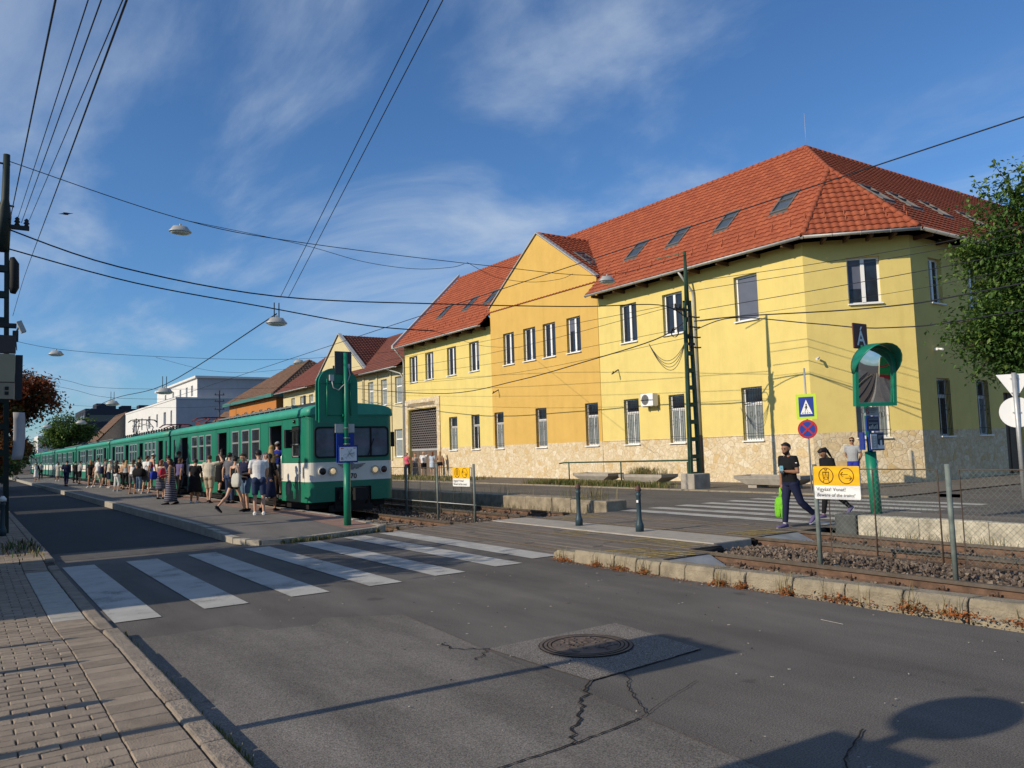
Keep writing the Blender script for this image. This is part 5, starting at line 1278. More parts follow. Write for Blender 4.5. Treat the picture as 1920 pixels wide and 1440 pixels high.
for i in range(16):
    a = rnd.uniform(0, 6.28); c = V((7.29, Y - .111, 1.76)); p = c.copy()
    for k in range(3):
        a += rnd.uniform(-.6, .6); q = p + V((math.cos(a) * .05, 0, math.sin(a) * .042)); q.x = min(max(q.x, 7.12), 7.46); q.z = min(max(q.z, 1.62), 1.88); g.bar(p, q, .004, .002, 0); p = q
for i in range(5): g.box(7.09, 7.15, Y - .112, Y - .109, 1.63 + i * .012, 1.635 + i * .012, 0)
g.obj('map_lines', [M['text_grey'], M['sign_red']], sp)
g = MB()
for z in (2.36, 2.13, 1.99): g.tube([(7.28 + .056 * math.cos(t), Y + .056 * math.sin(t), z) for t in [i * math.pi / 6 for i in range(13)]], .008, 5); g.bar((7.2, Y - .02, z), (7.36, Y - .02, z), .012)
g.obj('clamps', M['galv'], sp)

# mirror post on the right island
mp_ = thing('mirror_post', 'green post with hooded traffic mirror, letter plate and blue timetable panels', 'traffic mirror', (14.65, 9.1, .28))
X, Y = 14.68, 9.1
g = MB(); g.tube([(14.78, Y, .25), (14.70, Y, 1.5)], .105, 14); g.tube([(14.70, Y, 1.5), (14.60, Y, 3.6)], .05, 10); g.obj('post', M['post_green'], mp_)
# the mirror faces down the road toward the left: local axes
mn = V((-.50, -.86, -.09)).normalized(); mu = V((.86, -.50, 0)).normalized(); mv = mu.cross(mn).normalized(); mv = mv if mv.z > 0 else -mv; mc = V((14.52, 8.80, 2.90))
P = lambda a, b, d=0: mc + mu * a + mv * b + mn * d
w, zb_, zt_ = .41, -.52, .66
def arch(w, z0, z1, d, n=12):
    r = w; pts = [P(-w, z0, d), P(w, z0, d)]
    return pts + [P(r * math.cos(a), z1 - r + r * math.sin(a), d) for a in [math.pi * i / n for i in range(n + 1)]]
g = MB(); a0, a1 = arch(w, zb_, zt_, .06), arch(w - .06, zb_ + .06, zt_ - .06, .06)
for i in range(len(a0)):
    j = (i + 1) % len(a0); g.f([a0[i], a0[j], a1[j], a1[i]]); g.f([a0[i], a0[j], a0[j] - mn * .12, a0[i] - mn * .12]); g.f([a1[i], a1[j], a1[j] - mn * .05, a1[i] - mn * .05])
g.f(arch(w, zb_, zt_, -.06)); g.obj('frame', M['post_green'], mp_)
g = MB(); NN = 14
def sag(a, b): return .045 * (1 - (a / .5) ** 2) * (1 - (b / .65) ** 2) - .03
gr = []
for i in range(NN + 1):
    row = []
    for j in range(NN + 1):
        a = -(w - .05) + 2 * (w - .05) * i / NN; top = zt_ - w + math.sqrt(max(0, (w - .05) ** 2 - a * a)); b = (zb_ + .05) + (top - zb_ - .05) * j / NN
        row.append(g.bm.verts.new(P(a, b, .02 + sag(a, b - .08))))
    gr.append(row)
for i in range(NN):
    for j in range(NN): fc = g.bm.faces.new((gr[i][j], gr[i + 1][j], gr[i + 1][j + 1], gr[i][j + 1])); fc.smooth = True
g.obj('mirror_glass', mat('mirror', (.75, .77, .78), .02, metal=1, var=.01), mp_)
g = MB(); n = 14
hood = []
for d_, in ((-.07,), (.06,), (.20,), (.34,), (.46,)):
    row = []
    for i in range(n + 1):
        a = math.pi * (-.10 + 1.20 * i / n); f_ = 1 - .75 * max(0, (d_ - .0) / .36) * abs(math.cos(a)) ** 3 * (1 if math.sin(a) < .85 else 1)
        k = d_ if d_ < 0 else d_ * max(.02, 1 - .95 * max(0, (abs(a - math.pi / 2) / (math.pi * .6))) ** 2.0)
        row.append(P((w + .03) * math.cos(a), zt_ - w + (w + .03) * math.sin(a), k))
    hood.append(row)
g.rings(hood, 0, False, True, close=False); ho = g.obj('hood', M['post_green'], mp_); md = ho.modifiers.new('s', 'SOLIDIFY'); md.thickness = .012
g = MB(); g.box(14.36, 14.84, Y - .02, Y + .01, 3.53, 4.04); g.obj('letter_plate', M['sign_brown'], mp_, bevel=.02)
g = MB(); g.text('Á', .42, (14.60, Y - .026, 3.60), (1, 0, 0), (0, 0, 1), bold=.006); g.obj('letter', M['sign_white'], mp_)
g = MB(); g.box(14.41, 14.87, Y - .13, Y - .11, 2.20, 2.37); g.obj('no_smoking_plate', mat('plate_grey', (.36, .36, .35), .5), mp_)
g = MB(); c = V((14.49, Y - .135, 2.285)); g.annulus(c, (1, 0, 0), (0, 0, 1), .045, .06, 20); g.bar(c + V((-.035, 0, .035)), c + V((.035, 0, -.035)), .012, .003); g.obj('no_smoking_symbol', M['sign_red'], mp_)
g = MB()
for k in range(3): g.box(14.58, 14.82 - .05 * k, Y - .134, Y - .131, 2.325 - k * .035, 2.335 - k * .035)
g.obj('plate_text', M['text_grey'], mp_)
g = MB(); g.box(14.43, 14.86, Y - .13, Y - .11, 1.90, 2.19); g.box(14.44, 14.94, Y - .16, Y - .14, 1.52, 1.87); g.obox((14.40, Y - .03, 1.71), (.07, .09, 0), (.012, -.009, 0), (0, 0, .17)); g.obj('timetable_panel', M['sign_blue'], mp_)
g = MB(); g.box(14.48, 14.69, Y - .168, Y - .162, 1.55, 1.84); g.obj('timetable_sheet', M['sign_white'], mp_)
g = MB(); g.box(14.70, 14.91, Y - .168, Y - .162, 1.55, 1.84, 0); g.box(14.47, 14.83, Y - .138, Y - .132, 1.92, 2.16, 0); g.f([(14.70, Y - .171, 1.55), (14.91, Y - .171, 1.55), (14.91, Y - .171, 1.63), (14.80, Y - .171, 1.60), (14.70, Y - .171, 1.64)], 1); g.box(14.78, 14.84, Y - .175, Y - .17, 1.60, 1.72, 1); g.obj('dark_notice', [mat('notice_navy', (.02, .02, .05), .5), M['sign_white']], mp_)
g = MB()
for k in range(14): g.box(14.50, 14.57 + .03 * (k % 3), Y - .172, Y - .169, 1.57 + k * .017, 1.576 + k * .017); g.box(14.62, 14.675, Y - .172, Y - .169, 1.57 + k * .017, 1.576 + k * .017)
g.obj('timetable_text', M['text_grey'], mp_)
g = MB()
for k in range(3): g.box(14.72, 14.88 - .03 * k, Y - .172, Y - .169, 1.80 - k * .022, 1.808 - k * .022)
g.box(14.5, 14.8, Y - .142, Y - .139, 2.05, 2.06); g.box(14.5, 14.8, Y - .142, Y - .139, 2.13, 2.135)
for k in range(6): g.box(14.5 + k * .05, 14.53 + k * .05, Y - .142, Y - .139, 1.94, 1.99 + .02 * (k % 3))
g.obj('notice_text', M['plate_grey'] if 'plate_grey' in M else M['lamp_grey'], mp_)
g = MB(); g.disc((14.735, Y - .112, 1.30), (1, 0, 0), (0, 0, 1), .035, 10); g.disc((14.715, Y - .112, 1.2), (1, 0, .2), (0, 0, 1), .03, 8); g.obj('stickers', M['sign_white'], mp_)

# pedestrian crossing + no stopping sign
ps = thing('sign_post', 'grey post with lime edged pedestrian crossing sign over a round no stopping sign', 'road sign', (24.3, 17.3, 0))
X, Y = 24.3, 17.3
g = MB(); g.tube([(X - .02, Y, .02), (X + .03, Y + .06, 4.3)], .032, 10); g.obj('post', M['galv'], ps)
su = V((.42, -.91, 0)).normalized(); sn = V((-.91, -.42, 0)).normalized()       # the plates look toward the tracks
Q = lambda a, z, d=.05: V((X, Y + .03, z)) + su * a + sn * d
def plate(nm, x0, x1, z0, z1, d, m):
    g = MB(); g.plate([Q(x0, z0, d), Q(x1, z0, d), Q(x1, z1, d), Q(x0, z1, d)], .006); return g.obj(nm, m, ps)
plate('crossing_sign', -.34, .34, 2.50, 3.38, .05, M['sign_lime']); plate('blue_field', -.25, .25, 2.59, 3.28, .056, M['sign_blue'])
g = MB(); g.f([Q(-.20, 2.68, .062), Q(.20, 2.68, .062), Q(0, 3.18, .062)]); g.obj('white_triangle', M['sign_white'], ps)
g = MB(); k = lambda a, z: Q(a, 2.68 + z, .066)
g.disc(k(.0, .335), su, (0, 0, 1), .026, 12); g.f([k(-.03, .19), k(.02, .18), k(.03, .30), k(-.02, .30)]); 
for a, b in (((-.0, .2), (.06, .06)), ((-.01, .2), (-.06, .06)), ((.0, .29), (.055, .21)), ((-.0, .29), (-.055, .22))): g.bar(k(*a), k(*b), .022, .004)
for i in range(4): g.f([k(-.15 + i * .085, .02), k(-.11 + i * .085, .02), k(-.10 + i * .07, .055), k(-.13 + i * .07, .055)])
g.obj('walking_figure', M['sign_black'], ps)
g = MB(); g.disc(Q(0, 2.15, .05), su, (0, 0, 1), .33, 36, 0, .006); g.obj('no_stopping_sign', M['sign_red'], ps)
g = MB(); g.disc(Q(0, 2.15, .056), su, (0, 0, 1), .26, 36); g.obj('blue_disc', M['sign_blue'], ps)
g = MB()
for s in (-1, 1): g.obox(Q(0, 2.15, .061 + .002 * s), (su * s + V((0, 0, 1))).normalized() * .27, (su * -s + V((0, 0, 1))).normalized() * .028, sn * .001)
g.obj('red_cross', M['sign_red'], ps)
# yield sign and round sign seen from behind
ys_ = thing('sign_post', 'grey post with the backs of a triangular and a round sign at the right edge', 'road sign', (23.9, 10.4, 0))
g = MB(); g.tube([(24.02, 10.42, 0), (23.84, 10.36, 3.45)], .06, 12); g.obj('post', M['galv'], ys_)
yu = V((.5, -.87, 0)).normalized(); yn = V((-.87, -.5, 0)).normalized(); Y_ = lambda a, z, d=-.08: V((23.86, 10.36, z)) + yu * a - yn * abs(d) 
g = MB(); g.plate([Y_(-.43, 3.42), Y_(.43, 3.42), Y_(0, 2.70)], .008); g.obj('triangle_sign', M['sign_white'], ys_)
g = MB(); g.disc(Y_(.0, 2.36), yu, (0, 0, 1), .42, 32, 0, .008); g.obj('round_sign', M['sign_white'], ys_)
g = MB()
for z in (3.3, 2.9, 2.36): g.bar(Y_(-.1, z, -.04), Y_(.1, z, -.04), .03, .02)
g.obj('clamps', M['galv'], ys_)

# chain link fence panels between the tracks
def chain(mb, P, w, z0, z1, s=.075, r=.0020):
    for sgn in (1, -1):
        c = -(z1 - z0)
        while c < w:
            a0 = max(0, c); a1 = min(w, c + (z1 - z0))
            if a1 - a0 > .02:
                za, zb__ = z0 + (a0 - c), z0 + (a1 - c)
                if sgn < 0: za, zb__ = z1 - (a0 - c), z1 - (a1 - c)
                mb.tube([P(a0, za), P(a1, zb__)], r, 3, cap=False)
            c += s
def fence(name, label, x, y0, y1, z0, z1, post_y, panels, pm, xd=0.0, posth=1.4, group=None):
    t = thing(name, label, 'fence', (x, y0, 0), group)
    for py in post_y:
        g = MB(); g.tube([(x + xd * (py - y0), py, -.18), (x + xd * (py - y0) - .015, py, posth)], .034, 10); g.obj('post', pm, t)
    for a, b in panels:
        P = lambda u, z, a=a: (x + xd * (a + u - y0), a + u, z)
        w = b - a
        g = MB(); g.tube([P(0, z0), P(0, z1), P(w, z1), P(w, z0), P(0, z0)], .011, 6); 
        if w > 1.2: g.tube([P(w * .56, z0), P(w * .56, z1)], .011, 6)
        f = g.obj('panel_frame', M['fence_rust'], t)
        g = MB(); chain(g, P, w, z0 + .01, z1 - .01, r=.0020 if y0 < 12 else .0011); g.obj('chain_link', M['galv_green'], f)
    return t
f1 = fence('chain_link_fence', 'chain link fence between the tracks on the right, with the big yellow warning sign', 10.35, 7.3, 0, .14, 1.33, [7.3, 5.36, 3.3, 1.2], [(5.50, 7.10), (3.46, 5.22), (1.4, 3.2)], M['galv_green'])
g = MB()
for y in (5.36, 3.3):
    for z in (1.0, 1.0): g.box(10.33, 10.37, y - .12, y + .12, z - .02, z + .02)
g.obj('clamp', M['fence_rust'], f1)
py = [18.15, 20.15, 22.1, 24.0, 26, 28]
f2 = fence('chain_link_fence', 'rusty chain link fence between the tracks before the train, with a small yellow sign', 11.1, 18.15, 0, -.02, 1.30, py, [(a + .12, b - .12) for a, b in zip(py, py[1:])], M['galv_green'])
g = MB(); g.tube([(11.1, 18.1, .32), (11.1, 28, .32)], .012, 6); g.obj('wire_rod', M['galv'], f2)
# warning signs: face toward -Y a little toward the road
def warn(label, cx, cy, z0, w, h, ang, big=True):
    t = thing('warning_sign', label, 'sign', (cx, cy, z0), 'yellow train warning signs')
    u = V((math.cos(rad(ang)), math.sin(rad(ang)), 0)); n = V((u.y, -u.x, 0))
    P = lambda a, b, d=0: V((cx, cy, z0)) + u * (a * w) + V((0, 0, 1)) * (b * h) + n * d
    def rr(x0, x1, y0, y1, d, r=.03, n_=4):
        pts = []
        for cx_, cy_, a0 in ((x1 - r, y1 - r * w / h, 0), (x0 + r, y1 - r * w / h, 90), (x0 + r, y0 + r * w / h, 180), (x1 - r, y0 + r * w / h, 270)):
            for i in range(n_ + 1):
                a = rad(a0 + 90 * i / n_); pts.append(P(cx_ + r * math.cos(a), cy_ + r * w / h * math.sin(a), d))
        return pts
    g = MB(); p = rr(-.5, .5, 0, 1, .0); g.rings([p, [q - n * .012 for q in p]], 0, True, False); g.obj('plate', M['sign_white'], t)
    g = MB(); k = rr(-.5, .5, .42, 1, .003); k2 = [P(-.5, .42, .003), P(.5, .42, .003)]; g.f([q for q in k if (q.z - z0) > .6 * h] + k2); g.obj('yellow_field', M['sign_yellow'], t)
    g = MB(); d = .006
    R_ = .165 * w
    for cx_ in (-.22, .22): g.annulus(P(cx_, .71, d), u, (0, 0, 1), R_ * .90, R_, 30)
    q = lambda a, b: V(P(-.22, .71, d)) + u * (a * R_) + V((0, 0, 1)) * (b * R_)
    for a, b in (((-.38, .5), (.38, .5)), ((-.38, .42), (.38, .42)), ((-.38, .1), (.38, .1)), ((-.42, .5), (-.34, -.42)), ((.42, .5), (.34, -.42)), ((-.36, -.12), (.36, -.12)), ((-.34, -.42), (.34, -.42)), ((0, .1), (0, .42)), ((-.3, -.55), (-.45, -.8)), ((.3, -.55), (.45, -.8)), ((-.2, .82), (.2, .82)), ((-.2, .82), (0, .6)), ((.2, .82), (0, .6))): g.bar(q(*a), q(*b), .11 * R_ * 1.3, .002)
    for a in (-.2, .2): g.disc(q(a, -.27), u, (0, 0, 1), R_ * .08, 10)
    q = lambda a, b: V(P(.22, .71, d)) + u * (a * R_) + V((0, 0, 1)) * (b * R_)
    for a, b in (((-.7, .2), (.2, .2)), ((-.7, .2), (-.42, .5)), ((-.7, .2), (-.42, -.1)), ((.7, -.25), (-.1, -.25)), ((.7, -.25), (.42, .05)), ((.7, -.25), (.42, -.55))): g.bar(q(*a), q(*b), .19 * R_, .002)
    g.obj('pictograms', M['sign_brown'], t)
    g = MB(); g.text('Vigyázz! Vonat!', .155 * h, P(-.45, .25, d), u, (0, 0, 1), align='LEFT'); g.text('Beware of the trains!', .145 * h, P(-.45, .08, d), u, (0, 0, 1), align='LEFT', shear=.25); g.obj('wording', M['text_grey'], t)
    return t
warn('large yellow and white train warning sign on the right hand fence', 10.26, 6.90, .905, .70, .47, -86)
warn('small yellow and white train warning sign on the fence in front of the train', 11.02, 18.70, .80, .80, .51, -86)

# planters, railing
def planter(label, x, y0, y1, w=1.0):
    t = thing('planter', label, 'planter', (x, y0, 0), 'concrete trough planters')
    g = MB(); i_ = .5; b = .12
    outer_t = [V((x - w / 2, y0, .50)), V((x + w / 2, y0, .50)), V((x + w / 2, y1, .50)), V((x - w / 2, y1, .50))]
    lip = [V((p.x, p.y, .38)) for p in outer_t]
    bot = [V((x - w / 2 + .1, y0 + i_, .16)), V((x + w / 2 - .1, y0 + i_, .16)), V((x + w / 2 - .1, y1 - i_, .16)), V((x - w / 2 + .1, y1 - i_, .16))]
    inn = [V((x - w / 2 + b, y0 + b, .50)), V((x + w / 2 - b, y0 + b, .50)), V((x + w / 2 - b, y1 - b, .50)), V((x - w / 2 + b, y1 - b, .50))]
    g.rings([bot, lip, outer_t, inn, [p - V((0, 0, .12)) for p in inn]], 0, True, False); g.obj('trough', M['concrete_pale'], t)
    g = MB()
    for yy in (y0 + .75, y1 - .75): g.box(x - w / 2 + .15, x + w / 2 - .15, yy - .2, yy + .2, 0, .165)
    g.obj('foot', M['concrete_pale'], t)
    g = MB(); g.f([p - V((0, 0, .06)) for p in inn]); g.obj('soil', M['soil'], t)
    return t
planter('concrete trough planter at the far end of the green railing', 25.3, 28.6, 31.2)
planter('concrete trough planter next to the mast, under the green railing', 24.8, 24.6, 27.3)
planter('concrete trough planter behind the man with the green bag', 25.0, 17.9, 20.9)
rl = thing('railing', 'low green tubular railing running along the planters to the mast', 'railing', (23.6, 22, 0))
g = MB(); g.tube([(24.6, 32.0, .98), (24.6, 31.6, 1.02), (23.75, 22.0, 1.12)], .035, 8)
for y, x in ((31.2, 24.56), (27.0, 24.2), (22.6, 23.8)): g.tube([(x, y, 0), (x, y, 1.05)], .032, 8)
g.obj('rail_tube', M['mast_green'], rl)
# suspended lamps
def lamp(label, x, y, z, rods=True, s=1.0, rz=0):
    t = thing('street_lamp', label, 'street lamp', (x, y, z), 'suspended street lamps')
    g = MB(); prof = [(.16, .30), (.27, .28), (.36, .13), (.43, .06), (.43, .02), (.38, .02)]
    g.rings([[V((x + r * s * 1.15 * math.cos(a), y + r * s * .75 * math.sin(a), z + h * s)) for a in [2 * math.pi * i / 16 for i in range(16)]] for r, h in prof], 0, True); g.cyl((x, y), .05 * s, z + .28 * s, z + .40 * s, 8); g.obj('housing', M['lamp_grey'], t)
    g = MB(); g.rings([[V((x + r * s * 1.15 * math.cos(a), y + r * s * .75 * math.sin(a), z + h * s)) for a in [2 * math.pi * i / 16 for i in range(16)]] for r, h in ((.385, .03), (.36, -.04), (.24, -.08), (.02, -.09))], 0, True); g.obj('diffuser', M['lamp_glass'], t)
    if rods:
        g = MB(); 
        for sx in (-.11, .11): g.tube([(x + sx * s, y, z + .25 * s), (x + sx * s, y, z + 1.0 * s)], .016, 5)
        g.obj('hanger', M['bars'], t)
    return t
# ------------------------------------------------------------------ wires and suspended lamps
M['wire'] = mat('wire', (.012, .014, .020), .6, var=.1)
def wire(label, pts, r=.014, sag=0.0, n=14, twist=0.0):
    P = [V(p) for p in pts]; L = []
    if len(P) == 2:
        for i in range(n + 1):
            t = i / n; p = P[0].lerp(P[1], t); p.z -= sag * 4 * t * (1 - t); L.append(p)
    else:
        for a in range(len(P) - 1):
            p0, p1, p2, p3 = P[max(a - 1, 0)], P[a], P[a + 1], P[min(a + 2, len(P) - 1)]
            for i in range(6):
                t = i / 6; L.append(0.5 * ((2 * p1) + (p2 - p0) * t + (2 * p0 - 5 * p1 + 4 * p2 - p3) * t * t + (3 * p1 - p0 - 3 * p2 + p3) * t ** 3))
        L.append(P[-1])
    g = MB(); g.tube(L, r * .82, 5)
    if twist:
        k = int(sum((b - a).length for a, b in zip(L, L[1:])) / .9)
        for i in range(1, k):
            f = i / k * (len(L) - 1); j = int(f); p = L[j].lerp(L[min(j + 1, len(L) - 1)], f - j); g.lathe((p.x, p.y, p.z), [(.001, -.018), (.020, 0), (.001, .018)], 5)
    return solo(g, 'overhead_wire', M['wire'], label, 'wire', 'overhead wires')
wire('thickest of the wires running from the left mast to the top left corner', [(.77, 23, 7.81), (.58, 8, 5.94), (.485, .5, 5.0)], .013)
wire('wire from the left insulator of the left mast up to the top of the picture', [(.94, 23, 7.9), (.79, .5, 5.065)], .008)
wire('wire just right of the left insulator wire, passing behind the crossarm', [(1.01, 23, 7.76), (.92, .5, 5.195)], .009)
wire('wire from the right insulator of the left mast up to the top of the picture', [(1.18, 23, 7.86), (1.105, .5, 5.22)], .008)
wire('rightmost wire of the left bundle, running lowest down the left mast', [(.87, 23, 5.4), (1.09, 23.0, 6.38), (.67, 8, 4.38), (.46, .5, 3.38)], .007)
wire('long span wire from the left mast top to the lamp before the red roof', [(.67, 23, 9.3), (4.74, 22.78, 8.32), (7.96, 22.59, 8.03), (14.44, 22.2, 7.92), (19.35, 21.93, 8.05), (23.3, 21.72, 9.2)], .014)
wire('slack wire looping below the upper span wire', [(4.8, 22.7, 8.28), (7.96, 22.5, 7.95), (9.9, 22.4, 7.62), (11.6, 22.3, 7.55), (12.9, 22.25, 7.72), (13.4, 22.2, 7.88)], .010)
wire('slack wire drooping before the orange gable', [(13.5, 22.2, 7.95), (14.6, 22.15, 7.55), (16.0, 22.1, 7.5), (17.2, 22, 7.7), (17.8, 22, 7.95)], .010)
wire('upper of the two thick cables hanging from the left mast over the lamp', [(.6, 23, 7.6), (3.2, 22.88, 6.85), (7.33, 22.62, 6.36), (12.62, 22.3, 6.5), (18, 22, 6.78), (21.8, 21.8, 7.1), (23.2, 21.72, 6.7)], .024, twist=1)
wire('lower of the two thick cables from the left mast down to the lamp', [(.6, 23, 7.1), (3.6, 22.85, 6.45), (7.03, 22.64, 6.02), (10.07, 22.47, 5.66), (12.3, 22.3, 5.6)], .022, twist=1)
wire('thin wire continuing from the lamp cable to the yellow building', [(12.3, 22.3, 5.6), (19, 30, 6.4), (27.6, 39.4, 7.9)], .010)
wire('left wire of the pair rising from the lamp to the top of the picture', [(7.41, 22.6, 6.34), (4.98, 9, 7.77), (4.0, 3.5, 8.4)], .010)
wire('right wire of the pair rising from the lamp to the top of the picture', [(7.64, 22.6, 6.34), (5.2, 9, 7.84), (4.2, 3.5, 8.45)], .010)
wire('contact wire running from lamp to lamp above the near edge of the train', [(7.3, 22.6, 5.85), (7.3, 38.4, 5.12), (7.3, 54, 5.55), (7.3, 75, 5.5), (7.3, 100, 5.5)], .022)
wire('contact wire above the empty far track, rising to the right edge', [(12.8, -4, 6.42), (12.8, 60, 6.42), (12.8, 150, 6.42)], .015)
wire('thin cross street wire with two lamps halfway down the train', [(.4, 51, 8.9), (4.02, 51, 8.12), (10.33, 51, 7.9), (17.92, 51, 8.1), (27.6, 51.5, 9.3)], .014)
wire('slack wire drooping under the cross street wire', [(9.2, 51, 7.85), (12, 51, 7.2), (14.5, 51, 7.1), (17, 51, 7.4)], .010)
wire('upper thin cross street wire far down the street', [(.2, 66, 9.0), (5.7, 66, 7.75), (9, 66, 7.2), (20, 66, 7.4), (27.8, 66, 8.0)], .014)
wire('lower thin cross street wire far down the street', [(.2, 66, 8.3), (5.9, 66, 7.15), (9.6, 66, 6.45), (20, 66, 6.6), (27.8, 66, 7.0)], .014)
wire('thin cross street wire behind the red tree', [(.2, 85, 8.2), (8, 85, 7.1), (20, 85, 7.0), (27.8, 85, 8.0)], .014)
# along the far pavement, right of the mast
wire('topmost wire from the green mast to the right edge over the chamfered corner', [(23.4, 21.7, 8.1), (24.3, 10.1, 7.55), (24.6, -6, 7.9)], .013)
wire('second wire from the top between the green mast and the right edge', [(23.4, 21.7, 7.75), (24.3, 10.1, 7.36), (24.6, -6, 7.6)], .013)
wire('third wire from the top between the green mast and the right edge', [(23.75, 21.55, 7.0), (24.3, 10.1, 6.85), (24.6, -6, 7.2)], .015, twist=1)
wire('thin wire just above the thick cable right of the green mast', [(23.75, 21.55, 6.55), (24.2, 14, 6.35), (24.3, 10.1, 6.4), (24.6, -6, 6.8)], .009)
wire('thick cable right of the green mast passing under the upper corner window', [(23.5, 21.6, 6.55), (23.8, 19.5, 6.45), (24.2, 14.2, 5.95), (24.3, 10.1, 5.95), (24.6, -6, 6.4)], .028)
wire('lowest thick cable right of the green mast, sagging behind the letter plate', [(23.5, 21.6, 6.2), (23.8, 19.9, 6.45), (24.1, 16.6, 5.75), (24.2, 14, 5.25), (24.3, 10.1, 5.2), (24.6, -6, 5.8)], .024)
# along the far pavement, left of the mast
wire('thick sagging cable from the green mast across the ochre gable', [(23.2, 21.8, 6.55), (22.9, 23.2, 6.0), (23.8, 28.6, 5.75), (24.4, 35, 5.45), (25, 44, 5.4), (25.4, 58, 6.8), (25.6, 64, 7.6)], .030)
wire('top thin wire from the green mast leftward over the upper windows', [(22.65, 21.75, 7.2), (24.3, 38, 7.95), (25.6, 64, 8.8)], .013)
wire('second thin wire from the green mast leftward over the ochre gable', [(22.9, 21.75, 7.2), (24.3, 38, 7.2), (25.6, 64, 8.2)], .013)
wire('third thin wire from the green mast leftward along the facade', [(23.2, 21.8, 6.3), (24.3, 38, 6.6), (25.6, 64, 7.9)], .011)
wire('fourth thin wire from the green mast leftward, the lowest of the thin ones', [(23.2, 21.8, 5.9), (24.3, 38, 5.9), (25.6, 64, 7.4)], .011)
lamp('street lamp hanging on two thick cables right of the left mast, above the train', 7.30, 22.6, 5.55, True, .62)
lamp('street lamp on the upper span wire at the left, against the sky', 4.71, 22.78, 7.94, False, .60)
lamp('street lamp hanging before the red roof right of the ochre gable', 19.35, 21.93, 7.78, False, .72)
lamp('street lamp hanging before the white block, second along the contact wire', 7.3, 38.4, 4.75, True, .75)
lamp('street lamp third along the contact wire, above the dark block', 7.3, 54, 5.2, True, .8)
lamp('street lamp in front of the green tree, right of its neighbour', 7.3, 70, 4.75, True, .8)
lamp('street lamp in front of the green tree, left one', 6.0, 84, 5.0, True, .8)
lamp('small street lamp on the thin cross street wire at the left', 4.02, 51, 7.78, False, .8)
lamp('small street lamp on the thin cross street wire above the chimney', 17.92, 51, 7.8, False, .8)
lamp('farthest small street lamp beside the red tree', 5.2, 103, 4.4, False)
# distant poles
for i, (x, y, h) in enumerate(((25.3, 63.5, 9.2), (26, 103, 10.2), (24, 150, 9))):
    t = thing('utility_pole', ('dark pole with crossarms at the cream building', 'dark pole with crossarms standing before the white block', 'thin dark pole near the raised pantograph')[i], 'pole', (x, y, 0))
    g = MB(); g.tube([(x, y, 0), (x, y, h)], [.14, .08], 8); g.obj('pole', M['bars'], t)
    g = MB()
    for z in (h - .6, h - 1.4, h - 2.4): g.box(x - .6, x + .6, y - .05, y + .05, z, z + .08); g.cyl((x - .5, y), .05, z, z + .25, 6); g.cyl((x + .5, y), .05, z, z + .25, 6)
    g.obj('crossarm', M['bars'], t)
# bird
bd = thing('bird', 'small dark bird gliding alone in the sky at the left', 'bird', (2.1, 24.5, 8.55))
g = MB(); c = V((2.1, 24.5, 8.55)); r_ = V((.83, -.56, 0)); 
def ring(o, a, b): return [c + r_ * o + V((0, 0, 1)) * (b * math.sin(t)) + V((.56, .83, 0)) * (a * math.cos(t)) for t in [i * math.pi / 4 for i in range(8)]]
g.rings([ring(-.19, .005, .003), ring(-.10, .03, .012), ring(-.04, .05, .028), ring(.0, .055, .036), ring(.05, .05, .028), ring(.12, .025, .010), ring(.21, .004, .003)], 0, True)
g.rings([[c + V((.56, .83, 0)) * o + r_ * (s * math.cos(t)) + V((0, 0, 1)) * (s * math.sin(t)) for t in [i * math.pi / 4 for i in range(8)]] for o, s in ((-.11, .004), (-.06, .02), (.02, .03), (.08, .015), (.13, .003))], 0, True)
g.obj('body', M['bars'], bd)
# ------------------------------------------------------------------ unseen posts and a cabinet, added and shaped to cast the road shadows
for i, (x, y, h, w, zc_, rr_) in enumerate(((-1.25, 5.6, 3.4, .95, 2.35, 0), (-.95, 3.05, 3.1, 0, 1.9, .42))):
    t = thing('sign_post', ('street sign on a pole added left of the picture to cast the long thin shadow', 'round sign on a broad cabinet added behind the camera to cast the rounded shadow')[i], 'road sign', (x, y, .1))
    g = MB(); g.cyl((x, y), .05, .1, h, 10); g.obj('post', M['galv'], t)
    g = MB()
    if w: g.box(x - .03, x - .0, y - .62, y + .28, 2.78, 3.4)
    else: g.disc((x - .05, y, 3.15), (0, 1, 0), (0, 0, 1), .29, 30, 0, .02)
    g.obj('plate', M['sign_white'], t)
cbx = thing('shadow_cabinet', 'grey cabinet added behind the camera to cast the broad road shadow', 'cabinet', (-1.3, 3.3, .1))  # unseen box, sized so that its shadow reaches the road
g = MB(); g.box(-1.6, -1.1, 2.72, 3.35, .1, 2.8); g.obj('cabinet', M['lamp_grey'], cbx)
# ------------------------------------------------------------------ trees and plants
def leafmat(name, c, c2=None):
    m = mat(name, c, .55, var=.25, vs=5, spec=.35)
    N, L = nodes(m); b = N['Principled BSDF']
    b.inputs['Transmission Weight'].default_value = 0
    d = N.new('ShaderNodeBsdfTranslucent'); L.new(b.inputs['Base Color'].links[0].from_socket, d.inputs['Color'])
    mx = N.new('ShaderNodeMixShader'); mx.inputs[0].default_value = .28; o = N['Material Output']
    L.new(b.outputs[0], mx.inputs[1]); L.new(d.outputs[0], mx.inputs[2]); L.new(mx.outputs[0], o.inputs[0])
    return m
LG = [leafmat('leaf_green', (.075, .145, .028)), leafmat('leaf_dark', (.042, .095, .022)), leafmat('leaf_light', (.13, .20, .038))]
LR = [leafmat('leaf_red', (.27, .070, .025)), leafmat('leaf_rust', (.22, .085, .028)), leafmat('leaf_olive', (.10, .10, .025)), leafmat('leaf_brown', (.06, .035, .018))]
M['bark'] = mat('bark', (.07, .052, .04), .95, var=.3, vs=6, bump=.8, bs=25)
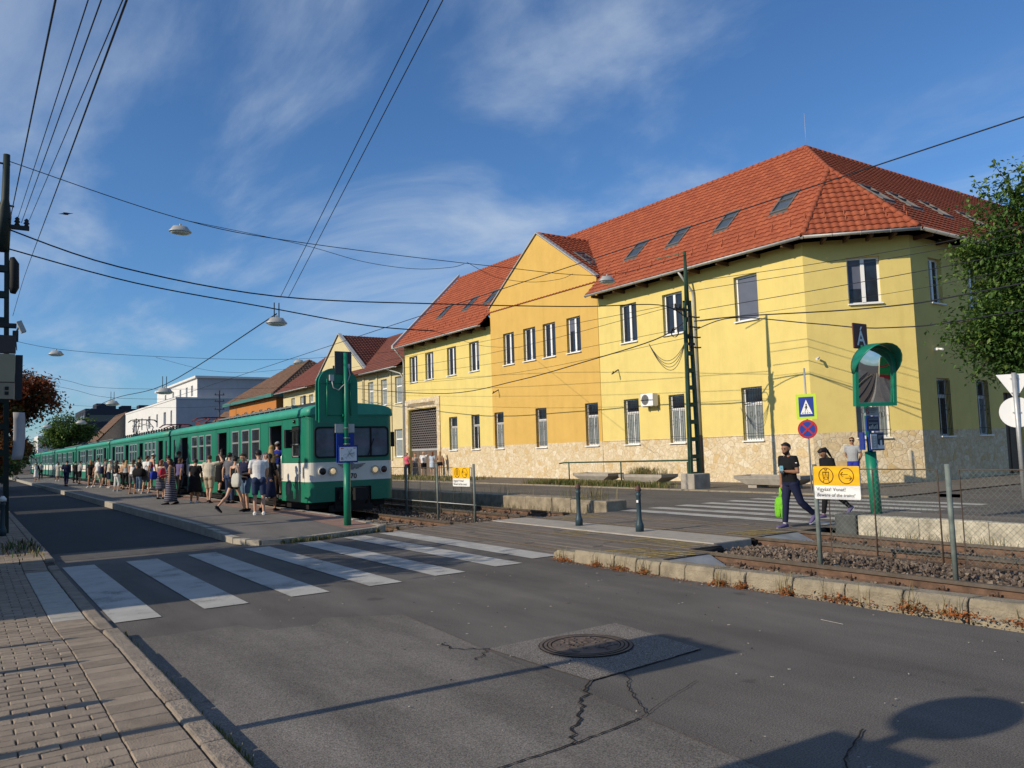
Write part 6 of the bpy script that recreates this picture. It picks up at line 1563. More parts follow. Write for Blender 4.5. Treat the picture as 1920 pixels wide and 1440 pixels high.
def leaf(mb, p, s, rnd, mi, droop=.3):
    d = V((rnd.uniform(-1, 1), rnd.uniform(-1, 1), rnd.uniform(-.9, .6) - droop)).normalized(); up = V((rnd.uniform(-.5, .5), rnd.uniform(-.5, .5), 1)); x = d.cross(up).normalized(); n = x.cross(d)
    a, b = p, p + d * s; w = s * .30
    vs = [mb.bm.verts.new(q) for q in (a, p + d * s * .45 + x * w + n * w * .3, b, p + d * s * .45 - x * w + n * w * .3)]
    f1 = mb.bm.faces.new((vs[0], vs[1], vs[2])); f2 = mb.bm.faces.new((vs[0], vs[2], vs[3])); f1.material_index = f2.material_index = mi
def tree(name, label, base, h, blobs, nleaf, ls, mats, weights, seed, trunk_r=.2, clump=.35, nclump=90, cat='tree', shell=.55):
    rnd = random.Random(seed); t = thing(name, label, cat, base)
    b = V(base); cs = []
    tot = sum(r[0] * r[1] * r[2] for _, r in blobs)
    for c, r in blobs:
        k = max(3, int(nclump * r[0] * r[1] * r[2] / tot))
        for _ in range(k):
            d = V((rnd.gauss(0, 1), rnd.gauss(0, 1), rnd.gauss(0, 1))).normalized() * (shell + (1 - shell) * rnd.random()) * (1 if rnd.random() < .8 else .6)
            cs.append(V(c) + V((d.x * r[0], d.y * r[1], d.z * r[2])))
    g = MB(); top = V((b.x, b.y, b.z + h * .72)); forks = [b.lerp(top, f) + V((rnd.uniform(-.2, .2), rnd.uniform(-.2, .2), 0)) * f for f in (0, .25, .5, .75, 1)]
    g.tube(forks, [trunk_r * 1.25, trunk_r, trunk_r * .8, trunk_r * .6, trunk_r * .3], 9)
    for c in cs[::2]:
        f0 = forks[rnd.choice((1, 2, 3, 3, 4))]; m = f0.lerp(c, .5) + V((rnd.uniform(-.2, .2), rnd.uniform(-.2, .2), rnd.uniform(.0, .4))); g.tube([f0, m, c], [trunk_r * .28, trunk_r * .15, trunk_r * .05], 5)
    g.obj('trunk', M['bark'], t)
    g = MB(); per = max(4, nleaf // len(cs))
    for c in cs:
        cw = rnd.choices(range(len(mats)), weights)[0]
        sx = clump * rnd.uniform(.6, 1.3)
        for _ in range(per):
            p = c + V((rnd.gauss(0, sx), rnd.gauss(0, sx), rnd.gauss(0, sx * .7)))
            leaf(g, p, ls * rnd.uniform(.6, 1.25), rnd, cw if rnd.random() < .6 else rnd.choices(range(len(mats)), weights)[0])
    g.obj('crown', mats, t)
    return t
# big tree at the right edge in front of the side wall
t = tree('street_tree', 'large leafy green tree at the right edge before the side of the yellow building', (27.4, 10.4, 0), 10, [((26.6, 10.9, 5.0), (1.9, 1.9, 1.3)), ((25.9, 11.3, 4.3), (1.3, 1.2, .8)), ((26.5, 10.8, 7.0), (1.5, 1.7, 1.4)), ((26.6, 10.6, 8.7), (1.2, 1.3, .9)), ((28.0, 9.6, 6.5), (2, 2, 3)), ((25.4, 11.6, 5.2), (1.0, 1.0, .9)), ((25.5, 11.5, 7.5), (.9, .9, 1.0)), ((25.5, 11.6, 4.0), (.9, .9, .6))], 66000, .16, LG, (5, 4, 2), 21, .17, .34, 290)
rnd = random.Random(5)
for k, (p0, p1) in enumerate((((26.3, 10.8, 8.6), (25.35, 11.15, 10.0)), ((26.0, 11.0, 7.9), (24.75, 11.75, 8.85)), ((26.5, 10.6, 8.7), (25.9, 10.75, 9.85)), ((26.6, 10.5, 8.7), (26.4, 10.4, 9.7)), ((25.4, 11.5, 5.2), (24.3, 12.2, 5.1)), ((25.6, 11.4, 4.3), (24.8, 12.0, 3.4)), ((25.3, 11.5, 4.6), (24.5, 12.1, 4.3)), ((25.8, 11.1, 8.2), (25.0, 11.5, 9.4)))):
    g = MB(); a, b = V(p0), V(p1); g.tube([a, a.lerp(b, .5) + V((0, 0, .05)), b], [.025, .016, .006], 4, 3)
    for i in range(46):
        f = rnd.uniform(.15, 1.02); leaf(g, a.lerp(b, f) + V((rnd.gauss(0, .06), rnd.gauss(0, .06), rnd.gauss(0, .06))), .17 * rnd.uniform(.7, 1.1), rnd, rnd.choice((0, 0, 1, 2)), .1)
    g.obj('outer_branch', LG + [M['bark']], t)
# reddish tree over the near road
tree('plum_tree', 'dark red and rust leaved tree overhanging the near road at the left', (.9, 38.5, .1), 5, [((1.6, 38, 4.6), (1.4, 1.5, 1.2)), ((2.35, 38, 4.45), (.9, 1.2, .85)), ((1.3, 38, 3.2), (.95, 1.3, 1.4)), ((.7, 38, 5.0), (1.2, 1.3, .9)), ((2.75, 38, 4.25), (.45, .7, .5))], 17000, .16, LR, (4, 4, 2, 4), 31, .14, .22, 130)
tree('street_bush_tree', 'dull green tree lower down behind the red tree', (1.4, 62, 0), 3.5, [((1.2, 62, 2.4), (1.5, 2, 1.7)), ((2.2, 64, 2.0), (1.0, 2, 1.4))], 4500, .22, LG + [LR[2]], (3, 5, 1, 4), 33, .12, .3, 60)
tree('broad_tree', 'broad round green tree far down the street beside the dark block', (12.1, 132, 0), 9, [((12.1, 132, 6.6), (2.9, 3.0, 2.3)), ((10.2, 132, 5.2), (1.9, 2, 1.7)), ((14.2, 132, 6.0), (1.7, 2, 1.5)), ((12, 132, 4.8), (2.6, 2.5, 1.5))], 9000, .40, LG, (5, 3, 3), 37, .3, .45, 110)
tree('far_tree', 'hazy green tree at the far end of the near road', (6.6, 150, 0), 6, [((6.6, 150, 3.4), (2.5, 3, 2.6)), ((4.0, 140, 3.0), (2.2, 3, 2.4))], 3500, .45, LG + [LR[2]], (3, 4, 2, 3), 39, .25, .5, 60)
tree('far_tree', 'dark bushy tree closing the view behind the left mast', (1.8, 100, 0), 6, [((1.6, 100, 3.2), (2.2, 3, 2.6)), ((3.2, 104, 2.4), (1.6, 3, 1.8))], 3500, .4, LG + [LR[2]], (3, 5, 1, 3), 41, .25, .45, 60)
tree('far_tree', 'green treetop between the far white house and the road end', (10.5, 225, 0), 7, [((10.5, 225, 5.5), (4, 3, 3)), ((4, 235, 5), (5, 3, 3.5))], 2500, .8, LG, (4, 4, 2), 43, .3, .8, 50)
for i, (x, y, zc_) in enumerate(((-3.2, 12.6, 3.6), (-3.4, 15.2, 4.0))):
    tree('street_tree', ('small leafy tree left of the picture, shading the zebra crossing', 'second small leafy tree left of the picture, beside the low houses')[i], (x, y, .1), 5, [((x, y, zc_), (1.4, 1.3, 1.3)), ((x + .8, y + .4, zc_ - .5), (1.1, 1.0, .8)), ((x + .4, y - .5, zc_ + .7), (.9, .9, .7))], 5000, .17, LG, (4, 4, 2), 51 + i, .12, .28, 70)
# grass and weeds
M['grass1'] = leafmat('grass_green', (.10, .13, .03)); M['grass2'] = leafmat('grass_dry', (.26, .21, .09)); M['dry_red'] = leafmat('dry_leaf_orange', (.40, .13, .035)); M['dry_br'] = leafmat('dry_leaf_brown', (.26, .12, .05))
def blade(mb, p, h, rnd, mi, w=.006):
    d = V((rnd.uniform(-1, 1), rnd.uniform(-1, 1), 0)); b = p + d * h * .45 + V((0, 0, h)); s = V((-d.y, d.x, 0)).normalized() * w; m = p.lerp(b, .55) + V((0, 0, h * .15))
    v = [mb.bm.verts.new(q) for q in (p - s, p + s, m + s * .8, m - s * .8, b)]
    mb.bm.faces.new((v[0], v[1], v[2], v[3])).material_index = mi; mb.bm.faces.new((v[3], v[2], v[4])).material_index = mi
def weeds(name, n, fn, hh, mats, w=.006, wt=None):
    g = MB(); rnd = random.Random(len(name) + n)
    for _ in range(n): blade(g, V(fn(rnd)), hh * rnd.uniform(.4, 1.2), rnd, rnd.choices(range(len(mats)), wt or [1] * len(mats))[0], w)
    tag(g.obj(name, mats), kind='stuff')
GM = [M['grass1'], M['grass2']]
def clumps(pts): 
    def f(r):
        x, y, s, z = r.choice(pts); return (x + r.gauss(0, s), y + r.gauss(0, s), z)
    return f
weeds('kerbside_grass', 4200, lambda r: (23.0 + abs(r.gauss(0, .35)), r.choice((r.uniform(24, 32), r.uniform(23, 33), r.gauss(30, 1.2), r.gauss(26.5, .8))), .03), .26, GM, .012, (3, 2))
weeds('planter_grass', 500, lambda r: (24.9 + r.uniform(-.4, .4), r.choice((r.gauss(26.4, .25), r.uniform(24.9, 27))), .42), .4, GM, .010, (1, 2))
weeds('verge_grass', 2600, lambda r: (r.gauss(24.4, .7), r.uniform(40, 54), .03), .22, GM, .02, (2, 3))
weeds('wall_weeds', 170, lambda r: (14.4 + r.uniform(-.1, .6), r.choice((r.uniform(16.7, 19), r.gauss(17.5, .3), r.uniform(16.7, 26))), .28), .38, GM, .006, (1, 4))
weeds('track_weeds', 900, lambda r: (r.choice((14.15, 8.25, 14.2)) + r.gauss(0, .08), r.choice((r.uniform(17, 24), r.uniform(4, 9))), -.15), .22, GM, .006, (1, 4))
weeds('platform_end_grass', 1100, lambda r: (lambda x: (x, 16.12 + max(0, x - 5.8) * .32 + r.gauss(0, .05), .0))(r.uniform(5.2, 7.7)), .10, GM, .006, (3, 2))
weeds('near_kerb_grass', 700, lambda r: (XK + .03 + r.gauss(0, .02), r.choice((r.gauss(5.25, .12), r.gauss(4.9, .15), r.uniform(4.5, 9))), .0), .07, GM, .004, (3, 2))
weeds('left_weeds', 260, lambda r: (r.uniform(.6, 1.2), r.gauss(18.5, .9), .08), .14, [LG[1], LR[3], M['grass2']], .010)
kc = [(kx(y) - .06, y, s_, 0.0) for y, s_ in ((10.0, .10), (9.2, .05), (8.7, .09), (8.2, .06), (6.9, .06), (6.6, .05), (6.0, .05), (5.35, .14), (4.6, .08), (4.15, .12), (3.5, .10), (3.0, .08))]
def kerbleaf(r):
    x, y, s_, z = r.choice(kc); return (min(x + r.gauss(0, .035), kx(y) + .01), y + r.gauss(0, s_), .0)
g = MB(); rnd = random.Random(17)
for i in range(1700):
    q = V(kerbleaf(rnd)); leaf(g, q + V((0, 0, abs(rnd.gauss(0, .03)) + .004)), rnd.uniform(.02, .055), rnd, rnd.choices((0, 1, 2), (5, 3, 1))[0], -.2)
tag(g.obj('dry_red_weeds', [M['dry_red'], M['dry_br'], M['grass2']]), kind='stuff')
weeds('kerb_grass_stalks', 150, lambda r: (lambda q: (q[0] + .02, q[1], 0))(kerbleaf(r)), .26, GM, .0035, (1, 3))
weeds('dry_rail_weeds', 800, lambda r: (8.35 + r.gauss(0, .15), r.choice((r.gauss(8.4, .3), r.gauss(7.6, .2), r.uniform(3, 9))), -.14), .16, [M['dry_red'], M['dry_br'], M['grass2']], .007, (2, 3, 3))
g = MB(); rnd = random.Random(77)
for i in range(1500):
    y = rnd.uniform(2.5, 10.3); x = kx(y) - abs(rnd.gauss(0, .10)) - .01; s_ = rnd.uniform(.008, .022); a = rnd.uniform(0, 6.28)
    u = V((math.cos(a), math.sin(a), rnd.uniform(-.2, .3))) * s_; v = V((-math.sin(a), math.cos(a), rnd.uniform(-.2, .3))) * s_ * .6; c = V((x, y, .012))
    g.f([c - u, c + v, c + u, c - v], rnd.choice((0, 0, 1, 2)))
tag(g.obj('fallen_leaves', [M['dry_red'], M['dry_br'], M['tactile']]), kind='stuff')
# ------------------------------------------------------------------ people
def cloth(name, c, var=.08): return mat(name, c, .9, var=var, vs=14, bump=.25, bs=70, spec=.15)
CL = {}
for n_, c_ in dict(black=(.012, .012, .014), navy=(.018, .022, .055), white=(.66, .66, .66), grey=(.32, .33, .34), cream=(.48, .44, .36), beige=(.36, .30, .22), denim=(.10, .16, .26), denim_dark=(.03, .045, .10), red=(.45, .03, .06), darkred=(.22, .02, .03), pink=(.62, .10, .16), skyblue=(.42, .50, .60), blue=(.02, .04, .30), royal=(.03, .04, .28), green=(.16, .50, .03), purple=(.11, .09, .19), tan=(.30, .20, .11), stripe=(.05, .05, .11), khaki=(.25, .22, .15), floral=(.36, .36, .32), greydark=(.12, .12, .14)).items(): CL[n_] = cloth('cloth_' + n_, c_)
# maxi dress with thin white horizontal stripes
N_, L_ = nodes(CL['stripe']); g_ = N_.new('ShaderNodeNewGeometry'); s_ = N_.new('ShaderNodeSeparateXYZ'); L_.new(g_.outputs['Position'], s_.inputs[0])
w_ = N_.new('ShaderNodeMath'); w_.operation = 'MULTIPLY'; w_.inputs[1].default_value = 16; L_.new(s_.outputs[2], w_.inputs[0]); f_ = N_.new('ShaderNodeMath'); f_.operation = 'FRACT'; L_.new(w_.outputs[0], f_.inputs[0]); q_ = N_.new('ShaderNodeMath'); q_.operation = 'GREATER_THAN'; q_.inputs[1].default_value = .75; L_.new(f_.outputs[0], q_.inputs[0])
x_ = N_.new('ShaderNodeMix'); x_.data_type = 'RGBA'; L_.new(q_.outputs[0], x_.inputs[0]); x_.inputs[6].default_value = (.022, .022, .05, 1); x_.inputs[7].default_value = (.30, .30, .34, 1); L_.new(x_.outputs[2], N_['Principled BSDF'].inputs['Base Color'])
def skinm(n, c):
    m = mat(n, c, .55, var=.08, vs=12, spec=.35); m.node_tree.nodes['Principled BSDF'].inputs['Subsurface Weight'].default_value = .08; return m
SK = {'light': skinm('skin_light', (.50, .30, .21)), 'tan': skinm('skin_tan', (.36, .19, .115)), 'brown': skinm('skin_brown', (.29, .15, .09))}
HR = {'dark': mat('hair_dark', (.015, .011, .009), .5, var=.3, vs=40), 'brown': mat('hair_brown', (.055, .028, .015), .5, var=.3, vs=40), 'blonde': mat('hair_blonde', (.34, .21, .09), .5, var=.25, vs=40), 'grey': mat('hair_grey', (.28, .27, .26), .6, var=.2, vs=40), 'auburn': mat('hair_auburn', (.16, .055, .022), .5, var=.25, vs=40)}
EYE = mat('eye_dark', (.02, .014, .012), .2); LIP = mat('lip', (.26, .10, .085), .5); SOLE = mat('shoe_sole', (.55, .55, .54), .7)
def remesh(g, vox, smooth=6, fac=.5):
    me = bpy.data.meshes.new('tmp'); bmesh.ops.recalc_face_normals(g.bm, faces=g.bm.faces); g.bm.to_mesh(me); g.bm.free()
    o = bpy.data.objects.new('tmp', me); COL.objects.link(o)
    m = o.modifiers.new('r', 'REMESH'); m.mode = 'VOXEL'; m.voxel_size = vox
    if smooth: s = o.modifiers.new('s', 'SMOOTH'); s.iterations = smooth; s.factor = fac
    dg = bpy.context.evaluated_depsgraph_get(); r = bpy.data.meshes.new_from_object(o.evaluated_get(dg)); bpy.data.objects.remove(o); bpy.data.meshes.remove(me)
    q = MB(); q.bm.from_mesh(r); bpy.data.meshes.remove(r)
    for f in q.bm.faces: f.smooth = True
    return q
def eloft(g, secs, n=14):
    """secs: list of (center, xaxis, yaxis) with axes carrying the radii"""
    g.rings([[V(c) + V(a) * math.cos(2 * math.pi * i / n) + V(b) * math.sin(2 * math.pi * i / n) for i in range(n)] for c, a, b in secs], 0, True)
def ball(g, c, rx, ry, rz, n=12):
    g.rings([[V(c) + V((rx * math.sin(p) * math.cos(2 * math.pi * i / n), ry * math.sin(p) * math.sin(2 * math.pi * i / n), -rz * math.cos(p))) for i in range(n)] for p in [math.pi * (k + .12) / 8.24 for k in range(9)]], 0, True)
X3, Y3, Z3 = V((1, 0, 0)), V((0, 1, 0)), V((0, 0, 1))
ARMS = {
    'down': ((.10, .02, -1), (.04, .10, -1)), 'back': ((.12, -.35, -.95), (.02, -.02, -1)), 'fwd': ((.12, .30, -.95), (.0, .45, -.9)),
    'phone': ((.16, -.06, -1), (-.55, .80, .12)), 'hold': ((.14, .05, -1), (-.30, .95, -.05)), 'hip': ((.55, -.1, -.85), (-.75, .25, -.6)),
    'behind': ((.22, -.25, -.95), (-.45, -.35, -.8)), 'head': ((.85, .35, .25), (-.55, .35, .75)), 'reach': ((.25, .85, -.15), (.05, .95, .1)), 'point': ((.35, .85, .25), (.25, .9, .2)), 'low': ((.12, .35, -.9), (-.12, .55, -.8)), 'strap': ((.25, .05, -1), (-.35, .45, .85))}
def person(label, pos, head, H=1.75, skin='light', top=('tee', 'white'), bottom=('shorts', 'navy'), hair=('short', 'dark'), legs=((4, 2), (-4, 4)), arms=('down', 'down'), lean=2, look=(0, 0), shoes='white', build=1.0, socks=None, detail=1, woman=False, shades=False, beard=False):
    """head: compass of the facing direction in degrees from +X. legs: (thigh swing, knee bend) right, left"""
    s = H / 1.75; B = build; pr = random.Random(label)
    if legs == ((4, 2), (-4, 4)):
        legs = pr.choice((((5, 3, 5), (-5, 6, 4)), ((-3, 4, 6), (8, 14, 3)), ((11, 16, 2), (-4, 2, 4)), ((2, 1, 7), (2, 2, 6)), ((14, 6, 3), (-12, 14, 3)), ((-8, 10, 3), (10, 4, 4))))
        lean += pr.uniform(-2, 5); head += pr.uniform(-14, 14)
        if look == (0, 0): look = (pr.uniform(-35, 35), pr.uniform(-16, 4))
    if arms == ('down', 'down'): arms = pr.choice((('down', 'fwd'), ('hold', 'down'), ('low', 'back'), ('down', 'strap'), ('low', 'hold'), ('back', 'low'), ('hip', 'down')))
    t = thing('person', label, 'person', pos, None, rad(head - 90))
    OFF[t.name] = V((0, 0, 0))
    if detail >= 3: vox = .008
    elif detail == 2: vox = .013
    else: vox = .019
    sw = (.168 if woman else .19) * (1 + (B - 1) * .5); hipx = (.088 if woman else .086)
    # --- joints
    J = {}; low = 9
    for i, sd in enumerate((1, -1)):
        a, b = legs[i][:2]; ab = legs[i][2] if len(legs[i]) > 2 else 3
        a, b = rad(a), rad(b); ax = math.tan(rad(ab))
        hp = V((sd * hipx, 0, .90)); d1 = V((sd * ax * .6, math.sin(a), -math.cos(a))).normalized(); kn = hp + d1 * .42
        d2 = V((sd * ax * .15, math.sin(a - b), -math.cos(a - b))).normalized(); an = kn + d2 * .41
        pitch = (a - b) * .75 if abs(a - b) > .25 else 0
        J[sd] = (hp, kn, an, pitch); toe = an + V((0, math.cos(pitch) * .17, math.sin(pitch) * .17 - .06)); heel = an + V((0, -.06 * math.cos(pitch), -.075 - math.sin(pitch) * .06))
        low = min(low, heel.z, toe.z)
    dz = -low
    for sd in J: J[sd] = tuple(q + V((0, 0, dz)) for q in J[sd][:3]) + (J[sd][3],)
    pel = V((0, 0, .92 + dz)); RL = Matrix.Rotation(-rad(lean), 3, 'X')
    up = lambda x, y, z: pel + RL @ (V((x, y, z + dz)) - pel)
    ux, uy = RL @ X3, RL @ Y3
    hc0 = up(0, .015, 1.62); RH = Matrix.Rotation(rad(look[0]), 3, 'Z') @ Matrix.Rotation(rad(look[1]), 3, 'X') @ RL
    neck = up(0, .0, 1.50); hd = lambda x, y, z: neck + RH @ V((x, y + .012, z))
    # --- torso sections
    if woman: T = [(.86, .10, .09, 0), (.93, .168 * B, .115 * B, -.008), (1.0, .16 * B, .11 * B, 0), (1.10, .122 * B, .092 * B, .005), (1.20, .134 * B, .105 * B, .012), (1.29, .150, .118 * min(B, 1.15), .022), (1.37, .145, .09, .004), (1.43, .11, .07, -.004), (1.47, .052, .05, -.002)]
    else: T = [(.86, .10, .09, 0), (.93, .160 * B, .112 * B, -.005), (1.0, .152 * B, .108 * B, .005), (1.10, .150 * B, .108 * B, .012), (1.22, .168 * B, .116 * B, .012), (1.32, .182, .118, .008), (1.40, .172, .095, 0), (1.445, .12, .072, -.004), (1.48, .06, .055, -.002)]
    tors = lambda infl, z0, z1: [(up(0, y, z), ux * (rx + infl), uy * (ry + infl)) for z, rx, ry, y in T if z0 - .001 <= z <= z1 + .001]
    armj = {}
    for i, sd in enumerate((1, -1)):
        da, db = ARMS[arms[i]] if isinstance(arms[i], str) else arms[i]
        sh = up(sd * sw, 0, 1.405); d1 = (RL @ V((da[0] * sd, da[1], da[2]))).normalized(); el = sh + d1 * .275; d2 = (RL @ V((db[0] * sd, db[1], db[2]))).normalized(); wr = el + d2 * .245
        armj[sd] = (sh, el, wr, d1, d2)
    k = .93 if woman else 1.0; k *= (1 + (B - 1) * .6)
    def limb(g, pts, rs, infl=0):
        g.tube(pts, [r + infl for r in rs], 12)
    def legpts(sd, f0, f1):
        hp, kn, an, _ = J[sd]; out = []
        for f in [f0 + (f1 - f0) * i / 6 for i in range(7)]:
            p = hp.lerp(kn, f) if f <= 1 else kn.lerp(an, f - 1); out.append((p, f))
        return out
    def legr(f): 
        tab = [(0, .088), (.35, .078), (.8, .056), (1.0, .052), (1.3, .053), (1.6, .042), (2.0, .034)]
        for (a, ra), (b, rb) in zip(tab, tab[1:]):
            if a <= f <= b: return (ra + (rb - ra) * (f - a) / (b - a)) * k
        return .034
    # --- body
    g = MB(); eloft(g, tors(0, .80, 1.5))
    g.tube([up(0, -.002, 1.44), neck, hd(0, .0, .07)], [.058 * k, .052 * k, .05 * k], 12)
    hs = [(.015, .035, .045, .035), (.035, .052, .066, .022), (.075, .068, .082, .008), (.115, .076, .092, .002), (.155, .077, .096, -.002), (.195, .068, .085, -.004), (.225, .045, .058, -.004), (.24, .018, .022, -.004)]
    eloft(g, [(hd(0, y, z), RH @ X3 * rx, RH @ Y3 * ry) for z, rx, ry, y in hs], 16)
    g.rings([[hd(x * w, y, z) for x in (-1, 1)] + [hd(.0, y + .0, z)] for w, y, z in ((.006, .09, .135), (.012, .104, .105), (.016, .112, .088), (.008, .09, .078))], 0, True)
    for sd in (1, -1):
        c = hd(sd * .078, -.008, .115); ball(g, c, .012, .02, .03, 8)
        hp, kn, an, pit = J[sd]; q = legpts(sd, 0, 2); limb(g, [p for p, _ in q], [legr(f) for _, f in q]); ball(g, hp + V((0, -.03, .02)), .088 * k, .10 * k, .10)
        g.tube([kn.lerp(an, .12) + V((0, -.012, 0)), kn.lerp(an, .33) + V((0, -.022, 0)), kn.lerp(an, .6) + V((0, -.012, 0))], [.038 * k, .046 * k, .032 * k], 10)
        R = Matrix.Rotation(pit, 3, 'X'); ft = lambda y, z: an + R @ V((0, y, z))
        eloft(g, [(ft(-.05, -.045), X3 * .030, R @ Z3 * .032), (ft(0, -.035), X3 * .036, R @ Z3 * .042), (ft(.08, -.05), X3 * .042, R @ Z3 * .028), (ft(.16, -.06), X3 * .040, R @ Z3 * .018), (ft(.185, -.063), X3 * .02, R @ Z3 * .010)], 10)
        sh, el, wr, d1, d2 = armj[sd]
        limb(g, [sh + (up(0, 0, 1.40) - sh) * .25, sh, sh.lerp(el, .35), sh.lerp(el, .75), el, el.lerp(wr, .3), el.lerp(wr, .7), wr], [.058 * k, .056 * k, .050 * k, .043 * k, .040 * k, .041 * k, .032 * k, .025 * k])
        # palm
        side = d2.cross(V((0, 0, 1)) if abs(d2.z) < .8 else Y3).normalized(); pn = side.cross(d2)
        eloft(g, [(wr - d2 * .01, side * .026, pn * .022), (wr + d2 * .04, side * .038, pn * .017), (wr + d2 * .085, side * .037, pn * .014), (wr + d2 * .095, side * .02, pn * .008)], 10)
    body = remesh(g, vox, 5 if detail > 1 else 3)
    for sd in (1, -1):
        sh, el, wr, d1, d2 = armj[sd]; side = d2.cross(V((0, 0, 1)) if abs(d2.z) < .8 else Y3).normalized(); pn = side.cross(d2)
        curl = pn if (pn.dot(up(0, 0, 1.1) - wr) > 0) else -pn
        for j, ln in enumerate((.072, .082, .077, .060)):
            a = wr + d2 * .082 + side * (.028 - .0185 * j); b = a + (d2 + curl * .25).normalized() * ln * .5; c = b + (d2 + curl * 1.1).normalized() * ln * .5
            body.tube([a, b, c], [.0088, .0082, .006], 6)
        tsd = side if side.dot(uy) > 0 else -side
        a = wr + d2 * .03 + tsd * .028; body.tube([a, a + (d2 + tsd * .9).normalized() * .035, a + (d2 + tsd * .75 + curl * .4).normalized() * .066], [.0115, .010, .007], 6)
    mats = [SK[skin], EYE, LIP]
    for sd in (1, -1):
        body.disc(hd(sd * .030, .0905, .128), RH @ X3, RH @ Z3, .0085, 8, 1, .004); body.bar(hd(sd * .018, .0945, .146), hd(sd * .045, .086, .147), .006, .008, 1)
    body.bar(hd(-.022, .093, .062), hd(.022, .093, .062), .008, .008, 2)
    body.obj('body', mats, t)
    # --- top
    kind, col = top
    if kind != 'none':
        g = MB(); z0 = 1.0 if kind == 'crop' else .945
        infl = .016 if kind in ('tee', 'shirt') else .009
        if kind == 'crop': z0 = 1.08
        zt = 1.445 if kind in ('tee', 'shirt', 'jacket') else 1.37
        eloft(g, tors(infl + (.006 if B > 1.1 else 0), z0 - .02, zt) if kind != 'jacket' else tors(.03, .86, 1.46))
        if kind in ('tee', 'shirt', 'jacket'):
            fe = {'tee': .62, 'shirt': .5, 'jacket': 1}[kind]
            g.tube([up(0, 0, 1.44), up(0, 0, 1.475)], [.078, .064], 12)
            for sd in (1, -1):
                sh, el, wr, d1, d2 = armj[sd]
                pts = [sh + (up(0, 0, 1.38) - sh) * .45, sh + Z3 * .004, sh.lerp(el, .3), sh.lerp(el, fe if fe < 1 else .97)]; rs = [.075, .068, .063, .060]
                if kind == 'jacket': pts += [el.lerp(wr, .4), el.lerp(wr, .95)]; rs = [.08, .073, .068, .055, .050, .042]
                g.tube(pts, [r * k + .004 for r in rs], 12)
        else:
            for sd in (1, -1): g.tube([up(sd * .085, .095, 1.34), up(sd * .10, .03, 1.45), up(sd * .095, -.07, 1.36)], [.022, .020, .022], 8)
        remesh(g, vox, 4 if detail > 1 else 2).obj('top', CL[col], t)
    # --- bottom
    kind, col = bottom
    g = MB()
    if kind in ('shorts', 'pants', 'hotpants', 'capri', 'loose'):
        eloft(g, tors(.014, .85, 1.01))
        f1 = {'shorts': .88, 'hotpants': .36, 'pants': 1.93, 'capri': 1.55, 'loose': 1.9}[kind]
        for sd in (1, -1):
            hp, kn, an, _ = J[sd]; q = legpts(sd, .0, f1); ease = {'shorts': .026, 'hotpants': .014, 'pants': .018, 'capri': .012, 'loose': .034}[kind]
            g.tube([hp + V((-sd * .01, -.01, .06))] + [p + V((0, -.006, 0)) for p, _ in q], [.10 * k] + [max(legr(f) + ease * (.6 + .5 * min(f, 1)), .052 if kind == 'pants' else 0) for _, f in q], 14)
            ball(g, hp + V((0, -.035, .015)), .10 * k, .115 * k, .11)
        remesh(g, vox, 3).obj('trousers' if kind in ('pants', 'loose', 'capri') else 'shorts', CL[col], t)
    elif kind in ('skirt', 'maxi', 'knee'):
        zb = {'skirt': .60, 'maxi': .10, 'knee': .44}[kind]; fl = {'skirt': .20, 'maxi': .235, 'knee': .21}[kind] * B
        mid = (J[1][1] + J[-1][1]) / 2; n = 22; rows = []
        for i in range(9):
            f = i / 8; z = 1.02 + (zb - 1.02) * f; r = .158 * B + (fl - .158 * B) * f; cy = mid.y * f * .8
            rows.append([V((r * (1 + .05 * f * math.sin(5 * a)) * math.cos(a), cy + r * (.78 + .12 * f) * (1 + .05 * f * math.sin(7 * a + 1)) * math.sin(a), z + dz)) for a in [2 * math.pi * j / n for j in range(n)]])
        g.rings(rows, 0, False, True); o = g.obj('skirt', CL[col], t); md = o.modifiers.new('s', 'SOLIDIFY'); md.thickness = .008
    # --- shoes
    for sd in (1, -1):
        hp, kn, an, pit = J[sd]; R = Matrix.Rotation(pit, 3, 'X'); ft = lambda y, z: an + R @ V((0, y, z))
        g = MB(); eloft(g, [(ft(-.075, -.045), X3 * .026, R @ Z3 * .030), (ft(-.05, -.035), X3 * .040, R @ Z3 * .048), (ft(.0, -.030), X3 * .044, R @ Z3 * .054), (ft(.07, -.045), X3 * .048, R @ Z3 * .040), (ft(.14, -.056), X3 * .050, R @ Z3 * .029), (ft(.195, -.060), X3 * .040, R @ Z3 * .023), (ft(.215, -.062), X3 * .018, R @ Z3 * .012)], 12)
        so = g.obj('shoe', CL[shoes], t)
        g = MB(); eloft(g, [(ft(-.085, -.082), X3 * .03, R @ Z3 * .012), (ft(-.05, -.082), X3 * .043, R @ Z3 * .013), (ft(.08, -.083), X3 * .050, R @ Z3 * .012), (ft(.18, -.083), X3 * .046, R @ Z3 * .011), (ft(.222, -.080), X3 * .02, R @ Z3 * .008)], 12); g.obj('sole', SOLE if shoes != 'black' else CL['greydark'], so)
        if socks:
            g = MB(); g.tube([an + (kn - an).normalized() * .14, an + Z3 * -.01], [.040 * k, .040 * k], 10); g.obj('sock', CL[socks], so)
    # --- hair
    kind, col = hair
    g = MB(); th = .012
    cap = [(.085, .072, .070, -.034), (.12, .082, .088, -.020), (.155, .083, .086, -.034), (.19, .080, .088, -.014), (.22, .060, .072, -.004), (.245, .03, .036, -.006), (.252, .008, .01, -.006)]
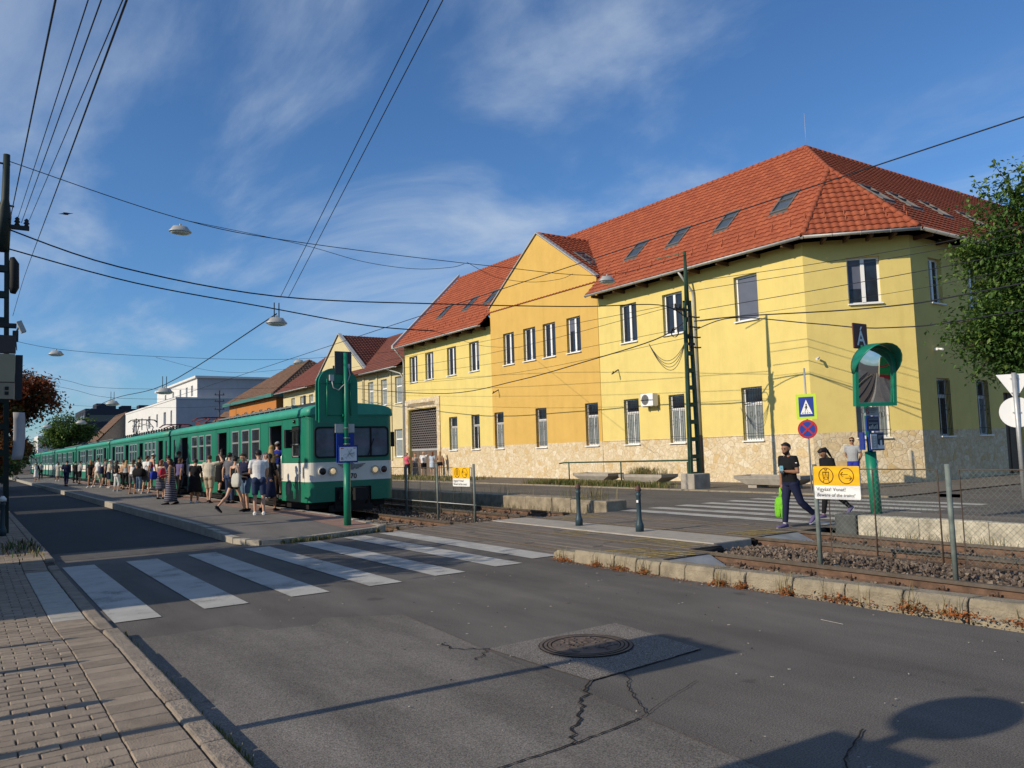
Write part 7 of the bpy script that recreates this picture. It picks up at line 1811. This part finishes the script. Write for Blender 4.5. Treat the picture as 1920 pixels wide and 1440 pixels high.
    if kind in ('short', 'bun', 'pony', 'long', 'bob'):
        eloft(g, [(hd(0, y - .004, z), RH @ X3 * (rx + .003), RH @ Y3 * ry) for z, rx, ry, y in cap], 18)
        g.rings([[hd(.080 * math.cos(a), .0 + .090 * math.sin(a), z) for a in [math.pi * i / 8 for i in range(9)]] + [hd(.06 * math.cos(a), .0 + .05 * math.sin(a), z) for a in [math.pi - math.pi * i / 8 for i in range(9)]] for z in (.200, .226)], 0, True)
        if kind == 'bun': ball(g, hd(0, -.085, .215), .045, .045, .04, 10)
        if kind == 'pony': g.tube([hd(0, -.09, .18), hd(0, -.135, .15), hd(.01, -.145, .05), hd(.01, -.13, -.08), hd(0, -.12, -.18)], [.028, .034, .034, .028, .010], 10)
        if kind in ('long', 'bob'):
            L = -.20 if kind == 'long' else .01
            eloft(g, [(hd(0, -.02, .17), RH @ X3 * .088, RH @ Y3 * .088), (hd(0, -.035, .08), RH @ X3 * .092, RH @ Y3 * .075), (hd(0, -.055, .0), RH @ X3 * .098, RH @ Y3 * .058), (hd(0, -.075, L), RH @ X3 * .085, RH @ Y3 * .035), (hd(0, -.08, L - .05), RH @ X3 * .04, RH @ Y3 * .015)], 16)
        remesh(g, .010 if detail > 1 else .014, 2).obj('hair', HR[col], t)
    elif kind == 'bald':
        g.bm.free()
    else:
        eloft(g, [(hd(0, y - .004, z), RH @ X3 * (rx + .006), RH @ Y3 * (ry + .004)) for z, rx, ry, y in cap[2:]], 18)
        if kind == 'hat': eloft(g, [(hd(0, 0, .168), RH @ X3 * .165, RH @ Y3 * .175), (hd(0, 0, .180), RH @ X3 * .165, RH @ Y3 * .175), (hd(0, 0, .186), RH @ X3 * .09, RH @ Y3 * .10)], 18)
        else: g.plate([hd(-.06, .07, .17), hd(.06, .07, .17), hd(.045, .165, .158), hd(-.045, .165, .158)], .01)
        g.obj('hat' if kind == 'hat' else 'cap', CL[col], t)
        g = MB(); eloft(g, [(hd(0, y - .010, z), RH @ X3 * (rx - .002), RH @ Y3 * (ry - .004)) for z, rx, ry, y in cap[:3]], 14); g.obj('hair', HR['brown'], t)
    if beard:
        g = MB(); eloft(g, [(hd(0, .045, .002), RH @ X3 * .030, RH @ Y3 * .028), (hd(0, .036, .03), RH @ X3 * .056, RH @ Y3 * .060), (hd(0, .022, .062), RH @ X3 * .0685, RH @ Y3 * .0725), (hd(0, .004, .085), RH @ X3 * .073, RH @ Y3 * .078)], 16); g.obj('beard', HR['dark'], t)
    if shades:
        g = MB()
        for sd in (1, -1): g.disc(hd(sd * .032, .101, .128), RH @ X3, RH @ Z3, .026, 12, 0, .006); g.bar(hd(sd * .055, .098, .132), hd(sd * .08, -.01, .13), .006)
        g.bar(hd(-.01, .103, .132), hd(.01, .103, .132), .006); g.obj('sunglasses', CL['black'], t)
    t.scale = (s, s, s)
    return t, armj, (lambda q: V(pos) + Matrix.Rotation(rad(head - 90), 3, 'Z') @ (V(q) * s))
def bag(name, label, c, size, m, rz=0, kind='pack', group=None):
    """soft bag, c = its centre in world space"""
    t = thing(name, label, 'bag', c, group, rad(rz)); OFF[t.name] = V((0, 0, 0)); w, d, h = size
    g = MB(); n = 16
    sq = lambda a, e: (abs(math.cos(a)) ** e * (1 if math.cos(a) > 0 else -1), abs(math.sin(a)) ** e * (1 if math.sin(a) > 0 else -1))
    rows = []
    for f, r in ((0, .62), (.06, .9), (.3, 1.04), (.6, 1.0), (.85, .88), (.97, .6), (1, .3)):
        rows.append([V((sq(a, .55)[0] * w / 2 * r * (1 + .05 * math.sin(3 * a + 9 * f)), sq(a, .55)[1] * d / 2 * r * (1 + .06 * math.sin(2 * a + 7 * f)), (f - .5) * h)) for a in [2 * math.pi * i / n for i in range(n)]])
    g.rings(rows, 0, True); g.obj('bag_body', m, t)
    if kind == 'pack':
        g = MB(); g.tube([(-w * .25, -d * .35, h * .45), (-w * .1, -d * .3, h * .58), (w * .1, -d * .3, h * .58), (w * .25, -d * .35, h * .45)], .012, 6); g.obj('handle', m, t)
        g = MB(); g.rings([[V((x * w * .36 * q, d * .5 * (.98 + .22 * (1 - q)), (z - .22) * h)) for x, z in ((-1, -.18), (1, -.18), (1, .18), (-1, .18))] for q in (1, .8)], 0, True); g.obj('front_pocket', m, t)
    else:
        g = MB(); g.tube([(-w * .3, 0, h * .42), (-w * .2, -.02, h * .85), (0, -.03, h * 1.15), (w * .2, -.02, h * .85), (w * .3, 0, h * .42)], .014, 6); g.obj('strap', m, t)
    return t
# the man crossing, the woman behind him and the man at the timetable
man, aj, TW = person('bearded man in black shirt walking with a green backpack in hand, looking at his phone', (13.92, 10.42, 0), 168, 1.74, 'brown', ('tee', 'black'), ('pants', 'navy'), ('short', 'dark'), legs=((10, 6), (-22, 30)), arms=('down', 'phone'), lean=3, look=(14, -10), shoes='purple', socks='white', build=1.07, detail=3, beard=True)
w_ = TW(aj[-1][2] + aj[-1][4] * .07)
ph = thing('phone', 'light blue phone held by the man in the black shirt', 'phone', tuple(w_)); OFF[ph.name] = V((0, 0, 0))
g = MB(); g.obox((0, 0, .035), V((.43, -.90, 0)) * .036, V((-.90, -.43, .3)).normalized() * .005, V((-.2, -.1, 1)).normalized() * .075); g.obj('phone_body', mat('phone_blue', (.18, .42, .55), .3), ph, bevel=.006)
g = MB(); 
for z in (.08, .06): g.disc((-.0055, -.006, z), V((.43, -.90, 0)), (0, 0, 1), .011, 10, 0, .004)
g.obj('camera_lens', CL['black'], ph)
g = MB(); g.box(-.005, .005, -.02, .02, -.008, .008); ep = TW(aj[-1][0].lerp(aj[-1][1], .30)); tg_ = thing('sleeve_badge', 'small white badge on the black sleeve of the man', 'badge', tuple(ep + V((-.055, -.055, 0)))); OFF[tg_.name] = V((0, 0, 0)); g.obj('badge', CL['white'], tg_)
w_ = TW(aj[1][2] + aj[1][4] * .10)
gb = bag('backpack', 'bright green backpack hanging from the hand of the man in black', tuple(w_ + V((-.03, .0, -.38))), (.28, .20, .44), cloth('lime_cloth', (.15, .44, .03), .25), 70)
g = MB(); g.tube([(0, 0, .20), (-.03, .0, .30), (0, 0, .40), (.04, 0, .30), (.03, .0, .20)], .018, 6); g.tube([(.05, 0, .2), (.06, -.02, .3), (.01, 0, .40)], .016, 6); g.tube([(-.1, .06, -.2), (-.14, .05, -.27), (-.1, .03, -.30)], .006, 5); g.obj('hanging_straps', cloth('lime_cloth2', (.25, .60, .05)), gb)
g = MB(); ball(g, (.10, -.08, -.14), .06, .06, .09, 10); g.obj('blue_side_pocket', cloth('cyan_cloth', (.02, .22, .42)), gb)
person('woman with dark ponytail in black top looking down, walking behind the yellow sign', (16.2, 11.05, .0), 168, 1.64, 'tan', ('tee', 'black'), ('pants', 'black'), ('pony', 'dark'), legs=((14, 4), (-20, 32)), arms=('down', 'hold'), lean=9, look=(0, -34), shoes='purple', woman=True, detail=2)
person('man with sunglasses in grey shirt and blue trousers waiting at the stone wall corner', (25.35, 16.35, .03), 205, 1.80, 'tan', ('tee', 'grey'), ('loose', 'royal'), ('short', 'brown'), arms=('behind', 'behind'), look=(0, 0), shoes='white', detail=2, build=1.08, shades=True)
# people at the wall across the street
person('woman in pink blouse and black trousers by the roller gate', (25.5, 50.6, .03), 210, 1.72, 'light', ('tee', 'pink'), ('pants', 'black'), ('short', 'auburn'), woman=True, build=1.15)
person('woman in long grey dress by the roller gate', (26.2, 50.75, .03), 250, 1.68, 'light', ('tank', 'grey'), ('maxi', 'greydark'), ('bob', 'auburn'), woman=True, build=1.1)
person('man in loose white shirt and black shorts pointing, by the roller gate', (26.95, 50.9, .03), 240, 1.78, 'light', ('tee', 'white'), ('shorts', 'black'), ('bald', 'grey'), arms=('down', 'point'), shoes='black', build=1.2)
person('long haired woman in pale blue shirt dress leaning to the stone wall', (26.9, 49.55, .03), 60, 1.74, 'light', ('tee', 'skyblue'), ('skirt', 'skyblue'), ('long', 'auburn'), arms=('hold', 'down'), woman=True)
person('long haired woman in brown top and black shorts close to the stone wall', (27.2, 49.0, .03), 40, 1.76, 'tan', ('tank', 'tan'), ('hotpants', 'black'), ('long', 'blonde'), woman=True)
# people on the platform, nearest first
PZ = .2
person('man in white T-shirt and navy shorts seen from behind near the train front', (6.56, 21.9, PZ), 62, 1.76, 'light', ('tee', 'white'), ('shorts', 'denim_dark'), ('short', 'dark'), arms=('low', 'hold'), look=(0, -8), shoes='white', detail=2)
person('young man in navy polo and light denim shorts looking down at his phone', (6.72, 23.7, PZ), 215, 1.70, 'light', ('tee', 'navy'), ('shorts', 'denim'), ('short', 'brown'), arms=('hold', 'hold'), look=(-20, -22), shoes='black', detail=2)
_, aj, TW = person('woman in black tank top and black shorts striding along the platform', (6.32, 23.45, PZ), 20, 1.64, 'light', ('tank', 'black'), ('hotpants', 'black'), ('bun', 'dark'), legs=((24, 6), (-26, 22)), arms=('hold', 'hold'), lean=4, look=(0, -8), shoes='black', woman=True, detail=2)
bag('tote_bag', 'white patterned tote bag on the hip of the striding woman', (6.32, 23.2, 1.12), (.14, .36, .40), cloth('tote_cloth', (.46, .46, .43)), 20, 'tote')
person('woman with long blonde hair and black shorts stepping up into the front door', (7.72, 24.5, .46), 62, 1.66, 'tan', ('tank', 'tan'), ('hotpants', 'black'), ('long', 'blonde'), legs=((10, 4), (-12, 14)), arms=('reach', 'hold'), lean=6, shoes='tan', woman=True, detail=2)
bag('tote_bag', 'plain white tote bag carried by the blonde woman at the front door', (7.55, 24.75, 1.32), (.14, .40, .42), CL['white'], 40, 'tote')
person('man in blue T-shirt and grey cap climbing in at the front door', (8.0, 24.95, .46), 50, 1.78, 'light', ('tee', 'blue'), ('shorts', 'grey'), ('cap', 'grey'), legs=((30, 40), (-6, 10)), arms=('reach', 'reach'), lean=14, shoes='black', detail=2)
bag('backpack', 'dark grey backpack of the man climbing in at the front door', (7.72, 25.2, 1.62), (.32, .22, .46), CL['greydark'], 130)
person('stout man in cream shirt and beige shorts with a hand raised to his head', (7.08, 29.4, PZ), 55, 1.68, 'light', ('tee', 'cream'), ('shorts', 'beige'), ('short', 'brown'), arms=('head', 'low'), shoes='black', build=1.22, detail=2)
person('person all in black crowding into the second train door', (7.85, 31.0, .46), 30, 1.66, 'light', ('jacket', 'black'), ('knee', 'black'), ('long', 'dark'), lean=8, shoes='black', build=1.2, woman=True)
person('short stout woman in black top and black skirt', (6.72, 30.0, PZ), 40, 1.56, 'tan', ('tee', 'black'), ('knee', 'black'), ('bun', 'dark'), arms=('low', 'low'), shoes='white', build=1.32, woman=True, detail=2)
person('woman in long striped dress looking back along the platform', (5.9, 29.85, PZ), 170, 1.60, 'tan', ('tank', 'stripe'), ('maxi', 'stripe'), ('bob', 'dark'), arms=('hold', 'down'), look=(30, 0), shoes='black', woman=True, build=1.12, detail=2)
person('man in black T-shirt and grey trousers stepping up to the third door', (7.6, 37.3, .40), 20, 1.74, 'tan', ('tee', 'black'), ('pants', 'greydark'), ('short', 'brown'), legs=((32, 45), (-8, 6)), arms=('fwd', 'reach'), lean=8, shoes='black')
person('woman in dark dress with a blue bag and a red bag on her back', (6.4, 34.4, PZ), 45, 1.56, 'light', ('tank', 'greydark'), ('knee', 'stripe'), ('bob', 'auburn'), shoes='black', woman=True)
bag('backpack', 'red backpack on the woman in the dark dress', (6.42, 34.15, 1.22), (.26, .16, .36), CL['red'], 20)
bag('shoulder_bag', 'blue shoulder bag beside the red backpack', (6.12, 34.2, 1.16), (.26, .16, .34), CL['blue'], 20, 'tote')
person('man in white T-shirt and dark shorts with a black duffel on his shoulder', (7.05, 41.2, PZ), 30, 1.78, 'light', ('tee', 'white'), ('shorts', 'greydark'), ('short', 'brown'), shoes='grey')
bag('duffel_bag', 'black duffel bag slung behind the man in white', (6.72, 41.1, 1.20), (.34, .62, .40), CL['black'], 40, 'tote')
person('man in dark red top with a white cap at the carriage joint', (7.55, 43.2, .35), 20, 1.76, 'light', ('tank', 'darkred'), ('shorts', 'khaki'), ('cap', 'white'), lean=8, arms=('fwd', 'fwd'), shoes='white')
person('woman in white tank top and grey shorts standing apart on the platform', (6.5, 41.5, PZ), 30, 1.62, 'tan', ('tank', 'white'), ('shorts', 'greydark'), ('pony', 'brown'), arms=('hip', 'low'), shoes='tan', woman=True)
person('blonde woman in grey top and black trousers on the platform', (7.2, 48.2, PZ), 60, 1.60, 'light', ('tank', 'grey'), ('capri', 'black'), ('long', 'blonde'), shoes='black', woman=True)
person('woman in black top and white capri trousers', (6.5, 46.3, PZ), 35, 1.60, 'light', ('tee', 'black'), ('capri', 'white'), ('long', 'dark'), shoes='grey', woman=True)
person('woman in pinkish top, white cap and navy shorts', (6.96, 52.6, PZ), 10, 1.68, 'light', ('tee', 'cream'), ('shorts', 'navy'), ('cap', 'white'), arms=('hold', 'hold'), shoes='white', woman=True)
person('man in white T-shirt and cream shorts with a navy backpack', (6.6, 54.5, PZ), 10, 1.82, 'light', ('tee', 'white'), ('shorts', 'cream'), ('short', 'brown'), legs=((14, 4), (-12, 8)), shoes='white')
bag('backpack', 'navy backpack of the man in cream shorts', (6.78, 54.1, 1.25), (.30, .20, .44), CL['navy'], 60)
person('blonde woman in black T-shirt and black shorts', (6.35, 55.4, PZ), 250, 1.68, 'tan', ('tee', 'black'), ('hotpants', 'black'), ('long', 'blonde'), shoes='white', woman=True)
person('man in grey T-shirt and black shorts far along the platform', (6.7, 64.8, PZ), 30, 1.66, 'light', ('tee', 'grey'), ('shorts', 'black'), ('short', 'dark'), shoes='black')
person('man in dark jacket and dark trousers alone near the platform kerb', (5.48, 60.5, PZ), 70, 1.72, 'light', ('jacket', 'navy'), ('pants', 'navy'), ('short', 'dark'), shoes='black', build=1.1)
person('person in black far along the platform, beside the man in grey', (6.95, 70, PZ), 40, 1.66, 'light', ('tee', 'black'), ('pants', 'black'), ('short', 'dark'), shoes='black')
person('woman in pale flowered blouse far along the platform', (6.57, 79.6, PZ), 60, 1.62, 'light', ('tee', 'floral'), ('knee', 'floral'), ('bob', 'brown'), shoes='white', woman=True)
person('woman in white dress and straw hat walking at the far end of the platform', (5.04, 81.4, PZ), 150, 1.6, 'light', ('tee', 'white'), ('knee', 'white'), ('hat', 'cream'), legs=((10, 3), (-14, 12)), shoes='tan', woman=True)
person('person in dark jacket at the far end of the platform, leftmost there', (5.6, 90, PZ), 50, 1.66, 'light', ('jacket', 'black'), ('pants', 'navy'), ('short', 'dark'), shoes='black')
person('person in grey top at the far end of the platform', (6.1, 92, PZ), 80, 1.68, 'light', ('tee', 'grey'), ('pants', 'black'), ('short', 'dark'), shoes='black')
person('person in dark blue boarding the fourth carriage', (7.2, 88, PZ), 30, 1.7, 'light', ('tee', 'skyblue'), ('pants', 'navy'), ('short', 'dark'), shoes='black')
# a few more passengers crowding the nearer doors
person('woman in black top and navy skirt close behind the man in white', (7.15, 22.9, PZ), 40, 1.66, 'tan', ('tee', 'black'), ('knee', 'navy'), ('pony', 'dark'), shoes='black', woman=True)
person('man in grey T-shirt waiting behind the stout man in cream', (7.45, 28.2, PZ), 20, 1.74, 'light', ('tee', 'greydark'), ('pants', 'denim_dark'), ('short', 'dark'), shoes='black')
person('woman in purple top between the striped dress and the third door', (7.2, 34.9, PZ), 30, 1.63, 'tan', ('tee', 'purple'), ('pants', 'black'), ('bob', 'brown'), shoes='black', woman=True)
person('man in navy T-shirt next to the woman with the red backpack', (7.0, 36.0, PZ), 60, 1.76, 'light', ('tee', 'navy'), ('shorts', 'khaki'), ('short', 'dark'), shoes='white')
person('man in black T-shirt and jeans at the second carriage door', (7.3, 44.8, PZ), 15, 1.78, 'tan', ('tee', 'black'), ('pants', 'denim'), ('short', 'dark'), shoes='white')
person('woman in brown top beside the second carriage windows', (7.35, 50.2, PZ), 45, 1.62, 'light', ('tank', 'tan'), ('capri', 'black'), ('bun', 'brown'), shoes='black', woman=True)
person('man in dark shirt just behind the navy backpack', (7.3, 57.0, PZ), 20, 1.75, 'light', ('tee', 'greydark'), ('shorts', 'black'), ('short', 'brown'), shoes='black')
person('woman in black dress at the third carriage', (7.1, 61.8, PZ), 30, 1.62, 'tan', ('tank', 'black'), ('knee', 'black'), ('long', 'dark'), shoes='black', woman=True)
# ------------------------------------------------------------------ the shop behind the camera that the traffic mirror looks at
sh = thing('corner_shop', 'low shop with green front and red trim, seen in the traffic mirror', 'building', (20, -18, 0))
g = MB(); g.box(15.5, 34, -32, -18, 0, 4.9); g.obj('wall', M['cream'], sh)
g = MB(); g.box(15.6, 33.5, -18, -17.9, .9, 2.5); g.obj('shop_front', mat('shop_green', (.02, .28, .06), .5), sh)
g = MB(); g.box(15.6, 33.5, -18, -17.86, .2, .88); g.box(15.6, 33.5, -18, -17.86, 2.52, 2.85); g.obj('trim', mat('shop_red', (.42, .03, .03), .5), sh)
g = MB(); g.box(15.6, 33.5, -18, -17.86, 2.87, 4.7); g.obj('fascia', mat('shop_fascia', (.02, .20, .05), .5), sh)
